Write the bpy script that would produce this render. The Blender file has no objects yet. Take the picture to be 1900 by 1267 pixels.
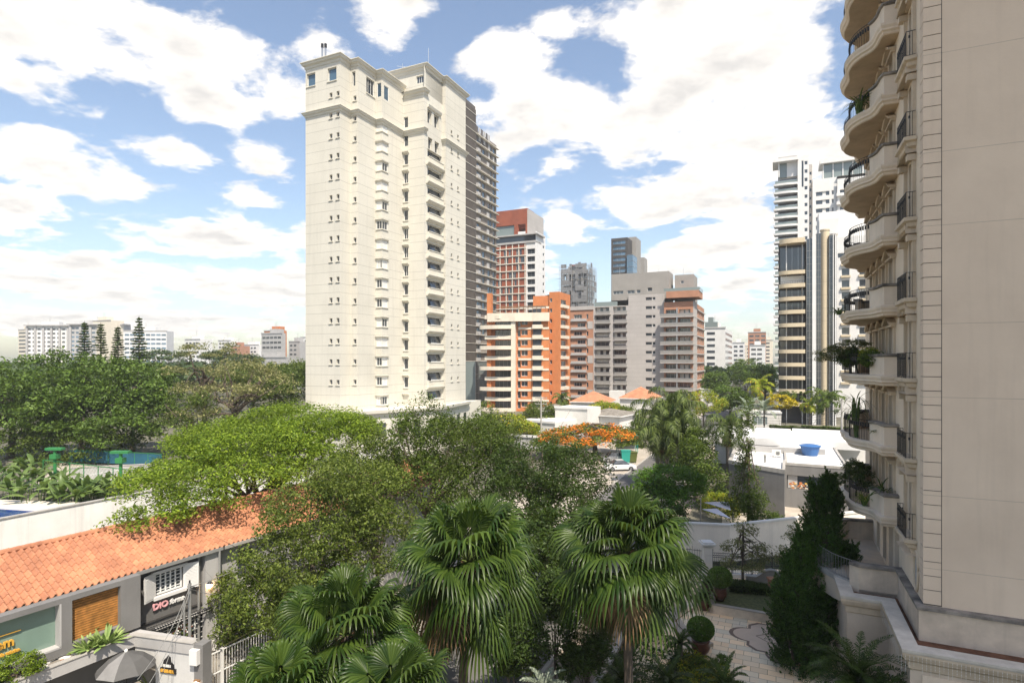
import bpy, math, random
import numpy as np
from mathutils import Vector, Matrix
R = math.radians
C = bpy.context.scene.collection
SC = bpy.context.scene
F, CX, HY, CZ = 1070.0, 950.0, 668.0, 15.0      # focal length and horizon in photo pixels, eye height
# ---------------------------------------------------------------- camera
cd = bpy.data.cameras.new('camera'); cam = bpy.data.objects.new('camera', cd); C.objects.link(cam)
cam.location = (0, 0, CZ); cam.rotation_euler = (R(90), 0, 0)
cd.sensor_width = 36; cd.lens = 36*F/1900; cd.shift_y = (HY-633.5)/1900
cd.clip_start = .1; cd.clip_end = 6000
SC.camera = cam
SC.view_settings.view_transform = 'Standard'; SC.view_settings.look = 'None'
SC.view_settings.gamma = 1; SC.view_settings.exposure = 1.8
try:
    SC.view_settings.use_white_balance = True; SC.view_settings.white_balance_temperature = 7050; SC.view_settings.white_balance_tint = 10
except Exception: pass
try:
    SC.cycles.max_bounces = 8; SC.cycles.transparent_max_bounces = 12
except Exception: pass
# ---------------------------------------------------------------- sun and sky
SUN_EL = R(57); SDX, SDY = .35, -.937                    # horizontal direction towards the sun
sl = bpy.data.lights.new('sun', 'SUN'); sun = bpy.data.objects.new('sun', sl); C.objects.link(sun)
sl.energy = 2.15; sl.angle = R(.53); sl.color = (1, .95, .87)
sd = Vector((SDX*math.cos(SUN_EL), SDY*math.cos(SUN_EL), math.sin(SUN_EL)))
sun.rotation_euler = sd.to_track_quat('Z', 'Y').to_euler()
W = bpy.data.worlds.new('World'); SC.world = W; W.use_nodes = True
nt = W.node_tree; N = nt.nodes; N.clear(); L = nt.links
def nd(t, **k):
    n = N.new(t)
    for a, b in k.items(): setattr(n, a, b)
    return n
def mth(op, a, b=None, c=None, clamp=False):
    n = N.new('ShaderNodeMath'); n.operation = op; n.use_clamp = clamp
    for i, v in enumerate((a, b, c)):
        if v is None: continue
        if isinstance(v, (int, float)): n.inputs[i].default_value = v
        else: L.new(v, n.inputs[i])
    return n.outputs[0]
sky = nd('ShaderNodeTexSky', sky_type='NISHITA', sun_disc=False)
sky.sun_elevation = SUN_EL; sky.sun_rotation = math.atan2(SDX, SDY)
sky.air_density = 1.0; sky.dust_density = 1.2; sky.ozone_density = 1.3
bg = nd('ShaderNodeBackground'); bg.inputs[1].default_value = .066
L.new(sky.outputs[0], bg.inputs[0])
tc = nd('ShaderNodeTexCoord'); sp = nd('ShaderNodeSeparateXYZ'); L.new(tc.outputs['Generated'], sp.inputs[0])
dx, dy, dz = sp.outputs
dzc = mth('MAXIMUM', dz, 0.0)
den = mth('ADD', dzc, .16)
cb = nd('ShaderNodeCombineXYZ'); L.new(mth('DIVIDE', dx, den), cb.inputs[0]); L.new(mth('DIVIDE', dy, den), cb.inputs[1])
def noise(scale, detail, rough, off=(0, 0, 0), dist=0.0):
    m = nd('ShaderNodeMapping'); m.inputs[1].default_value = off; L.new(cb.outputs[0], m.inputs[0])
    n = nd('ShaderNodeTexNoise'); n.inputs['Scale'].default_value = scale; n.inputs['Detail'].default_value = detail
    n.inputs['Roughness'].default_value = rough; n.inputs['Distortion'].default_value = dist
    L.new(m.outputs[0], n.inputs[0]); return n.outputs[0]
# cloud banks: direction (as photo column/row), width, height, weight
BANKS = [(90,60,330,100,1),(330,75,330,105,1),(560,70,130,110,.8),(40,150,130,60,.9),(720,30,95,95,.95),(400,190,150,45,.9),(520,110,110,70,.7),
 (60,290,190,70,1),(170,340,140,55,.9),(50,400,110,80,.9),(320,290,115,38,1),(500,305,90,42,1),(480,365,80,32,.9),(400,440,240,55,1),(250,420,130,40,.8),
 (150,520,330,60,1),(430,530,300,50,1),(250,600,500,40,.9),(700,480,200,60,.8),
 (960,110,110,65,1),(1010,210,150,110,1.1),(940,270,90,70,.9),(1120,210,90,90,1),(1020,60,60,35,.7),
 (1250,40,160,110,1.1),(1380,110,200,150,1.2),(1230,200,170,120,1.2),(1330,240,190,110,1.1),(1430,180,140,110,1),(1500,255,75,40,.9),
 (1200,380,130,60,1.1),(1330,340,160,75,1.1),(1350,440,170,75,1.1),(1250,480,160,40,.9),(1380,520,180,50,.9),(1040,420,60,50,.8),(970,480,80,60,.8),(1500,60,90,70,.8),
 (1660,300,200,200,.9),(-150,200,200,150,.9),(-200,450,250,120,.9),(2100,200,250,220,.9),(1350,600,260,40,.45)]
cloud = None
for (px, py, rw, rh, wt) in BANKS:
    ax, ez = (px-CX)/F, (HY-py)/F
    az = math.atan2(ax, 1); el = math.atan2(ez, math.hypot(ax, 1))
    raz = math.atan2(rw/F, 1+ax*ax); rel = math.atan(rh/F/(1+ax*ax)**.5)*math.cos(el)**2
    a = mth('DIVIDE', mth('SUBTRACT', mth('ARCTAN2', dx, dy), az), raz)
    b = mth('DIVIDE', mth('SUBTRACT', mth('ARCSINE', dz), el), rel)
    g = mth('MULTIPLY', mth('EXPONENT', mth('MULTIPLY', mth('ADD', mth('MULTIPLY', a, a), mth('MULTIPLY', b, b)), -1.15)), wt)
    cloud = g if cloud is None else mth('MAXIMUM', cloud, g)
n1 = noise(2.9, 10, .60, (3.1, 1.7, 0), .25)
n2 = noise(6.5, 7, .6, (0.3, 9.7, 2))
nn = mth('ADD', mth('MULTIPLY', mth('SUBTRACT', n1, .5), 2.5), mth('MULTIPLY', mth('SUBTRACT', n2, .5), 1.1))
dn = mth('SUBTRACT', mth('ADD', cloud, nn), .49)
cov = mth('MULTIPLY', mth('DIVIDE', dn, .26, clamp=True), 1.0)
cr = nd('ShaderNodeMapRange', interpolation_type='SMOOTHSTEP'); L.new(dn, cr.inputs[0])
cr.inputs[1].default_value = -.10; cr.inputs[2].default_value = .26; cr.inputs[3].default_value = 0; cr.inputs[4].default_value = .97
# thicker cloud reads a little greyer
n3 = noise(4.6, 8, .6, (7.7, 2.2, 5))
sh = mth('MULTIPLY', mth('SUBTRACT', mth('ADD', mth('MULTIPLY', dn, .45), mth('MULTIPLY', n3, 1.7)), .90), 2.0, clamp=True)
ccol = nd('ShaderNodeMix', data_type='RGBA'); L.new(sh, ccol.inputs[0])
ccol.inputs[6].default_value = (1, .99, .985, 1); ccol.inputs[7].default_value = (.64, .645, .66, 1)
bg2 = nd('ShaderNodeBackground'); L.new(ccol.outputs[2], bg2.inputs[0]); bg2.inputs[1].default_value = .38
mx = nd('ShaderNodeMixShader'); L.new(cr.outputs[0], mx.inputs[0]); L.new(bg.outputs[0], mx.inputs[1]); L.new(bg2.outputs[0], mx.inputs[2])
wo = nd('ShaderNodeOutputWorld'); L.new(mx.outputs[0], wo.inputs[0])
# ---------------------------------------------------------------- helpers: geometry
def at(px, py, Y): return Vector(((px-CX)/F*Y, Y, CZ+(HY-py)/F*Y))
def gz(px, py, z):                                      # point of height z seen at photo column/row
    Y = (CZ-z)*F/(py-HY); return at(px, py, Y)
def zat(py, Y): return CZ+(HY-py)/F*Y
def v2(p): return Vector((p[0], p[1]))
TH = R(24.6); U = Vector((math.sin(TH), math.cos(TH))); WW = Vector((math.cos(TH), -math.sin(TH)))
def hit(P, d, px):
    k = (px-CX)/F; t = (k*P[1]-P[0])/(d[0]-k*d[1]); return v2(P)+d*t
class MB:
    def __init__(s): s.v = []; s.f = []; s.m = []; s.mi = 0
    def V(s, *p):
        n = len(s.v); s.v += [tuple(q) for q in p]; return n
    def face(s, *p):
        n = s.V(*p); s.f.append(tuple(range(n, n+len(p)))); s.m.append(s.mi); return s
    def hexa(s, b, t):                                  # two rings, bottom and top, same order (ccw from above)
        k = len(b); n = s.V(*b, *t)
        for i in range(k):
            j = (i+1) % k; s.f.append((n+i, n+j, n+k+j, n+k+i)); s.m.append(s.mi)
        s.f.append(tuple(n+k+i for i in range(k))); s.f.append(tuple(n+i for i in reversed(range(k)))); s.m += [s.mi]*2
        return s
    def box(s, x0, x1, y0, y1, z0, z1):
        r = [(x0, y0), (x1, y0), (x1, y1), (x0, y1)]
        return s.hexa([(x, y, z0) for x, y in r], [(x, y, z1) for x, y in r])
    def obox(s, p, d, n, a0, a1, b0, b1, z0, z1):       # box along d (a) and n (b) from plan point p
        r = [v2(p)+d*a+n*b for a, b in ((a0, b0), (a1, b0), (a1, b1), (a0, b1))]
        if (r[1]-r[0]).cross(r[2]-r[1]) < 0: r.reverse()
        return s.hexa([(q.x, q.y, z0) for q in r], [(q.x, q.y, z1) for q in r])
    def prism(s, pts, z0, z1):
        pts = [v2(p) for p in pts]
        ar = sum(pts[i].cross(pts[(i+1) % len(pts)]) for i in range(len(pts)))
        if ar < 0: pts.reverse()
        return s.hexa([(q.x, q.y, z0) for q in pts], [(q.x, q.y, z1) for q in pts])
    def bar(s, a, b, r, k=4, r2=None):
        a, b = Vector(a), Vector(b); d = b-a
        if d.length < 1e-6: return s
        q = d.to_track_quat('Z', 'Y'); r2 = r if r2 is None else r2
        ra, rb = [], []
        for i in range(k):
            t = 2*math.pi*(i+.5)/k; o = q @ Vector((math.cos(t), math.sin(t), 0))
            ra.append(a+o*r); rb.append(b+o*r2)
        return s.hexa(ra, rb)
    def path(s, pts, rad, k=6):                         # tapered tube through points
        pts = [Vector(p) for p in pts]; rings = []
        for i, p in enumerate(pts):
            d = pts[min(i+1, len(pts)-1)]-pts[max(i-1, 0)]
            q = d.to_track_quat('Z', 'Y'); r = rad[i] if isinstance(rad, (list, tuple)) else rad
            rings.append([p+(q @ Vector((math.cos(2*math.pi*j/k), math.sin(2*math.pi*j/k), 0)))*r for j in range(k)])
        n = s.V(*[p for rg in rings for p in rg])
        for i in range(len(rings)-1):
            for j in range(k):
                a = n+i*k; b = a+k; s.f.append((a+j, a+(j+1) % k, b+(j+1) % k, b+j)); s.m.append(s.mi)
        for st in (0, len(rings)-1):
            s.f.append(tuple(n+st*k+j for j in (range(k) if st else reversed(range(k))))); s.m.append(s.mi)
        return s
    def lathe(s, c, prof, k=16):                        # prof: (radius, z)
        c = Vector(c); n = s.V(*[c+Vector((math.cos(2*math.pi*j/k)*r, math.sin(2*math.pi*j/k)*r, z)) for r, z in prof for j in range(k)])
        for i in range(len(prof)-1):
            for j in range(k):
                a = n+i*k; b = a+k; s.f.append((a+j, a+(j+1) % k, b+(j+1) % k, b+j)); s.m.append(s.mi)
        s.f.append(tuple(n+j for j in reversed(range(k)))); s.m.append(s.mi)
        s.f.append(tuple(n+(len(prof)-1)*k+j for j in range(k))); s.m.append(s.mi)
        return s
    def sweep(s, path, prof, closed=False, cap=True):   # prof: (outward, z); outward = right of the walking direction
        P = [v2(p) for p in path]; n = len(P); offs = []
        for i in range(n):
            d0 = (P[i]-P[i-1]).normalized() if (i > 0 or closed) else None
            d1 = (P[(i+1) % n]-P[i]).normalized() if (i < n-1 or closed) else None
            d0 = d0 or d1; d1 = d1 or d0
            a = Vector((d0.y, -d0.x)); b = Vector((d1.y, -d1.x)); m = (a+b)
            m = m/m.length if m.length > 1e-6 else a
            offs.append(m/max(.35, m.dot(a)))
        k = len(prof); st = s.V(*[(P[i].x+offs[i].x*o, P[i].y+offs[i].y*o, z) for i in range(n) for o, z in prof])
        for i in range(n if closed else n-1):
            j = (i+1) % n
            for q in range(k-1):
                s.f.append((st+i*k+q, st+j*k+q, st+j*k+q+1, st+i*k+q+1)); s.m.append(s.mi)
        if cap and not closed:
            s.f.append(tuple(st+q for q in range(k))); s.f.append(tuple(st+(n-1)*k+q for q in reversed(range(k)))); s.m += [s.mi]*2
        return s
    def build(s, name, mats, parent=None, org=None, smooth=False):
        if parent is not None and org is None: org = parent.get('_o', None) or (0, 0, 0)
        o3 = np.array(org if org is not None else (0, 0, 0), dtype=float)
        me = bpy.data.meshes.new(name)
        me.from_pydata((np.array(s.v, dtype=float)-o3).tolist() if s.v else [], [], s.f)
        for m in (mats if isinstance(mats, (list, tuple)) else [mats]): me.materials.append(m)
        me.polygons.foreach_set('material_index', s.m)
        if smooth: me.polygons.foreach_set('use_smooth', [True]*len(s.f))
        me.update()
        o = bpy.data.objects.new(name, me); C.objects.link(o)
        if parent is not None: o.parent = parent; o['_o'] = tuple(o3)
        else: o.location = tuple(o3); o['_o'] = tuple(o3)
        return o
USED = set()
def tag(o, label=None, cat=None, group=None, kind=None):
    if label: o['label'] = label
    if cat: o['category'] = cat
    if group: o['group'] = group
    if kind: o['kind'] = kind
    return o
def thing(name, loc, label, cat, group=None):
    o = bpy.data.objects.new(name, None); C.objects.link(o); o.location = tuple(loc); o['_o'] = tuple(float(q) for q in loc)
    o.empty_display_size = .3
    return tag(o, label, cat, group)
def copy_tree(o, parent=None):
    c = o.copy(); C.objects.link(c); c.parent = parent
    for ch in list(o.children): copy_tree(ch, c)
    return c
def raw(name, verts, faces4, mat, parent=None, org=(0, 0, 0), smooth=False, mi=None, mats=None):
    """big mesh from numpy arrays; faces4: (n,4) or (n,3)"""
    verts = np.asarray(verts, dtype=np.float32)-np.asarray(org, dtype=np.float32); faces4 = np.asarray(faces4, dtype=np.int32)
    k = faces4.shape[1]; me = bpy.data.meshes.new(name)
    me.vertices.add(len(verts)); me.vertices.foreach_set('co', verts.ravel())
    me.loops.add(faces4.size); me.loops.foreach_set('vertex_index', faces4.ravel())
    me.polygons.add(len(faces4)); me.polygons.foreach_set('loop_start', np.arange(0, faces4.size, k, dtype=np.int32))
    me.polygons.foreach_set('loop_total', np.full(len(faces4), k, dtype=np.int32))
    for m in (mats or [mat]): me.materials.append(m)
    if mi is not None: me.polygons.foreach_set('material_index', np.asarray(mi, dtype=np.int32))
    if smooth: me.polygons.foreach_set('use_smooth', np.ones(len(faces4), dtype=bool))
    me.update(calc_edges=True)
    o = bpy.data.objects.new(name, me); C.objects.link(o)
    if parent is not None: o.parent = parent
    else: o.location = org
    return o
# ---------------------------------------------------------------- materials
def mat(name, col, rough=.8, var=.12, scale=.6, col2=None, bump=0., bscale=8., metal=0., streak=0., lines=None, linew=.03, island=0., spec=.4, coat=0.):
    m = bpy.data.materials.new(name); m.use_nodes = True; t = m.node_tree; n = t.nodes; l = t.links
    b = n['Principled BSDF']; b.inputs['Roughness'].default_value = rough; b.inputs['Metallic'].default_value = metal
    b.inputs['Specular IOR Level'].default_value = spec
    if coat: b.inputs['Coat Weight'].default_value = coat
    def M(op, a, c=None, clamp=False):
        q = n.new('ShaderNodeMath'); q.operation = op; q.use_clamp = clamp
        for i, v in enumerate((a, c)):
            if v is None: continue
            if isinstance(v, (int, float)): q.inputs[i].default_value = v
            else: l.new(v, q.inputs[i])
        return q.outputs[0]
    g = n.new('ShaderNodeNewGeometry'); pos = g.outputs['Position']
    def nz(sc, det=5, stretch=None, ro=.6):
        src = pos
        if stretch:
            mp = n.new('ShaderNodeMapping'); mp.inputs[3].default_value = stretch; l.new(pos, mp.inputs[0]); src = mp.outputs[0]
        x = n.new('ShaderNodeTexNoise'); x.inputs['Scale'].default_value = sc; x.inputs['Detail'].default_value = det; x.inputs['Roughness'].default_value = ro
        l.new(src, x.inputs[0]); return x.outputs[0]
    c2 = col2 or tuple(max(0, c*(1-var*2.2)) for c in col)
    def mixc(fac, a, c, bt='MIX'):
        q = n.new('ShaderNodeMix'); q.data_type = 'RGBA'; q.blend_type = bt
        if isinstance(fac, (int, float)): q.inputs[0].default_value = fac
        else: l.new(fac, q.inputs[0])
        for i, v in ((6, a), (7, c)):
            if isinstance(v, tuple): q.inputs[i].default_value = (*v[:3], 1)
            else: l.new(v, q.inputs[i])
        return q.outputs[2]
    f = M('MULTIPLY', M('SUBTRACT', nz(scale), .35), 2.6, True)
    cc = mixc(f, col, c2)
    if streak:
        st = M('MULTIPLY', M('SUBTRACT', nz(1.0, 6, (2.2, 2.2, .12)), .5), 3.0*streak, True)
        cc = mixc(st, cc, tuple(c*.45 for c in col))
    if island:
        ri = g.outputs['Random Per Island']
        cc = mixc(M('MULTIPLY', ri, island), cc, c2)
    if lines:                                            # horizontal joints every lines[0] m (list of offsets)
        per, offs = lines; sx = n.new('ShaderNodeSeparateXYZ'); l.new(pos, sx.inputs[0]); acc = None
        for o in offs:
            fr = M('MODULO', M('ADD', sx.outputs[2], 300*per-o), per); q = M('LESS_THAN', fr, linew)
            acc = q if acc is None else M('MAXIMUM', acc, q)
        cc = mixc(acc, cc, tuple(c*.62 for c in col))
    l.new(cc, b.inputs['Base Color'])
    if bump:
        bp = n.new('ShaderNodeBump'); bp.inputs['Strength'].default_value = bump; bp.inputs['Distance'].default_value = .02
        l.new(nz(bscale, 6), bp.inputs['Height']); l.new(bp.outputs[0], b.inputs['Normal'])
    return m
def glassmat(name, col, rough=.06, spec=.9, metal=0.):
    m = bpy.data.materials.new(name); m.use_nodes = True; n = m.node_tree.nodes; l = m.node_tree.links; b = n['Principled BSDF']
    g = n.new('ShaderNodeNewGeometry'); q = n.new('ShaderNodeMix'); q.data_type = 'RGBA'; l.new(g.outputs['Random Per Island'], q.inputs[0])
    q.inputs[6].default_value = (*[c*.6 for c in col], 1); q.inputs[7].default_value = (*[min(1, c*1.7) for c in col], 1); l.new(q.outputs[2], b.inputs['Base Color'])
    b.inputs['Roughness'].default_value = rough; b.inputs['Specular IOR Level'].default_value = spec; b.inputs['Metallic'].default_value = metal
    return m
def leafmat(name, c1, c2, trans=.3, rough=.5, c3=None):
    m = bpy.data.materials.new(name); m.use_nodes = True; n = m.node_tree.nodes; l = m.node_tree.links; b = n['Principled BSDF']
    g = n.new('ShaderNodeNewGeometry'); rp = n.new('ShaderNodeValToRGB'); l.new(g.outputs['Random Per Island'], rp.inputs[0])
    e = rp.color_ramp.elements; e[0].color = (*c1, 1); e[0].position = .1; e[1].color = (*c2, 1); e[1].position = .85
    if c3: q = e.new(.97); q.color = (*c3, 1)
    x = n.new('ShaderNodeTexNoise'); x.inputs['Scale'].default_value = .45; x.inputs['Detail'].default_value = 3; l.new(g.outputs['Position'], x.inputs[0])
    hs = n.new('ShaderNodeHueSaturation'); l.new(rp.outputs[0], hs.inputs['Color'])
    mr = n.new('ShaderNodeMapRange'); l.new(x.outputs[0], mr.inputs[0]); mr.inputs[1].default_value = .3; mr.inputs[2].default_value = .7; mr.inputs[3].default_value = .72; mr.inputs[4].default_value = 1.3
    l.new(mr.outputs[0], hs.inputs['Value']); l.new(hs.outputs[0], b.inputs['Base Color'])
    b.inputs['Roughness'].default_value = rough; b.inputs['Specular IOR Level'].default_value = .22
    tr = n.new('ShaderNodeBsdfTranslucent'); mixc = n.new('ShaderNodeMix'); mixc.data_type = 'RGBA'; mixc.inputs[0].default_value = .5
    l.new(hs.outputs[0], mixc.inputs[6]); mixc.inputs[7].default_value = (.22, .32, .03, 1); l.new(mixc.outputs[2], tr.inputs[0])
    ms = n.new('ShaderNodeMixShader'); ms.inputs[0].default_value = trans; l.new(b.outputs[0], ms.inputs[1]); l.new(tr.outputs[0], ms.inputs[2])
    l.new(ms.outputs[0], n['Material Output'].inputs[0]); return m
M = dict(
 twhite=mat('tower_render', (.60, .575, .505), .85, .06, .15, streak=.22, lines=(3.08, (.45, 1.75)), linew=.06),
 ttrim=mat('tower_trim', (.62, .59, .515), .8, .05, .4),
 dglass=glassmat('dark_glass', (.035, .042, .05)), bglass=glassmat('blue_glass', (.06, .11, .16)), gglass=glassmat('green_glass', (.15, .18, .175), .12, .6),
 blind=mat('white_blind', (.74, .72, .68), .6, .05, 3), wframe=mat('white_frame', (.74, .74, .72), .5, .03, 3),
 beige=mat('beige_render', (.73, .58, .44), .9, .07, .30, col2=(.62, .485, .365), streak=.22, bump=.3, bscale=5, lines=(6.2, (1.25, 3.9)), linew=.018),
 bside=mat('beige_facade', (.76, .62, .47), .85, .06, .5, streak=.15, bump=.2),
 bmold=mat('beige_moulding', (.64, .51, .37), .8, .12, 1.2, streak=.5, bump=.2),
 bstain=mat('stained_coping', (.30, .26, .22), .9, .3, 1.6, col2=(.05, .045, .04), streak=.8),
 iron=mat('black_iron', (.015, .016, .018), .5, .1), dark=mat('dark_interior', (.02, .019, .018), .8, .1),
 white=mat('white_paint', (.70, .69, .67), .6, .05, .5, streak=.05), white2=mat('white_wall', (.66, .64, .60), .85, .08, .5, streak=.25),
 roofw=mat('white_roof', (.70, .69, .67), .7, .06, .5), grey=mat('grey_render', (.19, .185, .18), .85, .12, .5, streak=.3),
 lgrey=mat('light_grey_render', (.42, .41, .40), .85, .08, .5, streak=.25), dgrey=mat('dark_grey_render', (.07, .066, .064), .85, .15, .4, streak=.2),
 conc=mat('concrete', (.40, .38, .35), .9, .15, .8, streak=.5, bump=.3), concd=mat('dirty_concrete', (.26, .235, .20), .9, .3, 1.4, col2=(.10, .085, .07), streak=.6),
 orange=mat('orange_brick', (.56, .20, .075), .85, .10, .6, streak=.1, lines=(.3, (0,)), linew=.02), cream=mat('cream_band', (.68, .61, .50), .8, .06, .5, streak=.2),
 tile=mat('clay_tile', (.56, .25, .135), .85, .3, .9, col2=(.30, .125, .07), island=.55, streak=.35, bump=.3), gwall=mat('tower_grey_wall', (.43, .405, .385), .85, .07, .2, streak=.15, lines=(3.05, (0, 1.5)), linew=.05),
 gtop=mat('plain_grey_wall', (.30, .285, .265), .85, .08, .2, streak=.15), brickp=mat('pale_brick', (.42, .21, .13), .85, .10, .5, streak=.1),
 redp=mat('rust_panel', (.30, .085, .045), .6, .15, .4), brown=mat('brown_louvre', (.115, .10, .088), .6, .15, .5), brownl=mat('grey_brown_wall', (.22, .19, .165), .8, .1, .5),
 netm=mat('scaffold_net', (.24, .24, .245), .9, .2, .3), green=mat('green_paint', (.03, .20, .06), .5, .1), court=mat('blue_net', (.012, .10, .15), .7, .2),
 asphalt=mat('asphalt', (.13, .125, .12), .9, .15, .4, bump=.3, bscale=30), pave=mat('pale_paving', (.42, .37, .31), .9, .15, .6, bump=.2),
 walk=mat('sidewalk', (.33, .27, .22), .9, .2, 2.5, bump=.3, bscale=20), soil=mat('red_soil', (.17, .075, .04), .95, .3, 3, bump=.6, bscale=30),
 ground=mat('ground', (.16, .15, .11), .95, .3, .05, bump=.2), bark=mat('bark', (.13, .10, .075), .9, .3, 3, bump=.8, bscale=14), barkg=mat('grey_bark', (.20, .17, .14), .9, .25, 2, bump=.6, bscale=10),
 terra=mat('terracotta', (.13, .05, .03), .35, .25, 4), blue=mat('blue_plastic', (.04, .14, .36), .4, .1), alu=mat('aluminium', (.45, .46, .47), .35, .1, metal=.8),
 pipe=mat('pipe', (.25, .25, .24), .5, .1), wood=mat('slat_wood', (.48, .20, .05), .6, .2, 6, lines=(.055, (0,)), linew=.018), gpanel=mat('green_panel', (.20, .29, .24), .15, .1, .5, spec=.7),
 gold=mat('gold_letters', (.70, .38, .06), .4, .05), pink=mat('pink_letters', (.75, .38, .40), .5, .05), black=mat('black_plastic', (.02, .02, .022), .5, .1),
 umb=mat('umbrella_cloth', (.10, .098, .095), .85, .1, 2), umbl=mat('umbrella_cloth_faded', (.21, .205, .20), .85, .1, 2), sail=mat('sail_cloth', (.55, .54, .60), .8, .05),
 teal=mat('teal_paint', (.02, .30, .24), .5, .1), olive=mat('olive_paint', (.10, .12, .03), .5, .1), carw=mat('car_paint', (.72, .72, .72), .25, .03, coat=1.), cars=mat('car_silver', (.40, .41, .43), .3, .03, metal=.5, coat=1.), carb=mat('car_blue', (.02, .05, .12), .25, .03, coat=1.),
 tyre=mat('tyre', (.02, .02, .02), .9, .1), pool=mat('pool_water', (.008, .03, .16), .08, .2, 1.5, col2=(.02, .06, .26), spec=.8), deck=mat('pool_deck', (.62, .57, .50), .85, .1, 1),
 wd=mat('weathered_wood', (.30, .17, .09), .8, .25, 3), beigec=mat('beige_column', (.60, .50, .35), .6, .06, .5, lines=(3.0, (0,)), linew=.06),
)
def emis(name, col, st):
    m = bpy.data.materials.new(name); m.use_nodes = True; b = m.node_tree.nodes['Principled BSDF']
    b.inputs['Base Color'].default_value = (*col, 1); b.inputs['Emission Color'].default_value = (*col, 1); b.inputs['Emission Strength'].default_value = st; return m
M['lamp'] = emis('lamp_glow', (1, .62, .28), 12)
LF = dict(
 dense=leafmat('leaf_dense', (.04, .078, .012), (.12, .19, .035)), olive=leafmat('leaf_olive', (.04, .066, .010), (.15, .19, .035), .3),
 lime=leafmat('leaf_lime', (.065, .12, .012), (.22, .30, .03), .36), limey=leafmat('leaf_limey', (.17, .22, .014), (.34, .38, .04), .38, c3=(.55, .33, .02)),
 dark=leafmat('leaf_dark', (.016, .034, .007), (.055, .09, .018), .28), mid=leafmat('leaf_mid', (.028, .052, .008), (.11, .155, .026), .3),
 rust=leafmat('leaf_rust', (.11, .12, .045), (.28, .26, .115), .3), fan=leafmat('leaf_fan', (.016, .038, .007), (.06, .098, .018), .26, .36),
 feather=leafmat('leaf_feather', (.018, .036, .008), (.13, .17, .045), .2), dead=leafmat('leaf_dead', (.10, .06, .03), (.25, .16, .08), .1),
 flame=leafmat('flower_flame', (.62, .14, .015), (.80, .26, .03), .3), yel=leafmat('flower_yellow', (.45, .36, .02), (.60, .45, .04), .3),
 conif=leafmat('leaf_conifer', (.016, .045, .006), (.065, .13, .018), .18), banana=leafmat('leaf_banana', (.055, .10, .025), (.16, .23, .07), .3, .35),
 agave=leafmat('leaf_agave', (.16, .25, .07), (.33, .42, .15), .2), turf=leafmat('leaf_turf', (.03, .06, .012), (.08, .12, .025), .2), bright=leafmat('leaf_bright', (.025, .075, .008), (.09, .18, .02), .3),
 silver=leafmat('leaf_silver', (.16, .20, .15), (.32, .36, .28), .2), far=leafmat('leaf_far', (.035, .06, .025), (.08, .12, .045), .2))
# ---------------------------------------------------------------- building framework
# local facade frame: d along the wall (left to right seen from outside), outward normal n = (dy,-dx)
SPLIT = dict(balcony_panels='balcony_panel', louvre_panels='louvre_panel', floor_slabs='floor_slab', bands='band', sills='sill', pale_panels='pale_panel', floor_bands='floor_band', side_bands='side_band',
 balcony_bands='balcony_band', planter_boxes='planter_box', stone_blocks='stone_block', grey_shaft='shaft', window_hood_pair='window_hood', copings='coping', parapets='parapet', quoin_blocks='quoin', antennas='antenna', string_courses='string_course', pier='pier', stair_shafts='stair_shaft', raised_roof='raised_roof', sill='sill', roof_slabs='roof_slab', roof_parts='roof_part', glass_parapets='glass_parapet', entrance='entrance', drain_pipe='drain_pipe', window_trims='window_trim')
def islands(mb):
    par = list(range(len(mb.v)))
    def fd(a):
        while par[a] != a: par[a] = par[par[a]]; a = par[a]
        return a
    for f in mb.f:
        r = fd(f[0])
        for i in f[1:]: par[fd(i)] = r
    grp = {}
    for f, m in zip(mb.f, mb.m): grp.setdefault(fd(f[0]), []).append((f, m))
    out = []
    for fs in grp.values():
        b = MB(); mp = {}
        for f, m in fs:
            for i in f:
                if i not in mp: mp[i] = len(b.v); b.v.append(mb.v[i])
            b.f.append(tuple(mp[i] for i in f)); b.m.append(m)
        out.append(b)
    return out
WMESH = {}
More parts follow.
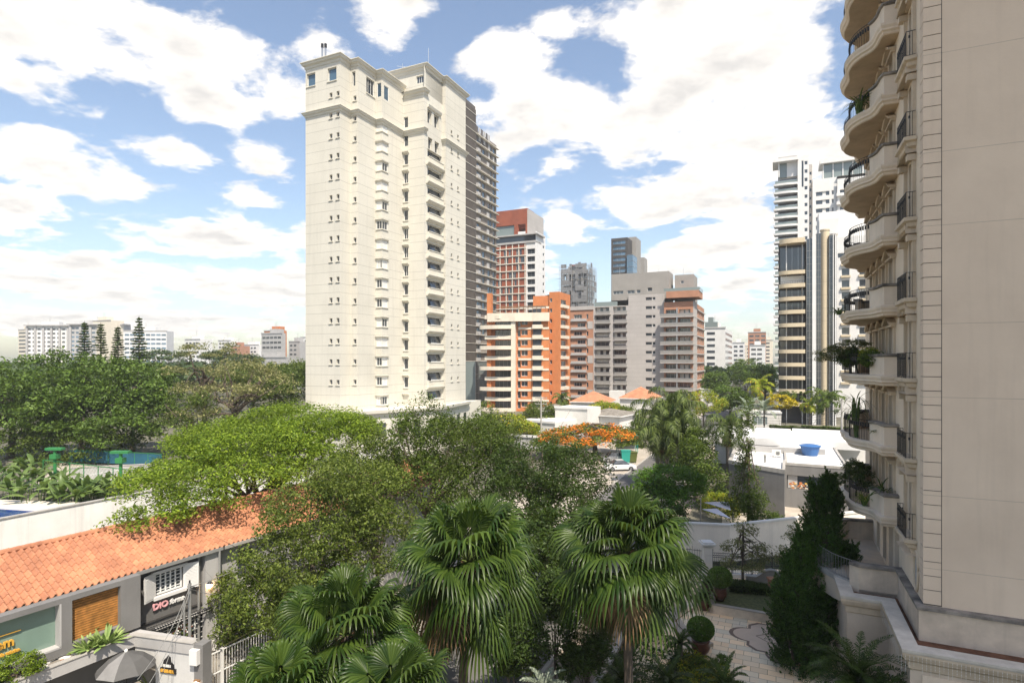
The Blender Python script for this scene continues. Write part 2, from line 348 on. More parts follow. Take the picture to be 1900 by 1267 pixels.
def window_mesh(w, h, style, glass, frame):
    key = (round(w, 2), round(h, 2), style, glass, frame)
    if key in WMESH: return WMESH[key]
    b = MB(); t = min(.07, w*.09); y0, y1 = -.03, .03
    cols = {'g1': 1, 'g2': 2, 'g3': 3, 'g4': 4, 'b2': 2, 'bh': 2, 'c2': 2, 'grid': 5, 'aw': 4, 'o': 1}.get(style, 2)
    if style == 'blindfull':
        b.mi = 2; b.box(t, w-t, -.01, .02, t, h-t)
        b.mi = 1
        k = int(h/.16)
        for i in range(1, k): b.box(t, w-t, -.016, -.01, i*h/k-.006, i*h/k+.006)
    else:
        cw = (w-2*t)/cols
        rnd = random.Random(hash(key) & 0xffff)
        for i in range(cols):
            b.mi = 0; x = t+i*cw
            if style == 'aw':                            # awning sashes, pushed out at the bottom
                a = rnd.choice((0, .1, .3, .42)); b.hexa([(x, .0-a, t), (x+cw, .0-a, t), (x+cw, .02-a, t), (x, .02-a, t)], [(x, 0, h-t), (x+cw, 0, h-t), (x+cw, .02, h-t), (x, .02, h-t)])
                b.mi = 1; b.hexa([(x, -.02-a, t), (x+cw, -.02-a, t), (x+cw, .0-a, t), (x, .0-a, t)], [(x, -.02-a*.9, t+.07), (x+cw, -.02-a*.9, t+.07), (x+cw, -a*.9, t+.07), (x, -a*.9, t+.07)])
                b.box(x-.02, x+.02, -.02, 0, t, h-t); continue
            b.box(x, x+cw, 0, .02, t, h-t)
            if style == 'c2' and rnd.random() < .9: b.mi = 2; b.box(x+.02, x+cw*(.35+.5*rnd.random()), -.006, -.002, t, h-t)
            if style == 'bh': b.mi = 2; b.box(x, x+cw, -.008, -.002, h*.55, h-t)
            if i: b.mi = 1; b.box(x-t*.4, x+t*.4, y0, 0, t, h-t)
        if style == 'grid':
            b.mi = 1
            for i in range(1, 6): b.box(t, w-t, -.028, -.002, h*i/6-.012, h*i/6+.012)
    b.mi = 1
    b.box(0, t, y0, y1, 0, h); b.box(w-t, w, y0, y1, 0, h); b.box(t, w-t, y0, y1, 0, t); b.box(t, w-t, y0, y1, h-t, h)
    me = bpy.data.meshes.new('window'); me.from_pydata(b.v, [], b.f)
    for m in (M[glass], M[frame], M['blind']): me.materials.append(m)
    me.polygons.foreach_set('material_index', b.m); me.update(); WMESH[key] = me; return me
class Bld:
    def __init__(s, name, loc, label, cat='building', group=None):
        s.root = thing(name, loc, label, cat, group); s.o = s.root['_o']; s.win = []; s.w = MB(); s.mats = []; s.group = {}
    def mi(s, m):
        if m not in s.mats: s.mats.append(m)
        s.w.mi = s.mats.index(m)
    def wall(s, p0, p1, z0, z1, m, holes=(), depth=.25):
        """holes: (a0,a1,za,zb) or with extra (style,glass,frame,name)"""
        s.mi(m); p0, p1 = v2(p0), v2(p1); Ln = (p1-p0).length; d = (p1-p0)/Ln; nI = Vector((-d.y, d.x))
        hs = [h for h in holes if h[0] >= 0 and h[1] <= Ln+1e-6 and h[2] >= z0-1e-6 and h[3] <= z1+1e-6]
        zs = sorted({z0, z1, *[h[2] for h in hs], *[h[3] for h in hs]})
        P = lambda a, b, z: (p0.x+d.x*a+nI.x*b, p0.y+d.y*a+nI.y*b, z)
        for za, zb in zip(zs, zs[1:]):
            if zb-za < 1e-5: continue
            zm = (za+zb)/2; row = sorted((h[0], h[1]) for h in hs if h[2] < zm < h[3]); x = 0
            for a, b in row+[(Ln, Ln)]:
                if a > x+1e-5: s.w.face(P(x, 0, za), P(a, 0, za), P(a, 0, zb), P(x, 0, zb))
                x = max(x, b)
        for h in hs:
            a, b, za, zb = h[:4]; D = depth
            s.w.face(P(a, 0, za), P(a, D, za), P(a, D, zb), P(a, 0, zb)); s.w.face(P(b, D, za), P(b, 0, za), P(b, 0, zb), P(b, D, zb))
            s.w.face(P(a, 0, za), P(b, 0, za), P(b, D, za), P(a, D, za)); s.w.face(P(a, D, zb), P(b, D, zb), P(b, 0, zb), P(a, 0, zb))
            st = h[4] if len(h) > 4 else 'g2'; gl = h[5] if len(h) > 5 else 'dglass'; fr = h[6] if len(h) > 6 else 'wframe'; nm = h[7] if len(h) > 7 else 'window'
            s.win.append((nm, window_mesh(b-a, zb-za, st, gl, fr), P(a, D-.04, za), math.atan2(d.y, d.x)))
        return d, -nI
    def poly(s, pts, z0, z1, m, skip=(), roof=None):     # closed prism walls except edges in skip, plus a roof
        pts = [v2(p) for p in pts]; s.mi(m)
        for i in range(len(pts)):
            if i in skip: continue
            a, b = pts[i], pts[(i+1) % len(pts)]; s.w.face((a.x, a.y, z0), (b.x, b.y, z0), (b.x, b.y, z1), (a.x, a.y, z1))
        s.mi(roof or m); s.w.face(*[(p.x, p.y, z1-.02) for p in pts])
    def part(s, name, mb, m, label=None):
        if name in SPLIT:
            last = None
            for sub in islands(mb):
                last = sub.build(SPLIT[name], m, s.root); last['_o'] = s.o
            return last
        o = mb.build(name, m, s.root); o['_o'] = s.o
        if label: o['label'] = label
        return o
    def done(s, wallname='wall'):
        s.w.build(wallname, [M[m] for m in s.mats], s.root)
        by = {}
        for w in s.win: by.setdefault(w[0], []).append(w)
        for nm, ws in by.items():
            ws.sort(key=lambda w: math.dist(w[2], (0, 0, CZ)))
            for w in ws[:95]:
                o = bpy.data.objects.new(nm, w[1]); C.objects.link(o); o.parent = s.root
                o.location = Vector(w[2])-Vector(s.o); o.rotation_euler = (0, 0, w[3])
            if len(ws) > 95:
                b = MB(); mats = []
                for w in ws[95:]:
                    T = Matrix.Translation(Vector(w[2])) @ Matrix.Rotation(w[3], 4, 'Z'); n0 = len(b.v)
                    b.v += [tuple(T @ v.co) for v in w[1].vertices]
                    for p in w[1].polygons:
                        mm = w[1].materials[p.material_index]
                        if mm not in mats: mats.append(mm)
                        b.f.append(tuple(n0+i for i in p.vertices)); b.m.append(mats.index(mm))
                o = b.build(nm, mats, s.root); o['kind'] = 'stuff'; o['label'] = 'the smaller windows higher up and farther round'
        return s.root
def rows(a0, a1, z0, hgt, fh, k0, k1, *ex): return [(a0, a1, z0+fh*k, z0+fh*k+hgt, *ex) for k in range(k0, k1)]
def railing(b, pts, z, h=1.0, r=.012, step=.13, top=.02, closed=False):
    """iron railing along a plan polyline"""
    pts = [v2(p) for p in pts]
    for a, c in zip(pts, pts[1:]):
        L_ = (c-a).length; k = max(1, int(round(L_/step)))
        b.bar((a.x, a.y, z+h), (c.x, c.y, z+h), top); b.bar((a.x, a.y, z+.06), (c.x, c.y, z+.06), top*.7)
        for i in range(k):
            q = a+(c-a)*(i/k); b.bar((q.x, q.y, z), (q.x, q.y, z+h), r)
def smoothpts(pts, n=5):
    P = [v2(p) for p in pts]; out = []
    for i in range(len(P)-1):
        p0, p1, p2, p3 = P[max(i-1, 0)], P[i], P[i+1], P[min(i+2, len(P)-1)]
        for k in range(n):
            t = k/n; out.append(.5*((2*p1)+(p2-p0)*t+(2*p0-5*p1+4*p2-p3)*t*t+(3*p1-p0-3*p2+p3)*t**3))
    return out+[P[-1]]
# ================================================================ WHITE TOWER
def white_tower():
    A = v2(at(631, 0, 86)); Lf = hit(A, WW, 567); pts = [Lf, A]
    for px, d in ((650, U), (664, WW), (697, U), (709, WW), (748, U), (787, WW), (821, U), (827, WW), (864, U)): pts.append(hit(pts[-1], d, px))
    Lf, A, B_, C_, D_, E_, F_, G_, H_, I_, J_ = pts
    t = Bld('apartment_tower', (*A, 0), 'tallest cream apartment tower with stepped front and small square windows left of centre', 'apartment tower')
    fh = 3.08; zt = 60.2; zg = 59.0; zp = 63.2; zb = 7.4
    def sx(p, q, px):                                    # distance along wall p-q at photo column px
        d = (q-p).normalized(); return (hit(p, d, px)-p).length
    tr = MB(); sills = []
    def sill(p, d, a, b, z): tr.obox(p, d, Vector((d.y, -d.x)), a-.12, b+.12, -.02, .12, z-.12, z)
    def small(p, q, px, w, k0, k1, z0=17.45, h=.75, st='g1'):
        c = sx(p, q, px); hs = rows(c-w/2, c+w/2, z0, h, fh, k0, k1, st); d = (q-p).normalized()
        for x in hs: sill(p, d, x[0], x[1], x[2])
        return hs
    ex = 57.0-.2
    hs = small(Lf, A, 614, .55, -2, 13)+small(Lf, A, 627.0, .55, -2, 13)
    for px in (577, 616): c = sx(Lf, A, px); hs.append((c-.85, c+.85, 56.9, 58.9, 'o', 'bglass')); sill(Lf, (A-Lf).normalized(), c-.85, c+.85, 56.9)
    t.wall(Lf, A, zb, zt, 'twhite', hs, .35)
    t.wall(A, B_, zb, zt, 'twhite')
    hs = small(B_, C_, 658.5, .55, -2, 13)
    t.wall(B_, C_, zb, zt, 'twhite', hs+[(.35, .95, 56.7, 58.9, 'g1')], .3)
    hs = [(2.0, 4.0, 56.4, 58.9, 'g3')]; t.wall(C_, D_, zb, zt, 'twhite', hs, .3); sill(C_, U, 2.0, 4.0, 56.4)
    # corner windows wrapping the projecting corner
    LDE = (E_-D_).length; rnd = random.Random(5); hs1 = []; hs2 = []
    for k in range(-3, 12):
        z = 17.2+fh*k; s1 = rnd.choice(('blindfull', 'blindfull', 'b2', 'g2', 'c2')); s2 = rnd.choice(('blindfull', 'blindfull', 'b2', 'g2'))
        hs1.append((.18, LDE-.06, z, z+1.3, s1)); hs2.append((.06, 1.35, z, z+1.3, s2))
        b = MB(); pr = [(0, z+1.30), (.10, z+1.32), (.24, z+1.50), (.24, z+1.62), (0, z+1.62)]
        b.sweep([D_+WW*.1, E_, E_+U*1.5], pr); b.sweep([D_+WW*.1, E_, E_+U*1.5], [(0, z-.14), (.12, z-.14), (.12, z), (0, z)])
        t.part('window_hood_pair', b, M['ttrim'])
    hs1.append((.3, 1.1, 56.5, 58.7, 'o', 'bglass')); hs2.append((.5, 1.7, 56.3, 58.5, 'o', 'bglass'))
    t.wall(D_, E_, zb, zt, 'twhite', hs1, .12)
    LEF = (F_-E_).length; t.wall(E_, F_, zb, zt, 'twhite', hs2+[], .12)
    # recessed strip of tall windows with hoods
    hs = []
    for k in range(-3, 13):
        z = 16.6+fh*k; hs.append((.12, .98, z, z+1.75, rnd.choice(('g1', 'o', 'b2'))))
        if k < 11:
            b = MB(); b.sweep([F_+WW*.02, F_+WW*1.25], [(0, z+1.78), (.12, z+1.8), (.42, z+2.05), (.42, z+2.15), (0, z+2.15)]); b.sweep([F_+WW*.02, F_+WW*1.1], [(0, z-.14), (.12, z-.14), (.12, z), (0, z)])
            t.part('window_hood_pair', b, M['ttrim'])
    t.wall(F_, G_, zb, zg, 'twhite', hs, .25)
    # balcony strip: enclosed balconies with awning windows between G and H
    LGH = (H_-G_).length; a0, a1 = 1.0, LGH-.25; hs = []
    for k in range(-3, 11):
        z = 16.55+fh*k
        hs.append((a0, a1, z+1.15, z+2.55, 'aw'))
        b = MB(); b.obox(G_, U, WW, a0-.2, a1, -.1, .42, z+.22, z+1.12)
        b.sweep([G_+U*(a0-.45), G_+U*(a1+.15)], [(0, z-.25), (.25, z-.2), (.6, z+.12), (.6, z+.24), (0, z+.24)])
        b.sweep([G_+U*(a0-.2), G_+U*a1], [(.38, z+1.1), (.5, z+1.1), (.5, z+1.2), (.38, z+1.2)])
        for i in range(26): x = a0-.1+i*(a1-a0)/25; b.obox(G_, U, WW, x, x+.05, .41, .45, z+.3, z+1.05)
        t.part('balcony', b, M['ttrim'])
    hs += [(1.2, 2.5, 50.0, 51.9, 'g2'), (3.2, 4.6, 50.0, 51.9, 'g2'), (.9, 2.3, 54.2, 56.4, 'g2'), (3.0, 4.5, 54.2, 56.4, 'g2')]
    t.wall(G_, H_, zb, zp, 'twhite', hs, .5)
    b = MB(); b.sweep([G_+U*.9, G_+U*5.0], [(0, 56.6), (.25, 56.7), (.4, 57.1), (0, 57.1)]); t.part('window_hood', b, M['ttrim'])
    t.wall(H_, I_, zb, zp, 'twhite')
    hs = small(I_, J_, 838, .55, -2, 13)+small(I_, J_, 850, .55, -2, 13)
    t.wall(I_, J_, zb, zp, 'twhite', hs, .3)
    bk = Lf+U*22; bj = J_-WW*6; tr0 = tr
    t.mi('twhite')
    t.poly([Lf, A, B_, C_, D_, E_, F_, F_+U*8, Lf+U*20], zb, zt, 'twhite', skip=(0, 1, 2, 3, 4, 5), roof='conc')
    t.poly([F_, G_, G_+U*1.0, F_+U*1.0], zb, zg, 'twhite', skip=(0, 1), roof='conc')
    P0 = hit(G_, -WW, 735)
    Gp = G_+U*.55; Lp = Gp-WW*9.5
    hs = [(9.5-1.9, 9.5-.5, 60.7, 61.9, 'g3')]
    t.wall(Lp, Gp, zg, zp, 'twhite', hs, .25); t.wall(Gp, H_, zg, zp, 'twhite')
    t.poly([Lp, Gp, H_, I_, J_, bj, Lp+U*8], zb, zp, 'twhite', skip=(0, 1, 2, 3), roof='conc')
    t.part('sills', tr, M['ttrim'])
    def corn(path, z, name='cornice', big=1.0):
        b = MB(); b.sweep(path, [(0, z-.95*big), (.10, z-.9*big), (.14, z-.6*big), (.42*big, z-.42*big), (.46*big, z-.2*big), (.62*big, z-.1*big), (.62*big, z), (-.3, z), (-.3, z-.4)])
        t.part(name, b, M['ttrim'])
    corn([Lf+U*8, Lf, A, B_, C_, D_, E_, F_+U*.2], zt+.35); corn([F_-U*.3+WW*.0, F_, G_, G_+U*.9], zg+.3)
    corn([Lp+U*6, Lp, Gp, H_, I_, J_, J_-WW*3], zp+.35)
    corn([Lf+U*8, Lf, A, B_, C_, D_, E_, F_, G_, G_+U*.6], 52.9, 'belt_course', .8); corn([H_, I_, J_, J_-WW*2], 52.9, 'belt_course', .8)
    # podium
    pb = Bld2 = t
    q = [Lf+WW*1.0-U*2.0, A+WW*3-U*2.5, E_+WW*3.5-U*2, G_+WW*3, J_+WW*.5]
    b = MB(); b.prism([*q, J_+WW*.5+U*5, Lf+U*20], 0, zb); b.sweep(q, [(0, zb-.9), (.15, zb-.85), (.2, zb-.5), (.55, zb-.3), (.6, zb+.15), (0, zb+.15)])
    for i in range(4):
        a, c = q[i], q[i+1]; d = (c-a).normalized(); n = Vector((d.y, -d.x)); LL = (c-a).length; k = int(LL/2.6)
        for j in range(k): b.mi = 1; b.obox(a, d, n, (j+.3)*LL/k, (j+.7)*LL/k, 0, .03, 3.4, 5.6)
        b.mi = 0
    o = b.build('podium', [M['ttrim'], M['dglass']], t.root)
    b = MB(); p = at(598, 90, 88.0); b.bar((p.x, p.y, zt), (p.x, p.y, 62.6), .14, 8); b.bar((p.x+.5, p.y, zt), (p.x+.5, p.y, 62.6), .14, 8); b.mi = 1
    b.bar((p.x, p.y, 62.6), (p.x, p.y, 63.2), .2, 8); b.bar((p.x+.5, p.y, 62.6), (p.x+.5, p.y, 63.2), .2, 8); b.build('chimney', [M['alu'], M['black']], t.root)
    b = MB(); p = at(795, 90, 99); b.bar((p.x, p.y, zp), (p.x, p.y, 68.5), .05); b.bar((p.x-1, p.y, 63.5), (p.x-1, p.y, 65.5), .03); b.bar((p.x-5.4, p.y, 65.4), (p.x-3.6, p.y+.4, 65.4), .03); b.bar((p.x-4.5, p.y+.2, zp), (p.x-4.5, p.y+.2, 66), .03)
    b.build('antenna', M['alu'], t.root)
    t.done()
white_tower()
# ================================================================ DARK BROWN TOWER
def brown_tower():
    P = v2(at(862, 0, 186)); Q = hit(P, U, 882); S = hit(Q, U, 921); d = U
    t = Bld('louvred_tower', (*P, 0), 'dark brown tower with louvred panels and thin pale floor lines rising behind the cream tower', 'apartment tower')
    fh = 2.92; n = 33; rnd = random.Random(3); zt = 95.0
    LP = (Q-P).length; LQ = (S-Q).length
    hs = []
    for k in range(2, 31):
        z = 3+fh*k
        for i in range(7):
            if rnd.random() < .62 and i != 3: a = 1.0+i*(LQ-2)/7; hs.append((a, a+(1.2 if i % 2 else 1.9), z+.35, z+2.4, rnd.choice(('g1', 'g2', 'o')), rnd.choice(('dglass', 'bglass', 'bglass')), 'pipe'))
    t.wall(Q, S, 0, zt-3, 'brownl', hs, .25)
    t.poly([Q, S, S-WW*16, Q-WW*16], 0, zt-3, 'brownl', skip=(0,)); t.poly([P-U*2, Q, Q-WW*16, P-WW*16-U*2], 0, zt+3.5, 'brownl')
    b = MB()
    for k in range(1, n+1):
        z = 3+fh*(k-1)
        if z > 13: b.obox(P, U, WW, -1, LP-.6, .15, .35, z+.25, z+fh-.12)
    for i in range(26):
        x = -1+i*(LP+.4)/25; b.obox(P, U, WW, x, x+.12, .35, .50, 14, zt+3.2)
    t.part('louvre_panels', b, M['brown'])
    b = MB()
    for k in range(1, n):
        z = 3+fh*k; b.obox(P, U, WW, -1.2, LP, 0, .6, z-.07, z+.07)
        if z < zt-3: b.obox(Q, U, WW, 0, LQ+.8, .0, .8, z-.09, z+.09)
    t.part('floor_slabs', b, M['ttrim'])
    b = MB()
    for i in range(9): x = .4+i*LQ/9; b.mi = i % 2; b.obox(Q, U, WW, x, x+LQ/9-.5, .05, .14, zt-10 if i > 4 else zt-6, zt-3+(1.5 if i < 6 else -5))
    b.build('parapet_panels', [M['brown'], M['lgrey']], t.root)
    b = MB()
    for k in range(4, 29):
        z = 3+fh*k; b.obox(Q, U, WW, .3, 2.2, .05, .85, z+.15, z+1.15)
        if k % 2: b.obox(Q, U, WW, LQ*.5, LQ*.5+1.8, .05, .3, z+.15, z+1.9)
    t.part('balcony_panels', b, M['lgrey'])
    b = MB(); b.mi = 0; b.obox(P, U, WW, -1, LP+2, 1.0, 4.5, 0, 14.5)
    for i in range(12): b.mi = 1; x = -1+i*(LP+3)/11; b.obox(P, U, WW, x-.1, x+.1, 4.5, 4.6, 0, 14.6)
    for z in (4.5, 9, 10.5, 14.5): b.obox(P, U, WW, -1, LP+2, 4.5, 4.62, z-.1, z+.1)
    b.build('glass_lobby', [M['gglass'], M['alu']], t.root)
    t.done()
brown_tower()
# ================================================================ ORANGE BRICK BUILDING
def orange_building():
    P = v2(at(906, 0, 171)); d = Vector((math.cos(R(-13)), -math.sin(R(-13)))); d = Vector((.975, -.222)); fn = Vector((d.y, -d.x))
    X = lambda px: (hit(P, d, px)-P).length if px > 906 else -(hit(P, d, px)-P).length
    t = Bld('brick_apartment_block', (*P, 0), 'orange brick apartment block with cream bands and stepped balconies', 'apartment building')
    fh = 3.0; z0 = .4; rnd = random.Random(8)
    Yb = (P+d*8).y; zt = zat(585, Yb)
    p1 = hit(P, d, 1019)
    a1, a2, a3, a4, aE = X(951), X(958), X(967), X(979), X(1019)
    b1, b2 = X(987), X(1008)
    hs = []
    for k in range(0, 10):
        z = z0+fh*k+.9
        hs += [(2.0, a1-.4, z-.6, z+1.6, 'g4', 'dglass', 'pipe'), (a2+.3, a2+1.3, z-.5, z+1.5, 'o'), (a3, a4, z, z+1.5, 'g2', 'dglass', 'wframe')]
    t.wall(P, p1, 0, zt-.2, 'orange', hs, .6)
    t.poly([P, p1, p1-fn*14, P-fn*14], 0, zt-.2, 'orange', skip=(0,), roof='conc')
    b = MB(); bz = MB()
    for k in range(0, 11):
        z = z0+fh*k
        # balcony parapet left, alternate projecting ones
        ex = 1.2 if k % 2 == 0 else 0
        if k < 10:
            g = MB(); pth = [P+d*(-.6 if k % 2 else -1.8), P+d*(-.6 if k % 2 else -1.8)+fn*(1.2+ex*.5), P+d*(a1*.5)+fn*(1.9+ex), P+d*(a1+.1)+fn*(1.2+ex)]
            pth = smoothpts(pth, 4) if k % 2 == 0 else pth
            g.prism([*pth, P+d*a1], z-.3, z-.05); g.sweep(pth, [(0, z-.35), (.14, z-.35), (.14, z+.75), (0, z+.75)])
            if k % 2 == 0: g.mi = 1; railing(g, pth, z+.75, .4, .02, .3)
            g.build('balcony', [M['cream'], M['black']], t.root)
        if k: b.obox(P, d, fn, a2+.6, aE-.05, 0, .12, z-.45, z+.15)
        if k < 10:
            g = MB(); x0, x1 = b1, b2
            g.prism([P+d*x0, P+d*(x0+.3)+fn*1.0, P+d*(x1-.3)+fn*1.0, P+d*x1], z-.3, z+.85)
            g.build('bay_parapet', [M['cream']], t.root)
            b_ = MB(); b_.obox(P, d, fn, x0+.35, x1-.5, .03, .3, z+.9, z+2.5); b_.build('bay_window', [M['dglass']], t.root)
    t.part('bands', b, M['cream'])
    b = MB(); b.obox(P, d, fn, a1-.1, a2, -.3, 1.6, 0, zt); t.part('pier', b, M['cream'])
    b = MB(); b.obox(P, d, fn, X(905), X(913), -1, 1.0, 0, zat(545, P.y)); t.part('brick_fin', b, M['orange'])
    b = MB(); pth = [P+d*.3-fn*2, P+d*.3+fn*1.6, P+d*a2+fn*1.9, P+d*b1+fn*.9, P+d*(aE+.2)+fn*.9]
    b.sweep(pth, [(0, zt-1.9), (.15, zt-1.9), (.15, zt+.6), (-.1, zt+.6), (-.1, zt-1.9)]); b.prism([*pth, p1-fn, P-fn*2], zt-.6, zt-.4); t.part('parapet', b, M['cream'])
    b = MB()                                             # rooftop pergola
    for i in range(12): x = 3+i*(aE-4)/11; q = P+d*x+fn*.3; b.bar((q.x, q.y, zt), (q.x, q.y, zt+2.6), .08); q2 = P+d*x-fn*4; b.bar((q.x, q.y, zt+2.6), (q2.x, q2.y, zt+2.6), .08)
    for f_ in (.3, -2, -4): b.bar(tuple(P+d*3+fn*f_)+(zt+2.6,), tuple(P+d*(aE-1)+fn*f_)+(zt+2.6,), .08)
    t.part('pergola', b, M['wd'])
    # stair tower of brick
    Kc = v2(at(1038, 0, 167)); La = hit(Kc, -WW, 1019); Ra = hit(Kc, U, 1058); ztt = zat(541, 167)
    hs = []; hs2 = []; LL = (Kc-La).length
    LR = (Ra-Kc).length
    for k in range(0, 11):
        z = z0+fh*k+.9; hs.append((.2, .9, z+.6, z+1.7, 'o')); hs2.append((LR*.14, LR*.62, z-.1, z+1.4, rnd.choice(('g2', 'aw', 'aw')), 'dglass', 'wframe'))
        b = MB(); b.obox(Kc, U, WW, LR*.1, LR*.68, 0, .8, z-1.0 + (.0), z-.1)
        if k % 1 == 0: t.part('planter_box', b, M['cream'])
    t.wall(La, Kc, 0, ztt, 'orange', hs, .3); t.wall(Kc, Ra, 0, ztt, 'orange', hs2, .3)
    t.poly([La, Kc, Ra, Ra-WW*9, La+U*10], 0, ztt, 'orange', skip=(0, 1), roof='conc')
    c0 = v2(at(989, 0, 176)); b = MB(); b.obox(c0, d, fn, 0, X(1021)-X(989), -4, 0, zt, zat(548, 174)); t.part('lift_house', b, M['orange'])
    t.done()
orange_building()
# ================================================================ GREY BALCONY BUILDING
def grey_building():
    P = v2(at(1057, 0, 209)); X = lambda px: (hit(P, WW, px)-P).length
    t = Bld('balcony_apartment_block', (*P, 0), 'wide pale grey apartment block with open balconies and a plain grey rooftop block', 'apartment building')
    fh = 3.05; rnd = random.Random(11)
    x1, x2, x2b, x3, x4, x5 = X(1101), X(1103), X(1135), X(1166), X(1233), X(1287)
    zA = zat(570, 206); zB = zat(568, 203); zC = zat(547, 198); zD = zat(561, 194)
    zb = lambda k: 1.6+fh*k
    Q = P+WW*x1
    hs = []; NK = 10
    for k in range(NK):
        z = zb(k); o = .0 if k % 2 else 1.3
        hs += [(1.6+o, 4.6+o, z+.9, z+2.3, 'g3'), (6.3, 7.0, z+.6, z+2.4, 'o')]
    t.wall(P, Q, 0, zA, 'brickp', hs, .4)
    b = MB()
    for k in range(NK): z = zb(k); b.obox(P, WW, -U, -.2, x1*.74, 0, .6, z-.15, z+.15); o = 1.0 if k % 2 else 0; b.obox(P, WW, -U, .6, x1*.7, .0, .35, z+.2, z+.8)
    t.part('floor_bands', b, M['lgrey'])
    b = MB()
    for k in range(0, NK, 2): z = zb(k); b.obox(P, WW, -U, x1*.76, x1-.2, 0, .08, z+.1, z+fh-.2)
    b.obox(P, WW, -U, -.4, x1, -.5, .3, zA-.9, zA+.4)
    t.part('pale_panels', b, M['gwall'])
    # balcony stacks: loggias
    Q2 = P+WW*x3; hs = []
    for k in range(NK+1):
        z = zb(k)-1.0
        if z+2.7 > zB: continue
        for a, c in ((.6, x2b-x2-.5), (x2b-x2+.9, x3-x2-.5)): hs.append((a, c, z+.1, z+2.55, rnd.choice(('g3', 'c2', 'g4', 'bh')), 'dglass', 'lgrey'))
    t.wall(Q, Q2, 0, zB, 'gwall', hs, 1.6)
    for k in range(NK+1):
        z = zb(k)-1.0
        if z+2.7 > zB: continue
        for a, c in ((x2+.5, x2b-.3), (x2b+1.0, x3-.3)):
            g = MB(); g.obox(P, WW, -U, a, c, 0, .7, z-.15, z+.1); g.mi = 1; g.obox(P, WW, -U, a+.1, c-.1, .6, .66, z+.1, z+1.05); g.mi = 2; g.obox(P, WW, -U, a+.1, c-.1, .57, .7, z+1.05, z+1.12)
            nn_ = int((c-a)/.3)
            for i in range(nn_): xx = a+.1+i*(c-a-.2)/nn_; g.obox(P, WW, -U, xx, xx+.04, .66, .69, z+.1, z+1.05)
            g.build('balcony', [M['gwall'], M['gtop'], M['alu']], t.root)
            if k % 3 == 1: pass
    # blank wall with small dark slots
    Q3 = P+WW*x4; s0 = X(1198)-x3; s1 = X(1216)-x3; hs = []
    for k in range(NK+2):
        z = zb(k)+.3
        if z+1.0 < zC-.5: hs.append((s0, s0+2.1, z, z+1.0, 'o', 'brownglass' if False else 'dglass', 'brownl')); hs.append((s0+2.3, s1, z, z+1.0, 'g1'))
    t.wall(Q2, Q3, 0, zC, 'gwall', hs, .3)
    Q4 = P+WW*x5; hs = []
    for k in range(NK):
        z = zb(k)+.3
        for a, c in ((.6, 4.6), (5.0, 8.6)): hs.append((a, c, z+.1, z+2.5, rnd.choice(('g4', 'g3', 'c2')), 'dglass', 'alu'))
    t.wall(Q3-U*1.2, Q4-U*1.2, 0, zD, 'brickp', hs, 1.4); t.wall(Q3, Q3-U*1.2, 0, zD, 'gwall')
    Ld = x5-x4
    for k in range(NK):
        z = zb(k)+.3; g = MB(); pp = Q3-U*1.2
        g.obox(pp, WW, -U, -1.0, Ld+.3, 0, 1.9, z-.2, z+.1); g.mi = 1; g.obox(pp, WW, -U, -.9, Ld+.2, 1.8, 1.86, z+.15, z+1.05); g.mi = 2; g.obox(pp, WW, -U, -.95, Ld+.25, 1.76, 1.9, z+1.05, z+1.12); g.obox(pp, WW, -U, 4.3, 4.7, .0, 1.7, z+.1, z+fh-.2)
        for i in range(26): xx = -.9+i*(Ld+1)/26; g.obox(pp, WW, -U, xx, xx+.05, 1.86, 1.9, z+.15, z+1.05)
        g.build('balcony', [M['gwall'], M['gtop'], M['alu']], t.root)
    # side face
    Re = hit(Q4-U*1.2, U, 1306.5); LR = (Re-(Q4-U*1.2)).length; hs = []
    for k in range(NK):
        z = zb(k)+1.2
        for i in range(4): a = LR*(.3+.17*i); hs.append((a, a+LR*.10, z, z+1.5, 'g1'))
    t.wall(Q4-U*1.2, Re, 0, zD, 'brickp', hs, .2)
    b = MB()
    for k in range(NK+1): z = zb(k)+.2; b.obox(Q4-U*1.2, U, WW, 0, LR+.3, 0, .4, z-.12, z+.3)
    b.obox(Q4-U*1.2, U, WW, 0, LR*.24, 0, .35, 0, zD)
    t.part('side_bands', b, M['gwall'])
    t.poly([P, Q, Q-WW*0+U*1, Q2+U, Q2, Q3, Q3-U*1.2, Q4-U*1.2, Re, Re-WW*20, P+U*16], 0, zA, 'gwall', skip=tuple(range(9)), roof='conc')
    t.poly([Q2, Q3, Q3+U*14, Q2+U*14], 0, zC, 'gwall', skip=(0,), roof='conc'); t.poly([Q3-U*1.2, Q4-U*1.2, Re, Re-WW*8], 0, zD, 'gwall', skip=(0, 1), roof='conc')
    t.poly([Q, Q2, Q2+U*8, Q+U*8], 0, zB, 'gwall', skip=(0,), roof='conc')
    # rooftop block, flush set-back, and the penthouse at the right
    R0 = hit(P+U*.8, WW, 1134.5); R1 = hit(R0, WW, 1241); zr = zat(506, 199); LLr = (R1-R0).length
    t.wall(R0, R1, zC-1.5, zr, 'gtop', [(.6, 4.2, zC+.7, zC+1.9, 'g3'), (5.6, 8.2, zC+.7, zC+1.9, 'g2'), (8.9, 10.2, zC+.7, zC+1.9, 'g1'), (LLr-7.2, LLr-5.6, zC+1.2, zC+2.5, 'g1')], .3)
    t.poly([R0, R1, R1+U*9, R0+U*9], zC-3, zr, 'gtop', skip=(0,))
    S0 = v2(at(1252, 0, 198)); S1 = hit(S0, WW, 1287); zs = zat(509, 196); zc = zat(552, 195)
    t.wall(S0, S1, zD, zs, 'gtop', [(2.0, 3.0, zs-3.0, zs-2.0, 'o'), (3.6, 4.4, zs-6.4, zs-5.3, 'o')], .2); t.poly([S0, S1, hit(S1, U, 1294), S0+U*6], zD, zs, 'gtop', skip=(0,))
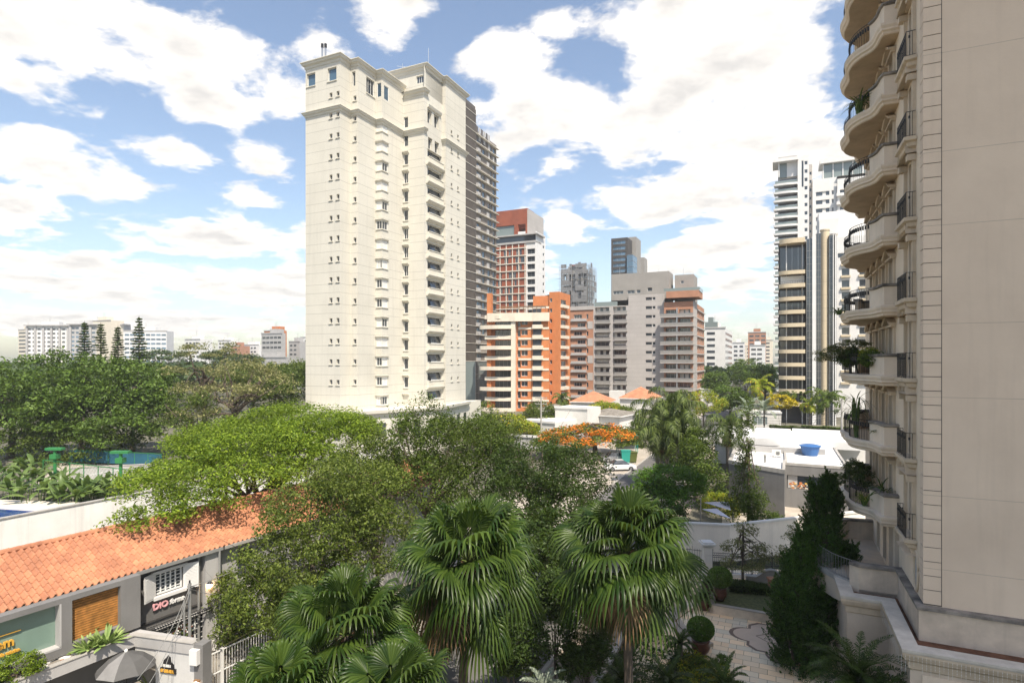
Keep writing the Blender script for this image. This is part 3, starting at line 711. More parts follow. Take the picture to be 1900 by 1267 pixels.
    b = MB(); b.obox(Q3-U*1.2, WW, -U, 1.0, Ld+2.0, -9, 1.4, zc-.5, zc+1.7); t.part('canopy_band', b, M['brickp'])
    b = MB(); c0 = Q3-U*1.2; b.obox(c0, WW, -U, .2, Ld+2.2, 1.3, 1.34, zc+1.7, zc+2.7); b.obox(c0, WW, -U, Ld+2.2, Ld+2.24, -8, 1.3, zc+1.7, zc+2.7); b.obox(Q, WW, -U, .3, x3-x1-4, -.6, -.5, zB, zB+1.6); t.part('glass_parapets', b, M['gglass'])
    b = MB()
    for px, pz in ((1150, 504), (1222, 504), (1268, 506)): q = at(px, pz, 204); b.bar((q.x, q.y, zr-8), (q.x, q.y, zr+2.5), .06)
    t.part('antennas', b, M['alu'])
    b = MB(); q = Q+WW*(x3-x1-6)-U*3; b.obox(q, WW, U, 0, 5, 0, 2.6, 0, 4.4); t.part('entrance_box', b, M['white'])
    t.done()
grey_building()
# ================================================================ RUST AND WHITE TOWER
def rust_tower():
    P = v2(at(905, 0, 243)); d = WW; K = hit(P, d, 976); K2 = hit(P, d, 994); Rr = hit(K2, U, 1012)
    t = Bld('rust_panel_tower', (*P, 0), 'white framed tower with rust red panels and a big rust red block on its roof', 'apartment tower')
    fh = 3.1; L1 = (K-P).length; L2 = (K2-K).length; rnd = random.Random(4); zb = zat(455, 240)
    hs = []
    for k in range(2, 20):
        z = 2+fh*k
        if z+3 > zb: break
        i = 0; x = .5
        while x < L1-1.6: w = rnd.choice((1.0, 1.4, 1.8)); hs.append((x, x+w, z+.3, z+2.7, rnd.choice(('o', 'g1', 'b2')), 'dglass', 'ttrim')) if rnd.random() < .45 else None; x += w+rnd.choice((.5, .9))
    t.wall(P, K, 0, zb, 'redp', hs, .25)
    hs = [(L2*.12, L2*.92, 2+fh*k+.4, 2+fh*k+2.5, 'g2', 'dglass', 'pipe') for k in range(2, 20) if 2+fh*k+3 < zb]
    t.wall(K, K2, 0, zb, 'white', hs, .5)
    LR = (Rr-K2).length
    t.wall(K2, Rr, 0, zb+4.5, 'white', [(LR*.72, LR*.88, 2+fh*k+.8, 2+fh*k+2, 'o') for k in range(2, 20)], .2)
    t.poly([P, K2, Rr, Rr-WW*8, P+U*12], 0, zb, 'white', skip=(0, 1))
    b = MB()
    for k in range(2, 21):
        z = 2+fh*k
        if z < zb+1: b.obox(P, WW, -U, 0, L1, -.1, .35, z-.15, z+.2)
    for i in range(7): x = L1*i/6.2; b.obox(P, WW, -U, x, x+.35, .0, .2, 5, zb)
    t.part('frame', b, M['ttrim'])
    b = MB(); b.obox(P, WW, -U, 0, L1+L2, -6, .4, zb, zb+.8); b.mi = 1; b.obox(P, WW, -U, 0, L1+L2-.5, -6, -.5, zb+.8, zb+3.2); b.mi = 0; b.obox(P, WW, -U, -.5, L1+L2+1.0, -8, .9, zb+3.2, zb+3.7)
    b.build('penthouse', [M['lgrey'], M['dglass']], t.root)
    z1 = zb+3.7; zt = zat(391, 241); K3 = hit(P-U*.1, WW, 976)
    b = MB(); b.obox(P+U*1.5, WW, -U, 0, L1-.1, -7.5, 0, z1+4.6, zt); b.obox(P+U*1.5, WW, -U, L1*.66, L1*.76, -7.5, 0, z1, z1+4.6); b.obox(P+U*1.5, WW, -U, L1*.76, L1*.95, -7.5, -1.5, z1+3.2, z1+4.6); b.obox(P+U*1.5, WW, -U, L1*.95, L1-.1, -7.5, 0, z1, z1+4.6)
    t.part('roof_block', b, M['redp'])
    b = MB(); b.obox(P+U*1.5, WW, -U, L1-.1, L1+.4, -17, .0, z1, zt-.5); t.part('roof_side', b, M['gwall'])
    b = MB(); b.obox(P+U*1.5, WW, -U, 0, L1*.66, -5, -.5, z1, z1+4.5); t.part('roof_glass', b, M['gglass'])
    b = MB(); b.obox(P+U*1.5, WW, -U, L1*.76, L1*.95, -6, .1, z1, z1+1.5); t.part('terrace_wall', b, M['white'])
    t.done()
rust_tower()
# ================================================================ TOWER UNDER CONSTRUCTION
def scaffold_tower():
    P = v2(at(1042, 0, 305)); K = hit(P, WW, 1090); S = hit(K, U, 1103); zt = zat(490, 300)
    t = Bld('tower_under_construction', (*P, 0), 'unfinished grey tower wrapped in scaffolding and netting', 'tower')
    b = MB(); L1 = (K-P).length; L2 = (S-K).length
    for k in range(0, 23): z = k*3.0; b.prism([P, K, S, S-WW*12, P+U*10], z-.15, z+.15) if z < zt-2 else None
    for i in range(6):
        for j in range(3): q = P+WW*(i*L1/5-.3+.3)+U*(j*4); b.obox(q, WW, U, -.3, .3, -.3, .3, 0, zt-3)
    b.prism([P+WW*3+U*2, K-WW*3+U*2, K-WW*3+U*8, P+WW*3+U*8], 0, zt-.5); t.part('concrete_frame', b, M['gtop'])
    b = MB(); rnd = random.Random(2)
    for (o, d, Ln, n) in ((P-U*1.0-WW*.8, WW, L1+1.6, -U), (K+WW*1.0-U*.8, U, L2+1.6, WW)):
        for i in range(13):
            x = i*Ln/12; b.bar(tuple(o+d*x)+(0,), tuple(o+d*x)+(zt+rnd.uniform(-2, 1),), .07); b.bar(tuple(o+d*x-n*.9)+(0,), tuple(o+d*x-n*.9)+(zt,), .06)
        for k in range(int(zt/2)): z = 2*k; b.bar(tuple(o-d*.8)+(z,), tuple(o+d*(Ln+.8))+(z,), .07)
    for k in range(22): z = k*3+1; b.bar(tuple(P-WW*(2.5+(k % 3)))+(z,), tuple(K+WW*2)+(z,), .08)
    t.part('scaffolding', b, M['alu'])
    b = MB()
    for k in range(22):
        for i in range(9):
            if rnd.random() < .72: b.obox(P-U*1.1, WW, U, i*L1/9, (i+.96)*L1/9, .0, .04, k*3+.2, k*3+rnd.choice((2.2, 2.9)))
        for i in range(5):
            if rnd.random() < .5: b.obox(K+WW*1.1, U, WW, i*L2/5, (i+.96)*L2/5, .0, .04, k*3+.2, k*3+2.8)
    t.part('netting', b, M['netm'])['kind'] = 'stuff'
    b = MB(); b.obox(P, WW, U, L1*.35, L1*.8, 1, 6, zt-.4, zt+.2); t.part('red_formwork', b, M['redp'])
scaffold_tower()
# ================================================================ DARK OFFICE TOWER
def office_tower():
    P = v2(at(1134, 0, 262)); K = hit(P, WW, 1164.5); zt = zat(443, 262); zq = zat(437, 264)
    t = Bld('office_tower', (*P, 0), 'dark framed office tower with blue window strips and a plain grey shaft beside it', 'office tower')
    L1 = (K-P).length; hs = []
    for k in range(9): z = zt-2.4-k*2.55; hs.append((L1*.11, L1*.87, z-.35, z+1.1, 'g3', 'bglass', 'alu'))
    t.wall(P, K, 0, zt, 'dgrey', hs, .3); S = hit(K, U, 1166); t.poly([P, K, K+U*10, P+U*10], 0, zt, 'dgrey', skip=(0,))
    b = MB(); A_ = v2(at(1166, 0, 268)); b2 = hit(A_, WW, 1180); b3 = hit(b2, U, 1189)
    b.prism([A_, b2, b3, b3-WW*4], 0, zq); q = v2(at(1188, 0, 285)); q2 = hit(q, WW, 1195.5); q3 = hit(q2, U, 1201); b.prism([q, q2, q3, q3-WW*6], 0, zat(478, 285)); t.part('grey_shaft', b, M['gtop'])
    b = MB(); a = v2(at(1163, 0, 258)); c = hit(a, WW, 1174); e = hit(c, U, 1182); b.prism([a, c, e, e-WW*3], 0, zat(473, 258))
    b.mi = 1
    for k in range(8): z = zat(473, 258)-k*2.6; b.sweep([a, c, e], [(0, z-.12), (.08, z-.12), (.08, z), (0, z)])
    b.build('glass_bay', [M['bglass'], M['alu']], t.root)
    t.done()
office_tower()
# ================================================================ WHITE TALL TOWER, right
def white_right_tower():
    P = v2(at(1437, 0, 212)); K = hit(P, WW, 1480)
    t = Bld('terraced_tower', (*P, 0), 'tall white tower at the right with deep balcony slabs and an open roof terrace', 'apartment tower')
    L1 = (K-P).length; fh = 3.0; zt = zat(291, 208); z_w = zat(330, 212)
    b = MB(); b.obox(P, WW, -U, 1.2, L1, -10, -2.2, 0, z_w+8); t.part('core', b, M['lgrey'])
    z0 = z_w-fh*28
    for k in range(2, 28):
        z = z0+fh*k; g = MB(); g.prism(smoothpts([P-U*.2+U*2, P-WW*.2-U*.2, P-WW*.0-U*.8, P+WW*4-U*1.2, P+WW*L1-U*.6], 3)+[P+WW*L1+U*3, P+U*3], z-.35, z+.35)
        g.mi = 1; g.obox(P, WW, -U, .2, L1-.2, .35, .42, z+.35, z+1.35); g.mi = 2; g.obox(P, WW, -U, .2, L1-.2, .33, .45, z+1.35, z+1.42)
        g.build('balcony', [M['white'], M['gglass'], M['alu']], t.root)
        g = MB(); g.obox(P, WW, -U, 1.6, L1-.3, -2.2, -2.1, z+.4, z+2.5); g.build('window', [M['dglass']], t.root)
    b = MB(); b.obox(P, WW, -U, -.6, L1+.2, -9, 1.4, zt-1.1, zt); q = P-U*.6; b.bar((q.x+1.6, q.y, z_w), (q.x+1.6, q.y, zt-1), .25, 8); b.obox(P, WW, -U, L1-3.5, L1, -6, -1.0, z_w, zt-1.1); t.part('roof_slab', b, M['white'])
    b = MB(); b.obox(P, WW, -U, L1-6, L1-3.4, -5, -1.3, z_w, zt-1.1); t.part('penthouse_glass', b, M['gglass'])
    # white walls
    K2 = hit(K-U*.5, WW, 1501); LL = (K2-K).length
    t.wall(K-U*.5, K2, 0, zt+.4, 'white', [(LL-1.5, LL-.5, z0+fh*k+.2, z0+fh*k+1.5, 'o') for k in range(4, 30)]+[(1.2, 1.9, zt-11, zt-1.5, 'o')], .2)
    K3 = hit(K2, WW, 1508); K4 = hit(K3+U*2, WW, 1516)
    t.wall(K2+U*2.5, K3+U*2.5, 0, zt-2.4, 'gwall', [(.2, 1.0, z0+fh*k, z0+fh*k+1.2, 'o') for k in range(4, 29)], .2)
    t.poly([K-U*.5, K2, K2+U*12, K+U*12], 0, zt+.4, 'white', skip=(0,)); t.poly([K2+U*2.5, K3+U*2.5, K3+U*12, K2+U*12], 0, zt-2.4, 'white', skip=(0,))
    E0 = K3+U*1.0; E1 = hit(E0, WW, 1553); E2 = hit(E1, WW, 1640); LE = (E1-E0).length; LE2 = (E2-E1).length
    hs = []
    for k in range(6, 26):
        z = z0+fh*k+.7; hs += [(1.2+(LE-8)/2, LE*.5+1.5, z, z+1.5, 'c2'), (LE*.5+2.2, LE-1.0, z, z+1.5, 'b2')]
    zr = zat(335, 208)
    t.wall(E0, E1, 0, zr, 'white', hs, .4)
    hs = [(.8, LE2-.8, z0+fh*k+.6, z0+fh*k+2.0, 'g4') for k in range(6, 26)]
    t.wall(E1-U*1.0, E2-U*1.0, 0, zr-1, 'white', hs, 1.0)
    t.poly([E0, E1, E1-U, E2-U, E2+U*10, E0+U*10], 0, zr, 'white', skip=(0, 1, 2))
    b = MB()
    for k in range(6, 26): z = z0+fh*k; b.obox(E1-U*1.0, WW, -U, -.3, LE2, 0, 1.2, z-.5, z+.5)
    t.part('balcony_bands', b, M['white'])
    b = MB(); zz = zat(308, 208); b.obox(E0, WW, -U, LE*.45, LE+LE2, -8, -.8, zr, zz); t.part('penthouse_windows', b, M['gglass'])
    b = MB(); b.obox(E0, WW, -U, LE*.3, LE+LE2+1, -9, .6, zz, zz+1.6)
    for i in range(7): x = LE*.45+i*(LE*.55+LE2)/6; b.obox(E0, WW, -U, x-.15, x+.15, -.8, -.5, zr, zz)
    t.part('penthouse_roof', b, M['white'])
    t.done()
white_right_tower()
# ================================================================ BLACK GLASS TOWER, right
def glass_tower():
    P = v2(at(1445, 0, 138)); K = hit(P, WW, 1496)
    t = Bld('black_glass_tower', (*P, 0), 'black glass apartment tower with rounded beige balconies and a beige column', 'apartment tower')
    L1 = (K-P).length; fh = 3.1; zt = zat(442, 136)
    b = MB(); b.obox(P, WW, -U, 0, L1, -10, -2.0, 0, zt-.5); t.part('core', b, M['dgrey'])
    z0 = zat(749, 137)
    for k in range(0, 11):
        z = z0+fh*k
        pth = smoothpts([P+WW*.1-U*.3, P+WW*1.2-U*1.1, P+WW*(L1*.5)-U*1.5, P+WW*(L1-.3)-U*1.5], 4)
        if k > 9 and k != 10: continue
        g = MB(); zz = z if k < 10 else z
        g.prism([*pth, P+WW*L1+U*2, P+WW*.1+U*2], zz-.35, zz-.15); g.sweep(pth, [(0, zz-.45), (.15, zz-.45), (.15, zz+.45), (0, zz+.45)]); g.mi = 1; railing(g, pth, zz+.45, .6, .02, .35, .03)
        g.build('balcony', [M['beigec'], M['black']], t.root)
        g = MB(); g.mi = 0; h = 2.5 if k < 10 else 6.5
        for i in range(4): g.obox(P, WW, -U, .3+i*(L1-.6)/4, .25+(i+1)*(L1-.6)/4, -2.0, -1.9, z+.1, z+h)
        g.mi = 1
        for i in range(1, 4): x = .3+i*(L1-.6)/4; g.obox(P, WW, -U, x-.08, x, -1.95, -1.82, z+.1, z+h)
        if k == 9: g.mi = 2; g.obox(P, WW, -U, .4, L1-.4, -.2, -.1, z+.6, z+2.4)
        g.build('window', [M['dglass'], M['alu'], M['blind']], t.root)
    g = MB(); pth = smoothpts([P+WW*.1-U*.3, P+WW*1.2-U*1.1, P+WW*(L1*.5)-U*1.5, P+WW*(L1-.3)-U*1.5], 4)
    g.prism([*pth, P+WW*L1+U*6, P+WW*.1+U*6], zt-1.2, zt-.1); t.part('roof_slab', g, M['beigec'])
    b = MB(); b.obox(P, WW, -U, L1*.27, L1*.30, -.9, -.5, 0, zt-1); b.obox(P, WW, -U, L1*.84, L1*.88, -.9, -.3, 0, zt-1); t.part('pier', b, M['white'])
    def strip(a, c, mname, zz, dep=1.6, nm='glass_strip', mull=False):
        p = hit(P-U*dep, WW, a); q = hit(P-U*dep, WW, c); Ln = (q-p).length; b = MB(); b.obox(p, WW, U, 0, Ln, 0, 6, 0, zz)
        if mull:
            b.mi = 1
            for k in range(int(zz/1.55)): b.obox(p, WW, -U, 0, Ln, 0, .06, k*1.55, k*1.55+.07)
            for i in range(3): x = Ln*(.02+.48*i); b.obox(p, WW, -U, x, x+.07, 0, .07, 0, zz)
        b.build(nm, [M[mname], M['pipe']], t.root)
    strip(1496, 1507, 'dglass', zt-.6, 1.6, mull=True); strip(1507.2, 1514, 'white', zt+.0, 1.9, 'white_fin'); strip(1514.3, 1523, 'dglass', zt+.5, 1.5, mull=True)
    strip(1538, 1545, 'dglass', zt-.1, 1.2, mull=True); strip(1545.5, 1547, 'white', zt, 1.7, 'white_fin'); strip(1547.3, 1549, 'dgrey', zt, 1.5, 'dark_fin'); strip(1549.3, 1551.5, 'white', zt-.2, 1.7, 'white_fin')
    c = v2(at(1530.5, 0, 134)); b = MB(); b.lathe((c.x, c.y, 0), [(.95, 0), (.95, zt+1.2), (1.05, zt+1.2), (1.05, zt+1.5)], 20); t.part('round_column', b, M['beigec'])
    t.done()
    P2 = v2(at(1552, 0, 152)); Q2 = hit(P2, WW, 1640)
    t = Bld('white_apartment_block', (*P2, 0), 'white block with stacked square windows behind the black glass tower', 'apartment building')
    L2 = (Q2-P2).length; zt2 = zat(440, 152); hs = []
    for k in range(1, 12):
        z = zt2-4-fh*k
        for i in range(3): hs.append((1.2+i*4, 3.0+i*4, z, z+1.9, 'o'))
    hs += [(.3, 3, zt2-5.5, zt2-4.3, 'o')]
    t.wall(P2, Q2, 0, zt2, 'white', hs, .5)
    b = MB()
    for k in range(1, 12): z = zt2-4-fh*k; [b.obox(P2, WW, -U, 1.0+i*4, 3.2+i*4, 0, .5, z-.6, z-.05) for i in range(3)]
    t.part('planter_boxes', b, M['beigec'])
    A0 = v2(at(1519, 0, 158)); A1 = hit(A0, WW, 1547); A2 = hit(A0, WW, 1640); zz = zat(395, 158)
    t.wall(A0, A1, 0, zz, 'white', [((A1-A0).length-3.5, (A1-A0).length-1, zat(452, 158), zat(447, 158)+.5, 'o')], .3); t.poly([A0, A1, A2, A2+U*8, A0+U*8], 0, zz, 'white', skip=(0,)); t.poly([P2, Q2, Q2+U*5, P2+U*5], 0, zt2, 'white', skip=(0,))
    b = MB(); b.obox(A0, WW, -U, -.0, 4.6, -2, 2.6, zz-6.5, zz-2.4); t.part('roof_box', b, M['white'])
    t.done()
glass_tower()
# ================================================================ far buildings (simple boxes with window rows)
def farblock(name, px0, px1, ytop, Y, label, wallm='white', cat='building', fh=3.2, ww=1.6, gap=1.4, style='o', side=None, glass='dglass', skew=None, group=None, extra=None, rows_n=60, w0=1.0):
    d = skew or WW; P = v2(at(px0, 0, Y)); K = hit(P, d, px1); zt = zat(ytop, Y); n = Vector((-d.y, d.x))
    t = Bld(name, (*P, 0), label, cat, group); Ln = (K-P).length
    def mk(L_):
        b = MB(); k = 0; z = zt-2.6
        return [(a, a+ww, zt-1.2-fh*(k+1)+.9, zt-1.2-fh*(k+1)+2.3) for k in range(min(rows_n, int((zt-3)/fh))) for a in np.arange(w0, L_-ww-.3, ww+gap)]
    hs = mk(Ln)
    t.wall(P, K, 0, zt, wallm)
    bb = MB()
    for a, c, z1, z2 in hs: bb.obox(P, d, n, a, c, -.06, .0, z1, z2)
    if bb.v: t.part('windows', bb, M[glass])['kind'] = 'stuff'
    if side:
        S = hit(K, U, side); t.wall(K, S, 0, zt, wallm); bb = MB()
        for a, c, z1, z2 in mk((S-K).length): bb.obox(K, U, WW, a, c, 0, .06, z1, z2)
        if bb.v: t.part('side_windows', bb, M[glass])['kind'] = 'stuff'
        t.poly([P, K, S, S-d*Ln], 0, zt, wallm, skip=(0, 1))
    else: t.poly([P, K, K+n*10, P+n*10], 0, zt, wallm, skip=(0,))
    b = MB(); b.obox(P, d, n, -.2, Ln+.2, -.3, .3, zt-.2, zt+.5); t.part('parapet', b, M['lgrey'])
    b = MB(); b.obox(P, d, n, Ln*.3, Ln*.7, 2, 7, zt, zt+3); t.part('lift_house', b, M[wallm])
    b = MB(); o = P+d*Ln*.45+n*4; b.bar((*o, zt+3), (*o, zt+7), .1); b.bar((*(o-d), zt+5.6), (*(o+d), zt+5.6), .06); t.part('antenna', b, M['pipe'])
    if extra: extra(t, P, K, d, n, zt, Ln)
    t.done(); return t
def hosp(t, P, K, d, n, zt, Ln):
    b = MB(); nn_ = 16
    for i in range(nn_):
        x = Ln*i/nn_
        if i % 3 == 0: b.obox(P, d, n, x, x+Ln/nn_*.7, -.9, 0, 0, zt-1)
    t.part('stair_shafts', b, M['lgrey'])
    b = MB(); b.obox(P, d, n, -1, Ln+1, -2, 8, zt-.3, zt+.7); t.part('roof_slab', b, M['lgrey'])
X1 = Vector((1, .05)).normalized(); X2 = Vector((1, -.12)).normalized()
farblock('hospital_block', 49, 130, 604, 450, 'long pale blue slab building left of the four conifers', 'white', 'hospital', 3.3, 2.2, 1.5, skew=X1, extra=hosp)
farblock('hospital_block', 129, 228, 602, 440, 'pale slab building with flat overhanging roof behind the four conifers', 'lgrey', 'hospital', 3.3, 2.6, 1.2, skew=X1, extra=hosp, glass='bglass')
farblock('hospital_block', 229, 309, 614, 430, 'lower pale slab building right of the four conifers', 'white', 'hospital', 3.3, 3.2, .6, skew=X1, glass='bglass')
farblock('distant_block', 34, 52, 612, 500, 'narrow cream block at the far left edge of the slab buildings', 'cream', 'building', 3.2, 12, 1)
farblock('distant_block', 165, 205, 596, 445, 'beige plant room block on the roof line between the conifers', 'cream', 'building', 3.2, 0.5, 100, w0=500)
for a in ((343, 371, 630, 420, 'pale low block right of the slab buildings, above the wood', 'white'), (405, 428, 632, 520, 'small white distant block behind the umbrella shaped trees', 'white'), (428, 445, 642, 480, 'small tan distant block among the trees', 'brickp'),
          (446, 480, 640, 500, 'white stepped distant block left of the grey and orange pair', 'white'), (536, 556, 634, 420, 'blue grey distant block right of the orange tower', 'lgrey'), (557, 572, 626, 460, 'white distant block touching the left edge of the cream tower', 'white')):
    farblock('distant_block', a[0], a[1], a[2], a[3], a[4], a[5], 'building', 3.2, 2.4, 1.4)
farblock('distant_tower', 485, 523, 619, 380, 'grey distant tower in front of the orange one', 'lgrey', 'tower', 3.2, 2.8, .6, side=530)
farblock('distant_tower', 490, 524, 614, 400, 'orange distant tower behind the grey one', 'orange', 'tower', 3.2, 2, 20, w0=200, side=532)
def crown_(t, P, K, d, n, zt, Ln):
    b = MB(); b.obox(P, d, n, 0, Ln*.62, 0, 8, zt, zt+3.2); b.obox(P, d, n, Ln*.15, Ln*.4, 1, 6, zt+3.2, zt+5.8); t.part('roof_glass', b, M['gglass'])
farblock('white_office_block', 1308, 1346, 609, 305, 'white block with dark window slots right of the grey balcony block', 'white', 'building', 3.2, 4.0, 2.2, side=1359, extra=crown_)
farblock('distant_block', 1359, 1381, 636, 420, 'white distant block above the dark round trees', 'white', 'building', 3.2, 2.4, 1.4)
farblock('distant_tower', 1388, 1421, 617, 450, 'pink brick distant tower above the dark round trees', 'brickp', 'tower', 3.2, 3, 1.2)
farblock('distant_block', 1391, 1420, 641, 400, 'white lower block in front of the pink brick tower', 'white', 'building', 3.2, 3, .8)
farblock('distant_block', 1376, 1394, 642, 520, 'pale far block between the white and pink distant towers', 'cream', 'building', 3.2, 2, 1.5)
farblock('distant_block', 1419, 1434, 631, 520, 'beige far block left of the black glass tower', 'cream', 'building', 3.2, 3, 1.2)
farblock('distant_block', 460, 530, 663, 300, 'long low grey shed roof above the trees', 'lgrey', 'building', 3.2, 1, 300, w0=500)
# ================================================================ GROUND, STREET
def sheet(name, pts, z, m, kind='structure'):
    b = MB(); pts = [v2(p) for p in pts]
    if sum(pts[i].cross(pts[(i+1) % len(pts)]) for i in range(len(pts))) < 0: pts.reverse()
    b.face(*[(p.x, p.y, z) for p in pts]); return tag(b.build(name, M[m]), kind=kind)
sheet('ground', [(-3000, -200), (3000, -200), (3000, 5000), (-3000, 5000)], -.02, 'ground')
O_ = Vector((15, 80))
S_ = lambda s, b: O_+U*s+WW*b
sheet('road', [S_(-110, 1.9), S_(400, 1.9), S_(400, 9.4), S_(-110, 9.4)], 0, 'asphalt')
sheet('parking_apron', [S_(-110, -9), S_(90, -9), S_(90, 1.7), S_(-110, 1.7)], 0, 'pave')
sheet('cross_street', [S_(42, -60), S_(50, -60), S_(50, 60), S_(42, 60)], .006, 'asphalt')
b = MB(); b.obox(S_(-110, 1.7), U, WW, 0, 200, 0, .2, -.1, .14); b.obox(S_(-110, 9.4), U, WW, 0, 150, 0, .2, -.1, .14); tag(b.build('kerb', M['conc']), kind='structure')
sheet('sidewalk', [S_(-110, 9.6), S_(60, 9.6), S_(60, 12.0), S_(-110, 12.0)], .02, 'walk')
# ================================================================ UNSEEN TOWER BEHIND THE CAMERA (assumed, shaped to shade the neighbour's plain wall)
def shading_tower():
    t = Bld('apartment_tower', (30, -30, 0), 'assumed tall beige tower behind the viewpoint, added out of view to shade the plain side wall', 'apartment tower')
    H = 118; x0, x1 = 31, 47; y = -30; hs = []
    for k in range(37):
        for i in range(5):
            if k*3.1+5 < H: hs.append((1+i*3., 2.8+i*3., 1+3.1*k, 2.8+3.1*k, 'g2'))
    t.mi('beige'); P0, P1 = Vector((x1, y)), Vector((x0, y))
    t.wall(P0, P1, 0, H, 'bside', hs, .25)
    t.poly([P1, (x0, y-18), (x1, y-18), P0], 0, H, 'beige', skip=(3,))
    t.done()
shading_tower()
M['flags2'] = mat('terrace_tiles', (.62, .50, .37), .8, .15, .8, col2=(.42, .36, .30), streak=.1, bump=.2); M['stainw'] = mat('stained_parapet', (.66, .54, .42), .9, .25, 1.1, col2=(.44, .36, .28), streak=.5)
M['stainp'] = mat('podium_render', (.62, .51, .40), .9, .2, .8, col2=(.48, .39, .30), streak=.35, bump=.2)
M['capst'] = mat('cap_stone', (.60, .54, .46), .9, .2, 1.4, col2=(.42, .37, .31), streak=.2, bump=.2)
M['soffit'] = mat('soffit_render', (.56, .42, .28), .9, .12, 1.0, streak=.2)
M['bmold2'] = mat('balcony_render', (.77, .63, .49), .85, .08, .6, streak=.35, bump=.2)
# ================================================================ NEIGHBOUR BUILDING WITH CURVED BALCONIES
K = Vector((15.01, 21.0)); Pk = lambda s, b: K+U*s-WW*b
def neighbour():
    t = Bld('balcony_building', (*K, 0), 'beige building filling the right edge, with curved balconies and a plain side wall', 'apartment building')
    zs = [8.1+3.1*k for k in range(0, 9)]; ZT = 37.0; S1 = 15.2
    base = 6.07
    hs = []
    for z in zs: hs.append((1.72, 2.72, z+.02, z+2.35)); hs += [(c-.5, c+.5, z+.02, z+2.2) for c in (6.2, 8.2, 10.2, 12.2)]
    hs += [(c-.5, c+.5, 5.05, 7.45) for c in (5.2, 6.7, 8.4, 10.4)]
    far = Pk(S1, 0)
    hs = [(S1-b_, S1-a, c, d) for a, b_, c, d in hs]
    # wall walks from far to near: outward is to the left, away from this building
    t.wall(far, K, 4.9, ZT, 'bside', [(*h, 'g2', 'dglass', 'black', 'door') for h in hs], .32)
    t.wall(K, K+WW*7, base, ZT, 'beige'); t.poly([K, K+WW*7, K+WW*7+U*14, Pk(S1, 0)], 0, ZT, 'beige', skip=(0, 3))
    q = MB()                                             # quoin blocks round the corner
    z = base+.1
    while z < ZT: q.hexa(*[[(p.x, p.y, zz) for p in (Pk(.52, .0), Pk(.52, .035), Pk(-.035, .035), K+WW*.5-U*.035, K+WW*.5, K)] for zz in (z, z+.488)]) ; z += .515
    q.f = [tuple(reversed(f)) for f in q.f]
    t.part('quoin_blocks', q, M['bmold'] if False else M['beige'])
    q = MB(); q.hexa(*[[(p.x, p.y, zz) for p in (Pk(.52, .0), Pk(.52, .008), Pk(-.008, .008), K+WW*.53-U*.008, K+WW*.53, K)] for zz in (base+.05, ZT)]); q.f = [tuple(reversed(f)) for f in q.f]; t.part('joints', q, M['brown'])
    # juliet balconies
    jm = MB(); jp = [Pk(3.25, 0), Pk(3.15, .36), Pk(1.25, .36), Pk(1.18, 0)]
    proto = None
    for z in zs:
        if proto is None:
            jm.prism(jp, z-.08, z); jm.sweep(jp, [(0, z-.62), (-.25, z-.58), (-.22, z-.42), (-.08, z-.34), (-.06, z-.2), (.05, z-.14), (.05, z), (0, z)][::1]); jm.prism([Pk(2.95, 0), Pk(2.9, .12), Pk(1.45, .12), Pk(1.4, 0)], z-.62, z-.05)
            proto = t.part('small_balcony', jm, M['bmold']); r = MB(); jr = [Pk(3.1, .03), Pk(3.08, .33), Pk(1.3, .33), Pk(1.25, .03)]
            railing(r, jr, z, .98, .008, .11, .014)
            for a, c in zip(jr, jr[1:]):
                for i in range(int((c-a).length/.2)): w_ = a+(c-a)*((i+.5)*.2/(c-a).length); r.bar((w_.x, w_.y, z+.72), (w_.x, w_.y, z+.82), .03, 6)
            ro = r.build('railing', M['iron'], proto, org=t.o); z_p = z
        else:
            c = copy_tree(proto, t.root); c.location.z += z-z_p
    # door hoods: arched over the juliet door, pointed over the balcony doors
    hp = []
    for z in zs+[]:
        if not hp:
            h = MB(); cs = 2.22
            arc = [(cs+.85*math.cos(a), z+2.42+.62*math.sin(a)) for a in [math.pi*i/10 for i in range(11)]]
            for i in range(10):
                (s0, z0), (s1, z1) = arc[i], arc[i+1]
                pp = lambda s, b, zz: (*Pk(s, b), zz)
                h.hexa([pp(s0, 0, z0), pp(s0, .28, z0), pp(s1, .28, z1), pp(s1, 0, z1)], [pp(s0*.97+cs*.03, 0, z0+.13), pp(s0*.97+cs*.03, .34, z0+.13), pp(s1*.97+cs*.03, .34, z1+.13), pp(s1*.97+cs*.03, 0, z1+.13)])
                h.hexa([pp(s0, 0, z0-.16), pp(s0, .16, z0-.16), pp(s1, .16, z1-.16), pp(s1, 0, z1-.16)], [pp(s0, 0, z0-.02), pp(s0, .2, z0-.02), pp(s1, .2, z1-.02), pp(s1, 0, z1-.02)])
            for s in (1.42, 3.02): h.obox(Pk(s, 0), U, -WW, -.1, .1, 0, .12, z, z+2.4); h.obox(Pk(s, 0), U, -WW, -.16, .16, 0, .3, z+2.2, z+2.44)
            hp.append(h.build('door_hood', M['bmold'], t.root))
            for c in (6.2, 8.2, 10.2, 12.2):
                h = MB()
                for sg in (-1, 1):
                    h.hexa([pp(c+sg*.85, 0, z+2.28), pp(c+sg*.85, .3, z+2.28), pp(c, .3, z+2.68), pp(c, 0, z+2.68)], [pp(c+sg*.85, 0, z+2.38), pp(c+sg*.85, .34, z+2.38), pp(c, .34, z+2.80), pp(c, 0, z+2.80)])
                    h.obox(Pk(c+sg*.6, 0), U, -WW, -.1, .1, 0, .09, z, z+2.3)
                h.obox(Pk(c, 0), U, -WW, -.8, .8, 0, .2, z+2.2, z+2.3); hp.append(h.build('door_hood', M['bmold'], t.root))
            hz = z
        else:
            for h0 in hp: c = h0.copy(); C.objects.link(c); c.location.z += z-hz
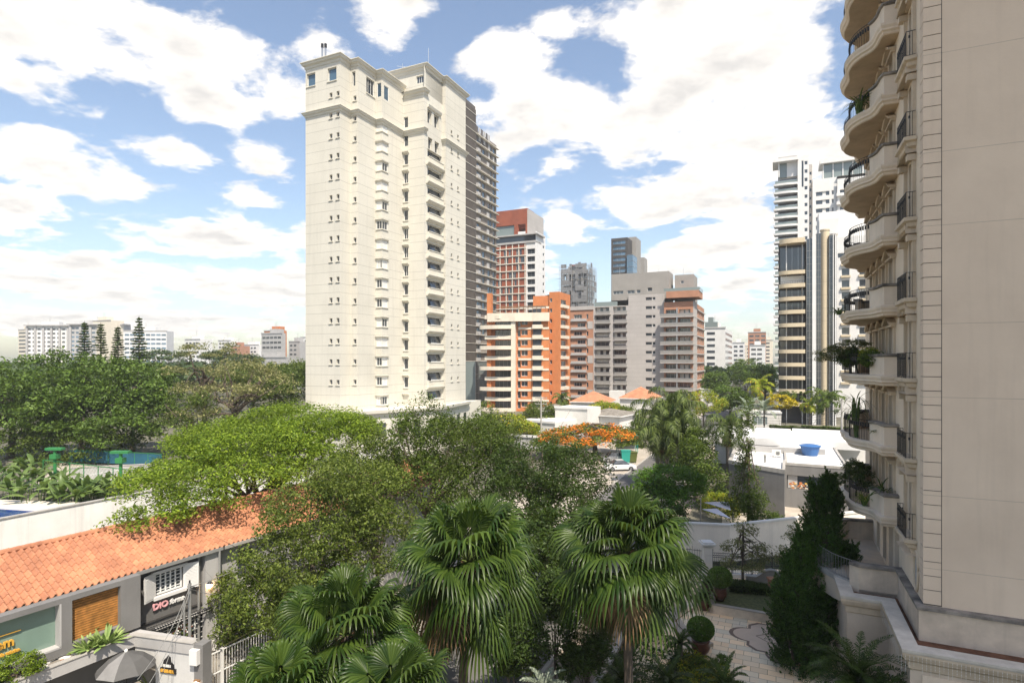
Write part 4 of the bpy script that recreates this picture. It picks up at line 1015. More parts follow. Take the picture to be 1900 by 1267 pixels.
    # big curved balconies
    half = [(4.7, 0), (4.7, .56), (5.0, .63), (5.6, .68), (6.1, .84), (6.55, 1.2), (7.15, 1.48), (7.9, 1.58), (8.95, 1.46)]
    pl = half+[(8.95+(8.95-s), b) for s, b in reversed(half[:-1])]
    P_ = [Pk(s, b) for s, b in reversed(pl)]            # far to near, outward on the right of the walk... flipped below
    SP = [P_[0], P_[1]]+smoothpts(P_[1:-1], 4)[1:-1]+[P_[-2], P_[-1]]
    ok = (SP[1]-SP[0]).cross(SP[2]-SP[1])
    solid = lambda Q_: [p for p in Q_]
    n_s = 14
    near = SP[-(n_s+1):]; farp = SP[:n_s+1]; mid = SP[n_s:-n_s]
    bp = None
    for z in zs:
        if bp is None:
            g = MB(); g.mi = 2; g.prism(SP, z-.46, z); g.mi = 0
            g.sweep(SP, [(-.02, z-.46), (.05, z-.42), (.07, z-.34), (.15, z-.28), (.15, z-.2), (.18, z-.14), (.20, z-.08), (.20, z), (.0, z+.03)])
            for q in (near, farp):
                g.sweep(q, [(-.16, z), (.0, z), (.0, z+.86), (-.16, z+.86)][::-1] if False else [(0, z), (0, z+.86), (-.16, z+.86), (-.16, z)])
            g.mi = 1
            for q in (near, farp): g.sweep(q, [(.0, z+.84), (.09, z+.88), (.09, z+.97), (-.22, z+.99), (-.22, z+.84)])
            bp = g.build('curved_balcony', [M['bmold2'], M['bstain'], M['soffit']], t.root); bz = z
            r = MB(); railing(r, [p for p in mid], z, .98, .008, .12, .014)
            for a, c in zip(mid, mid[1:]): w_ = (a+c)/2; r.bar((w_.x, w_.y, z+.66), (w_.x, w_.y, z+.84), .035, 6); r.bar((a.x, a.y, z+.86), (c.x, c.y, z+.86), .01)
            r.build('railing', M['iron'], bp, org=t.o)
        elif z < 34:
            c = copy_tree(bp, t.root); c.location.z += z-bz
    # terrace, low parapets, podium
    TE = smoothpts([Pk(12.2, .05), Pk(12.0, 1.2), Pk(11.2, 2.1), Pk(9.8, 2.9), Pk(8.2, 3.3), Pk(6.6, 3.1), Pk(5.2, 2.5), Pk(4.4, 1.75), Pk(3.85, 1.62)], 4)
    g = MB(); g.prism([*TE, Pk(3.85, 0), Pk(12.2, 0)], 4.0, 5.0); t.part('terrace_floor', g, M['flags2'])
    g = MB(); g.sweep([Pk(12.4, 0), Pk(12.2, 1.3), Pk(11.5, 2.0)], [(0, 4.6), (0, 6.0), (-.2, 6.0), (-.2, 4.6)]); g.sweep([Pk(4.1, 1.95), Pk(3.85, 1.62), Pk(3.85, .2)], [(0, 4.6), (0, 6.0), (-.2, 6.0), (-.2, 4.6)])
    g.sweep([Pk(3.85, .2), Pk(-.2, .2), K+WW*7-U*.2], [(0, 4.6), (0, 6.0), (-.25, 6.0), (-.25, 4.6)])
    t.part('parapets', g, M['stainw'])
    g = MB()
    for q in ([Pk(12.4, 0), Pk(12.2, 1.3), Pk(11.5, 2.0)], [Pk(4.1, 1.95), Pk(3.85, 1.62), Pk(3.85, .2), Pk(-.2, .2), K+WW*7-U*.2]): g.sweep(q, [(.07, 5.98), (.07, 6.09), (-.30, 6.11), (-.30, 5.98)])
    t.part('copings', g, M['bstain'])
    g = MB(); md = TE[6:-3]; railing(g, md, 5.14, .9, .009, .13, .016); t.part('terrace_railing', g, M['pipe']); g = MB(); g.sweep(md, [(.05, 4.9), (.05, 5.14), (-.2, 5.14), (-.2, 4.9)]); t.part('terrace_kerb', g, M['conc'])
    PE = [Pk(2.9, 3.6), Pk(2.9, .68), Pk(-1.4, .68), K+WW*7.5-U*1.4]
    PE = [Pk(14, 2.4), Pk(2.9, 2.15), Pk(2.9, .68), Pk(-1.4, .68), K+WW*9-U*1.4]
    g = MB(); g.prism([*PE, K+WW*9+U*4, Pk(14, 0)], 0, 4.75); t.part('podium', g, M['stainp'])
    g = MB(); g.prism([Pk(3.1, 2.0), Pk(3.1, .5), Pk(-1.2, .5), K+WW*7-U*1.2, K+WW*7, K, Pk(3.9, .1), Pk(3.9, 2.0)], 4.7, 4.86); t.part('planting_bed', g, M['soil'])
    g = MB(); g.sweep(PE, [(0, 4.3), (.06, 4.35), (.08, 4.6), (.2, 4.68), (.26, 4.85), (.26, 4.95)]); g.mi = 1; g.sweep(PE, [(.26, 4.93), (.28, 4.98), (.28, 5.06), (-.28, 5.06), (-.28, 4.7)]); g.build('podium_cornice', [M['bmold'], M['capst']], t.root)
    g = MB()
    for i in range(2):
        for j in range(8): a = .35+j*1.15+(i % 2)*.5; g.obox(Pk(-1.4, .68)-U*.0, WW, -U, a, a+1.1, 0, .03, 4.2-.72*(i+1), 4.17-.72*i)
    t.part('stone_blocks', g, M['bmold2'])
    g = MB(); c = Pk(1.15, 0.0); g.path([(*Pk(1.15+.32*math.cos(a), .02), 6.95+.75*math.sin(a)) for a in [math.pi*2*i/20 for i in range(21)]], .06, 5); t.part('oval_frame', g, M['bmold'])
    g = MB(); pts = [(*Pk(1.15+.3*math.cos(a), .015), 6.95+.72*math.sin(a)) for a in [math.pi*2*i/20 for i in range(20)]]; g.face(*pts[::-1]); t.part('oval_window', g, M['lgrey'])
    g = MB(); rnd = random.Random(6)                     # hanging string lights
    for i in range(46):
        p = Pk(-1.4, .68)-U*.3+WW*(i*.12-.3); h = rnd.uniform(.25, .7); g.bar((p.x, p.y, 4.9), (p.x, p.y, 4.9-h), .0035, 3)
        for j in range(int(h/.1)): g.bar((p.x, p.y, 4.85-j*.1), (p.x, p.y, 4.83-j*.1), .010, 4)
    for i in range(34):
        p = Pk(2.7-i*.12, .68+.3); h = rnd.uniform(.25, .6); g.bar((p.x, p.y, 4.9), (p.x, p.y, 4.9-h), .0035, 3)
    tag(g.build('string_lights', M['blind']), 'curtain of tiny white string lights hanging from the podium edge at lower right', 'string lights', kind='stuff')
    g = MB(); g.obox(Pk(-1.4, .68), U, -WW, .9, 2.2, 0, .04, 0, 2.6); g.mi = 0; t.part('arched_gate', g, M['iron'])
    t.done()
neighbour()
# ================================================================ GARDEN AND PATIO
g1, g2 = gz(1285, 1010, 0), gz(1500, 1010, 0)
def flag_mat():
    m = mat('sandstone_flags', (.52, .41, .29), .8, .1, 1.2, bump=.15); t = m.node_tree; n, l = t.nodes, t.links; b = n['Principled BSDF']
    g = n.new('ShaderNodeNewGeometry'); mp = n.new('ShaderNodeMapping'); mp.inputs[2].default_value = (0, 0, TH); l.new(g.outputs['Position'], mp.inputs[0])
    br = n.new('ShaderNodeTexBrick'); l.new(mp.outputs[0], br.inputs[0]); br.inputs['Scale'].default_value = 1; br.inputs['Brick Width'].default_value = .75; br.inputs['Row Height'].default_value = .5
    br.inputs['Mortar Size'].default_value = .012; br.inputs['Color1'].default_value = (.88, .72, .52, 1); br.inputs['Color2'].default_value = (.68, .58, .44, 1); br.inputs['Mortar'].default_value = (.25, .20, .15, 1)
    v = n.new('ShaderNodeTexWhiteNoise'); v.noise_dimensions = '2D'; sn = n.new('ShaderNodeVectorMath'); sn.operation = 'SNAP'; sn.inputs[1].default_value = (.75, .5, 1); l.new(mp.outputs[0], sn.inputs[0]); l.new(sn.outputs[0], v.inputs[0])
    q = n.new('ShaderNodeMix'); q.data_type = 'RGBA'; q.blend_type = 'MULTIPLY'; q.inputs[0].default_value = .55; rp = n.new('ShaderNodeValToRGB'); rp.color_ramp.elements[0].color = (1.15, .92, .68, 1); rp.color_ramp.elements[1].color = (.85, .92, .95, 1); l.new(v.outputs[0], rp.inputs[0])
    l.new(br.outputs[0], q.inputs[6]); l.new(rp.outputs[0], q.inputs[7]); l.new(q.outputs[2], b.inputs['Base Color']); return m
M['flags'] = flag_mat(); M['inlay'] = mat('smooth_inlay', (.62, .47, .35), .7, .06, 1); M['border'] = mat('inlay_border', (.20, .135, .10), .7, .1, 1); M['lawn'] = mat('garden_soil', (.05, .06, .025), .95, .4, 2, bump=.5)
sheet('garden_soil', [S_(-90, 12.3), S_(-28, 12.3), S_(-28, 40), S_(-90, 40)], .03, 'lawn')
pat = [gz(1150, 1262, .04), gz(1210, 1150, .04), gz(1265, 1068, .04), gz(1290, 1052, .04), gz(1440, 1056, .04), gz(1600, 1062, .04), gz(1700, 1300, .04), gz(1620, 1420, .04), gz(1400, 1420, .04), gz(1345, 1262, .04), gz(1300, 1215, .04), gz(1255, 1208, .04), gz(1200, 1290, .04)]
sheet('patio', [p.xy for p in pat], .05, 'flags')
def inlay():
    c = gz(1452, 1190, 0).xy; o = []
    rot = Matrix.Rotation(-TH, 2)
    for q in range(4):
        a0 = q*math.pi/2
        seg = [(1.95, -.95), (1.45, -.95)][::1]
        pts = [(1.55, -1.15), (1.55, -.75)]+[(1.55+.85*math.sin(t), -.75*math.cos(t)) for t in [math.pi*i/10 for i in range(1, 10)]]+[(1.55, .75), (1.55, 1.15)]
        pts = pts+[(1.55, 1.55)] if False else pts+[(1.3, 1.3)] if False else pts
        for x, y in pts: o.append(Vector((x*math.cos(a0)-y*math.sin(a0), x*math.sin(a0)+y*math.cos(a0))))
    W1 = [c+rot @ p*1.12 for p in o]; W0 = [c+rot @ p*1.03 for p in o]
    b = MB(); b.face(*[(p.x, p.y, .054) for p in W1]); b.mi = 1; b.face(*[(p.x, p.y, .058) for p in W0]); b.mi = 0
    dm = [c+rot @ Vector(p) for p in ((1.3, 0), (0, 1.1), (-1.3, 0), (0, -1.1))]
    for i in range(4):
        a, e = dm[i], dm[(i+1) % 4]; d = (e-a).normalized(); n = Vector((d.y, -d.x)); L_ = (e-a).length
        q = [a-n*.03, e-n*.03, e+n*.03, a+n*.03]; b.face(*[(p.x, p.y, .062) for p in q])
    b.mi = 2; b.box(c.x-.15, c.x+.15, c.y-.1, c.y+.1, .05, .066)
    tag(b.build('patio_inlay', [M['border'], M['inlay'], M['dark']]), kind='structure')
inlay()
def low_walls():
    zf = .55
    a = gz(1317, 1121, zf); c = gz(1445, 1143, zf); d = (c-a).xy.normalized(); n = Vector((-d.y, d.x)); ln = (c-a).xy.length+3
    t = thing('raised_bed', (a.x, a.y, 0), 'low sandstone raised bed with short grass beside the patio', 'planter')
    b = MB(); b.obox(a, d, n, 0, ln, 0, .18, 0, zf); b.obox(a, d, n, 0, .2, 0, 3.3, 0, zf); b.build('edge_wall', M['cream2'], t)
    b = MB(); b.obox(a, d, n, .1, ln, .1, 3.2, 0, zf-.04); b.build('grass', M['grassm'], t)
    b = MB(); b.obox(a, d, n, -.04, ln, -.04, .24, zf, zf+.05); b.obox(a, d, n, -.04, .26, .24, 3.3, zf, zf+.05); b.build('coping', M['pave'], t)
    return a, d, n
M['cream2'] = mat('sandstone_wall', (.68, .56, .43), .85, .12, 2, streak=.3, bump=.2); M['grassm'] = mat('short_grass', (.11, .12, .045), .95, .3, 6, bump=.6, bscale=40)
BA, BD, BN = low_walls()
def boundary():
    # rendered wall between the garden and the grey building
    pts = [gz(1225, 967, 2.8), gz(1354, 973, 2.8), gz(1497, 958, 2.8), gz(1640, 944, 2.8)]
    t = thing('boundary_wall', (pts[1].x, pts[1].y, 0), 'long pale rendered garden wall with light coping in front of the grey building', 'wall')
    P = [p.xy for p in pts]; b = MB(); b.sweep(P, [(0, 0), (0, 2.7), (-.2, 2.7), (-.2, 0)]); b.build('wall_panel', M['bside2'], t)
    b = MB(); b.sweep(P, [(.06, 2.68), (.06, 2.82), (-.26, 2.82), (-.26, 2.68)]); b.build('coping', M['white2'], t)
    # pillar and the ornamental fence
    c = gz(1312, 1082, 0); t = thing('gate_pillar', (c.x, c.y, 0), 'cream gate pillar with moulded square cap at the garden entrance', 'pillar')
    b = MB()
    for k in range(5): b.box(c.x-.27, c.x+.27, c.y-.27, c.y+.27, .5*k, .5*k+.485)
    b.build('shaft', M['cream3'], t); b = MB(); h = 2.5
    for r, z0, z1 in ((.30, h, h+.08), (.38, h+.08, h+.16), (.46, h+.16, h+.26), (.36, h+.26, h+.34)): b.box(c.x-r, c.x+r, c.y-r, c.y+r, z0, z1)
    b.build('cap', M['white2'], t)
    f0 = gz(1322, 1069, 0); f1 = gz(1470, 1078, 0)
    t = thing('iron_fence', (f0.x, f0.y, 0), 'ornamental black iron fence behind the small garden tree', 'fence'); b = MB()
    d = (f1-f0).xy; L_ = d.length; d.normalize(); n = Vector((-d.y, d.x))
    P = lambda s, z, o=0: (f0.x+d.x*s, f0.y+d.y*s, z)
    for z in (.3, 1.65, 1.35): b.bar(P(0, z), P(L_, z), .02)
    k = int(L_/.14)
    for i in range(k): s = i*.14; b.bar(P(s, .3), P(s, 1.62), .010)
    b.build('bars', M['iron'], t); b = MB()
    for i in range(k):
        s = i*.14+.07
        for z in (.6, .95, 1.48): b.bar(P(s-.045, z), P(s+.045, z), .028, 6)
    b.build('scrollwork', M['iron'], t)
    for i in range(5):
        b = MB(); s = i*L_/4; b.bar(P(s, 0), P(s, 1.8), .035); b.bar(P(s, 1.8), P(s, 1.9), .05, 6); b.build('post', M['iron'], t)
    b = MB(); b.sweep([f0.xy-d*.1, f1.xy], [(.15, 0), (.15, .3), (-.15, .3), (-.15, 0)]); b.build('plinth', M['cream3'], t)
    a = gz(1303, 1076, 0); t = thing('entrance_gate', (a.x, a.y, 0), 'narrow black iron gate left of the cream pillar', 'gate'); b = MB()
    e = a+Vector((-2.4, 1.0, 0)); dd = (e-a)
    for i in range(17): q = a+dd*(i/16); b.bar((q.x, q.y, .1), (q.x, q.y, 2.1 if i % 4 else 2.3), .012 if i else .04)
    for z in (.15, 1.1, 2.0): b.bar((a.x, a.y, z), (e.x, e.y, z), .02)
    b.build('bars', M['iron'], t); b = MB(); b.box(a.x-.06, a.x+.02, a.y-.1, a.y-.04, 1.0, 1.2); b.build('lock', M['iron'], t)
    # low curved wall at the right of the tree
    t = thing('arched_low_wall', (*gz(1380, 1092, 0).xy, 0), 'low grey wall with a curved top behind the clipped hedge', 'wall'); a = gz(1384, 1092, 0); c = gz(1452, 1100, 0); b = MB(); d = (c-a).xy; L_ = d.length; d.normalize(); n = Vector((-d.y, d.x)); k = 14; m = MB()
    hh = lambda s: .75+(.55*math.sin(min(1, max(0, (s/L_-.3)/.7))*math.pi*.85) if s/L_ > .3 else 0)
    for i in range(k): s0, s1 = i*L_/k, (i+1)*L_/k; q = [a.xy+d*s0, a.xy+d*s1, a.xy+d*s1+n*.25, a.xy+d*s0+n*.25]; hz = [hh(s0), hh(s1), hh(s1), hh(s0)]; b.hexa([(p.x, p.y, 0) for p in q], [(p.x, p.y, z) for p, z in zip(q, hz)]); q = [a.xy+d*s0-n*.06, a.xy+d*s1-n*.06, a.xy+d*s1+n*.31, a.xy+d*s0+n*.31]; m.hexa([(p.x, p.y, z) for p, z in zip(q, hz)], [(p.x, p.y, z+.12) for p, z in zip(q, hz)])
    b.build('wall_panel', M['lgrey'], t); m.build('coping', M['conc'], t)
    # handrail by the patio steps
    t = thing('handrail', (*gz(1256, 1178, 0).xy, 0), 'thin brown handrail beside the curved patio steps', 'handrail'); b = MB(); a = gz(1256, 1181, 0); c = gz(1285, 1160, 0)
    for p in (a, c): b.bar((p.x, p.y, 0), (p.x, p.y, .95), .02, 6)
    b.path([(a.x-.12, a.y-.1, .88), (a.x, a.y, .95), (c.x, c.y, .95), (c.x+.12, c.y+.1, .9)], .025, 6); b.build('rail', M['wd'], t)
    t = thing('steps', (*gz(1275, 1140, 0).xy, 0), 'curved pale stone steps at the left edge of the patio', 'steps'); cc = gz(1390, 1160, 0)
    for k in range(2):
        b = MB(); pts = []
        for i in range(11): a_ = R(150+i*7); r = 4.1+.35*k; pts.append(Vector((cc.x+r*math.cos(a_), cc.y+r*math.sin(a_))))
        b.sweep(pts, [(0, .05), (0, .22-.08*k), (-.33, .22-.08*k), (-.33, .05)]); b.build('step', M['pave'], t)
    b = MB(); c = gz(1433, 1100, .5); b.box(c.x-.2, c.x+.2, c.y-.2, c.y+.2, .5, 1.35); b.box(c.x-.26, c.x+.26, c.y-.26, c.y+.26, 1.35, 1.45); tag(b.build('stone_pedestal', M['brickp']), 'small pinkish brick pedestal beside the dark conifer', 'pedestal')
M['bside2'] = mat('wall_render', (.82, .75, .65), .88, .08, .5, streak=.25, bump=.2); M['cream3'] = mat('pillar_paint', (.76, .71, .64), .8, .06, 1, streak=.2)
boundary()
def garden_kerbs():
    b = MB(); b.obox(S_(-80, 12.0), U, WW, 0, 52, 0, .3, 0, .22); tag(b.build('garden_edge', M['conc']), 'pale concrete edging between the sidewalk and the garden', 'edging')
    b = MB(); b.obox(S_(-80, 13.3), U, WW, 0, 27, 0, 1.5, .03, .07); tag(b.build('garden_path', M['walk']), kind='structure')
garden_kerbs()
# ================================================================ GREY BUILDING WITH WHITE ROOF
def grey_studio():
    a = gz(1352, 858, 4.3); c = gz(1456, 877, 4.3); c2 = gz(1457, 861, 4.4); e = hit(c2.xy, WW, 1574)
    t = Bld('grey_house', (a.x, a.y, 0), 'modern dark grey building with bright white flat roofs', 'building')
    A, B_, C2 = a.xy, c.xy, c2.xy; back = 26
    d = (B_-A).normalized(); mid = A+(B_-A)*.5-Vector((-d.y, d.x))*.25
    t.wall(A, mid, 0, 4.3, 'grey'); t.wall(mid, B_, 0, 4.3, 'grey')
    t.wall(B_, C2+U*1.5, 0, 4.3, 'lgrey')
    t.wall(C2+U*.2, e, 0, 4.4, 'grey', [(.15, 4.6, 1.9, 3.3, 'o', 'dglass', 'dgrey'), (7.2, 9.0, .2, 3.4, 'g3', 'gglass', 'alu'), (10.4, 12.2, .2, 3.4, 'g3', 'gglass', 'alu')], .3)
    roofp = [A, mid, B_, C2+U*1.5, C2+U*back*.55, A+U*9]
    t.poly(roofp, 0, 4.32, 'grey', skip=(0, 1, 2), roof='roofw')
    t.poly([C2+U*.2, e, e+U*24, C2+U*24], 0, 4.42, 'grey', skip=(0,), roof='roofw')
    g = MB(); g.sweep([A+U*9, A, mid, B_, C2+U*1.5], [(.04, 4.2), (.04, 4.6), (-.22, 4.6), (-.22, 4.2)]); g.sweep([C2+U*10, C2+U*.2, e, e+U*20], [(.04, 4.3), (.04, 4.55), (-.2, 4.55), (-.2, 4.3)]); t.part('roof_edge', g, M['conc'])
    g = MB(); g.obox(C2+U*14, WW, U, -8, 10, 0, 10, 4.3, 5.2); g.obox(C2+U*24, WW, U, -9, 1, 0, .3, 0, 5.4); g.obox(C2+U*24, WW, U, 1.2, 16, 0, .3, 0, 5.5); t.part('raised_roof', g, M['roofw'])
    g = MB(); g.obox(A+U*9, WW, U, -.2, 9.5, -.15, .1, 4.3, 5.0); t.part('step_wall', g, M['lgrey'])
    # flower picture seen in the recess
    g = MB(); rnd = random.Random(7); p0 = C2+U*.42; ww = 4.2; y0 = .10
    pl = ['picture_back', 'o1', 'o2', 'o3', 'o4']
    g.obox(p0, WW, U, .25, 4.5, .0, .04, 1.95, 3.25)
    for i in range(150):
        g.mi = rnd.choice((1, 1, 2, 3, 4)); x, z, r = rnd.uniform(.4, 4.3), 1.97+rnd.random()**1.5*.6, rnd.uniform(.05, .16)
        P = lambda a_: tuple(p0+WW*(x+r*math.cos(a_))-U*(.01+.0002*i))+(z+r*.7*math.sin(a_),)
        g.face(*[P(2*math.pi*j/6) for j in range(6)])
    tag(g.build('wall_picture', [M['lgrey'], M['orange'], M['gold'], M['cream'], M['concd']]), 'wide picture of orange and yellow flowers set in the dark grey facade', 'picture')
    t.done()
    # roof clutter
    c = C2+WW*2.6+U*7.2; z = 4.42
    tk = thing('water_tank', (c.x, c.y, z), 'round blue plastic water tank on the white roof', 'water tank')
    b = MB(); b.lathe((c.x, c.y, z), [(.75, 0), (1.0, 1.0), (1.08, 1.02)], 20); b.build('tank', M['blue'], tk); b = MB(); b.lathe((c.x, c.y, z), [(1.1, 1.0), (1.12, 1.08), (.7, 1.2), (.1, 1.24)], 20); b.build('lid', M['blue'], tk)
    def ac(p, z, lab, ang=0, grp='air conditioning units on roofs'):
        o = thing('air_conditioner', (p[0], p[1], z), lab, 'air conditioner', grp); b = MB(); b.box(-.45, .45, -.18, .18, .12, .78); q = b.build('casing', M['blind'], None); q.parent = o; q.location = (0, 0, 0)
        b = MB(); b.path([(.12+.2*math.cos(a), -.19, .45+.2*math.sin(a)) for a in [2*math.pi*i/16 for i in range(17)]], .012, 4)
        for i in range(7): b.box(-.08, .32, -.20, -.185, .27+i*.06, .28+i*.06)
        b.box(-.02, .26, -.186, -.182, .31, .59)
        q = b.build('grille', M['pipe'], None); q.parent = o; b = MB(); b.box(-.4, -.3, -.2, .2, 0, .12); b.box(.3, .4, -.2, .2, 0, .12); q = b.build('feet', M['pipe'], None); q.parent = o
        o.rotation_euler = (0, 0, ang); return o
    ac((C2-WW*.8+U*5.0), 4.32, 'white air conditioner at the inner edge of the left white roof', -TH)
    for i, (s, u_, lab) in enumerate(((8.8, 6.3, 'white air conditioner farthest back of the three in a row on the roof'), (8.8, 4.6, 'white air conditioner in the middle of the row of three on the roof'), (9.2, 2.6, 'white air conditioner nearest the roof edge, front of the row of three'))): ac(C2+WW*s+U*u_, 4.42, lab, -TH)
    ac(C2+WW*9.5+U*13, 4.42, 'lone white air conditioner far back by the pale roof wall', -TH); ac(C2-WW*7+U*13, 4.32, 'small air conditioner at the back left corner of the white roof', -TH)
    for s, u_, lab in ((5.6, .9, 'short vent stub near the front edge of the right white roof'), (-1.9, .9, 'brown vent pipe standing on the left white roof'), (11.2, 2.2, 'bent vent pipe right of the row of air conditioners')):
        p = C2+WW*s+U*u_; o = thing('vent_pipe', (p.x, p.y, 4.4), lab, 'vent pipe', 'vent pipes on the white roofs'); b = MB(); b.bar((p.x, p.y, 4.3), (p.x, p.y, 4.95), .1, 8); b.build('pipe', M['pipe'], o); b = MB(); b.lathe((p.x, p.y, 4.95), [(.17, 0), (.17, .12), (.03, .2)], 8); b.build('cowl', M['conc'], o)
    # concrete drive in front
    sheet('forecourt', [gz(1340, 1000, 0).xy, gz(1340, 955, 0).xy, C2+U*.3, e+WW*3, (e+WW*3)-U*16, gz(1500, 990, 0).xy], .03, 'pave')
    # motorcycle peeking over the wall
    m = gz(1437, 955, 0)
    for dx_, lab in ((0, 'dark motorcycle parked against the grey wall, right one'), (-2.3, 'dark motorcycle half hidden by leaves, left one')):
        o = thing('motorcycle', (m.x+dx_, m.y+.6, 0), lab, 'motorcycle', 'motorcycles behind the garden wall'); x, y = m.x+dx_, m.y+.6
        for xx in (-.65, .65): b = MB(); b.path([(x+xx+.28*math.cos(a), y, .3+.28*math.sin(a)) for a in [2*math.pi*i/16 for i in range(17)]], .05, 6); b.bar((x+xx, y-.05, .3), (x+xx, y+.05, .3), .06, 8); b.build('wheel', M['tyre'], o)
        b = MB(); b.path([(x-.6, y, .75), (x-.3, y, .85), (x+.1, y, .8), (x+.35, y, .9), (x+.5, y, .8)], [.09, .13, .14, .17, .06], 8); b.box(x-.25, x+.25, y-.12, y+.12, .3, .65); b.bar((x+.5, y, .85), (x+.65, y, .3), .03); b.build('body', M['black'], o)
        b = MB(); b.bar((x+.45, y-.35, 1.0), (x+.45, y+.35, 1.0), .02); b.bar((x+.45, y+.3, 1.0), (x+.4, y+.4, 1.2), .012); b.build('handlebar', M['alu'], o)
    # blue car nose behind the balcony
    return ac
AC = grey_studio()
def car(p, ang, paint, lab, grp='cars parked beside the street'):
    o = thing('parked_car', (p[0], p[1], 0), lab, 'car', grp)
    def put(b, nm, ms): q = b.build(nm, ms, None); q.parent = o; return q
    xs = [-2.1, -1.95, -1.2, -.6, .4, 1.1, 1.9, 2.1]; sec = []
    top = [.62, .85, .95, 1.42, 1.45, .98, .82, .55]; wid = [.7, .82, .86, .66, .66, .86, .80, .66]
    b = MB(); rings = []
    for x, tp, w in zip(xs, top, wid):
        sh = min(.9, tp); rings.append([(x, -.84, .25), (x, -.87, .55), (x, -.84 if tp > 1 else -w, sh), (x, -w*.85, tp), (x, w*.85, tp), (x, .84 if tp > 1 else w, sh), (x, .87, .55), (x, .84, .25)])
    n = b.V(*[q for r in rings for q in r])
    for i in range(len(rings)-1):
        for j in range(8):
            a = n+i*8; c = a+8; b.f.append((a+j, a+(j+1) % 8, c+(j+1) % 8, c+j)); b.m.append(1 if (j in (2, 4) and 2 <= i <= 4) or (j == 3 and i in (2, 4)) else 0)
    b.f += [tuple(n+j for j in reversed(range(8))), tuple(n+(len(rings)-1)*8+j for j in range(8))]; b.m += [0, 0]
    put(b, 'body', [M[paint], M['dglass']])
    for x in (-1.3, 1.3):
        for y in (-.8, .8):
            b = MB(); b.bar((x, y-.1, .32), (x, y+.1, .32), .32, 16); b.mi = 1; b.bar((x, y-.11, .32), (x, y+.11, .32), .19, 10); put(b, 'wheel', [M['tyre'], M['alu']])
    for x, m in ((2.08, 'blind'), (-2.08, 'redp')):
        for y in (-.55, .55): b = MB(); b.box(x-.04, x+.03, y-.16, y+.16, .58, .70); put(b, 'headlight' if x > 0 else 'tail_light', [M[m]])
    o.rotation_euler = (0, 0, ang); return o
uang = math.pi/2-TH
p = gz(1150, 872, 0); car(p, math.pi*.04, 'carw', 'white car parked across the pale apron behind the palm')
p = gz(1141, 856, 0); car(p, math.pi*.04, 'cars', 'silver car mostly hidden behind the white car')
p = gz(1556, 944, 0); car(p, .2, 'carb', 'dark blue car behind the terrace of the beige building')
for i, (px, py, pt, lab) in enumerate(((1240, 806, 'carw', 'white car farther up the street, left of the tall palms'), (1262, 793, 'cars', 'silver car far up the street'))): car(gz(px, py, 0), uang, pt, lab)
def bins():
    for px, py, m, w, h, lab in ((1160.5, 859, 'teal', 1.3, 1.8, 'tall teal recycling container under the orange flowering tree'), (1172, 858, 'olive', 1.5, 1.5, 'olive green wheeled bin right of the teal container')):
        c = gz(px, py, 0); t = thing('waste_bin', (c.x, c.y, 0), lab, 'bin'); b = MB()
        b.hexa([(c.x-w*.4, c.y-.4, .15), (c.x+w*.4, c.y-.4, .15), (c.x+w*.4, c.y+.4, .15), (c.x-w*.4, c.y+.4, .15)], [(c.x-w/2, c.y-.5, h), (c.x+w/2, c.y-.5, h), (c.x+w/2, c.y+.5, h), (c.x-w/2, c.y+.5, h)]); b.build('body', M[m], t)
        b = MB(); b.box(c.x-w/2-.05, c.x+w/2+.05, c.y-.55, c.y+.55, h, h+.1); b.build('lid', M[m], t)
        for x in (-.35, .35): b = MB(); b.bar((c.x+x*w-.05, c.y-.3, .1), (c.x+x*w+.05, c.y-.3, .1), .1, 8); b.build('wheel', M['tyre'], t)
    c = gz(1165, 840, 0); t = thing('kiosk', (c.x, c.y, 0), 'green framed bus shelter half hidden by the orange flowering tree', 'shelter'); b = MB()
    for x in (-1.6, 1.6):
        for y in (0, 1.4): b.bar((c.x+x, c.y+y, 0), (c.x+x, c.y+y, 2.6), .06)
    b.build('posts', M['teal'], t); b = MB(); b.box(c.x-1.8, c.x+1.8, c.y-.3, c.y+1.7, 2.6, 2.75); b.build('roof', M['teal'], t); b = MB(); b.box(c.x-1.6, c.x+1.6, c.y+1.38, c.y+1.42, .4, 2.3); b.build('glass_panel', M['gglass'], t)
bins()
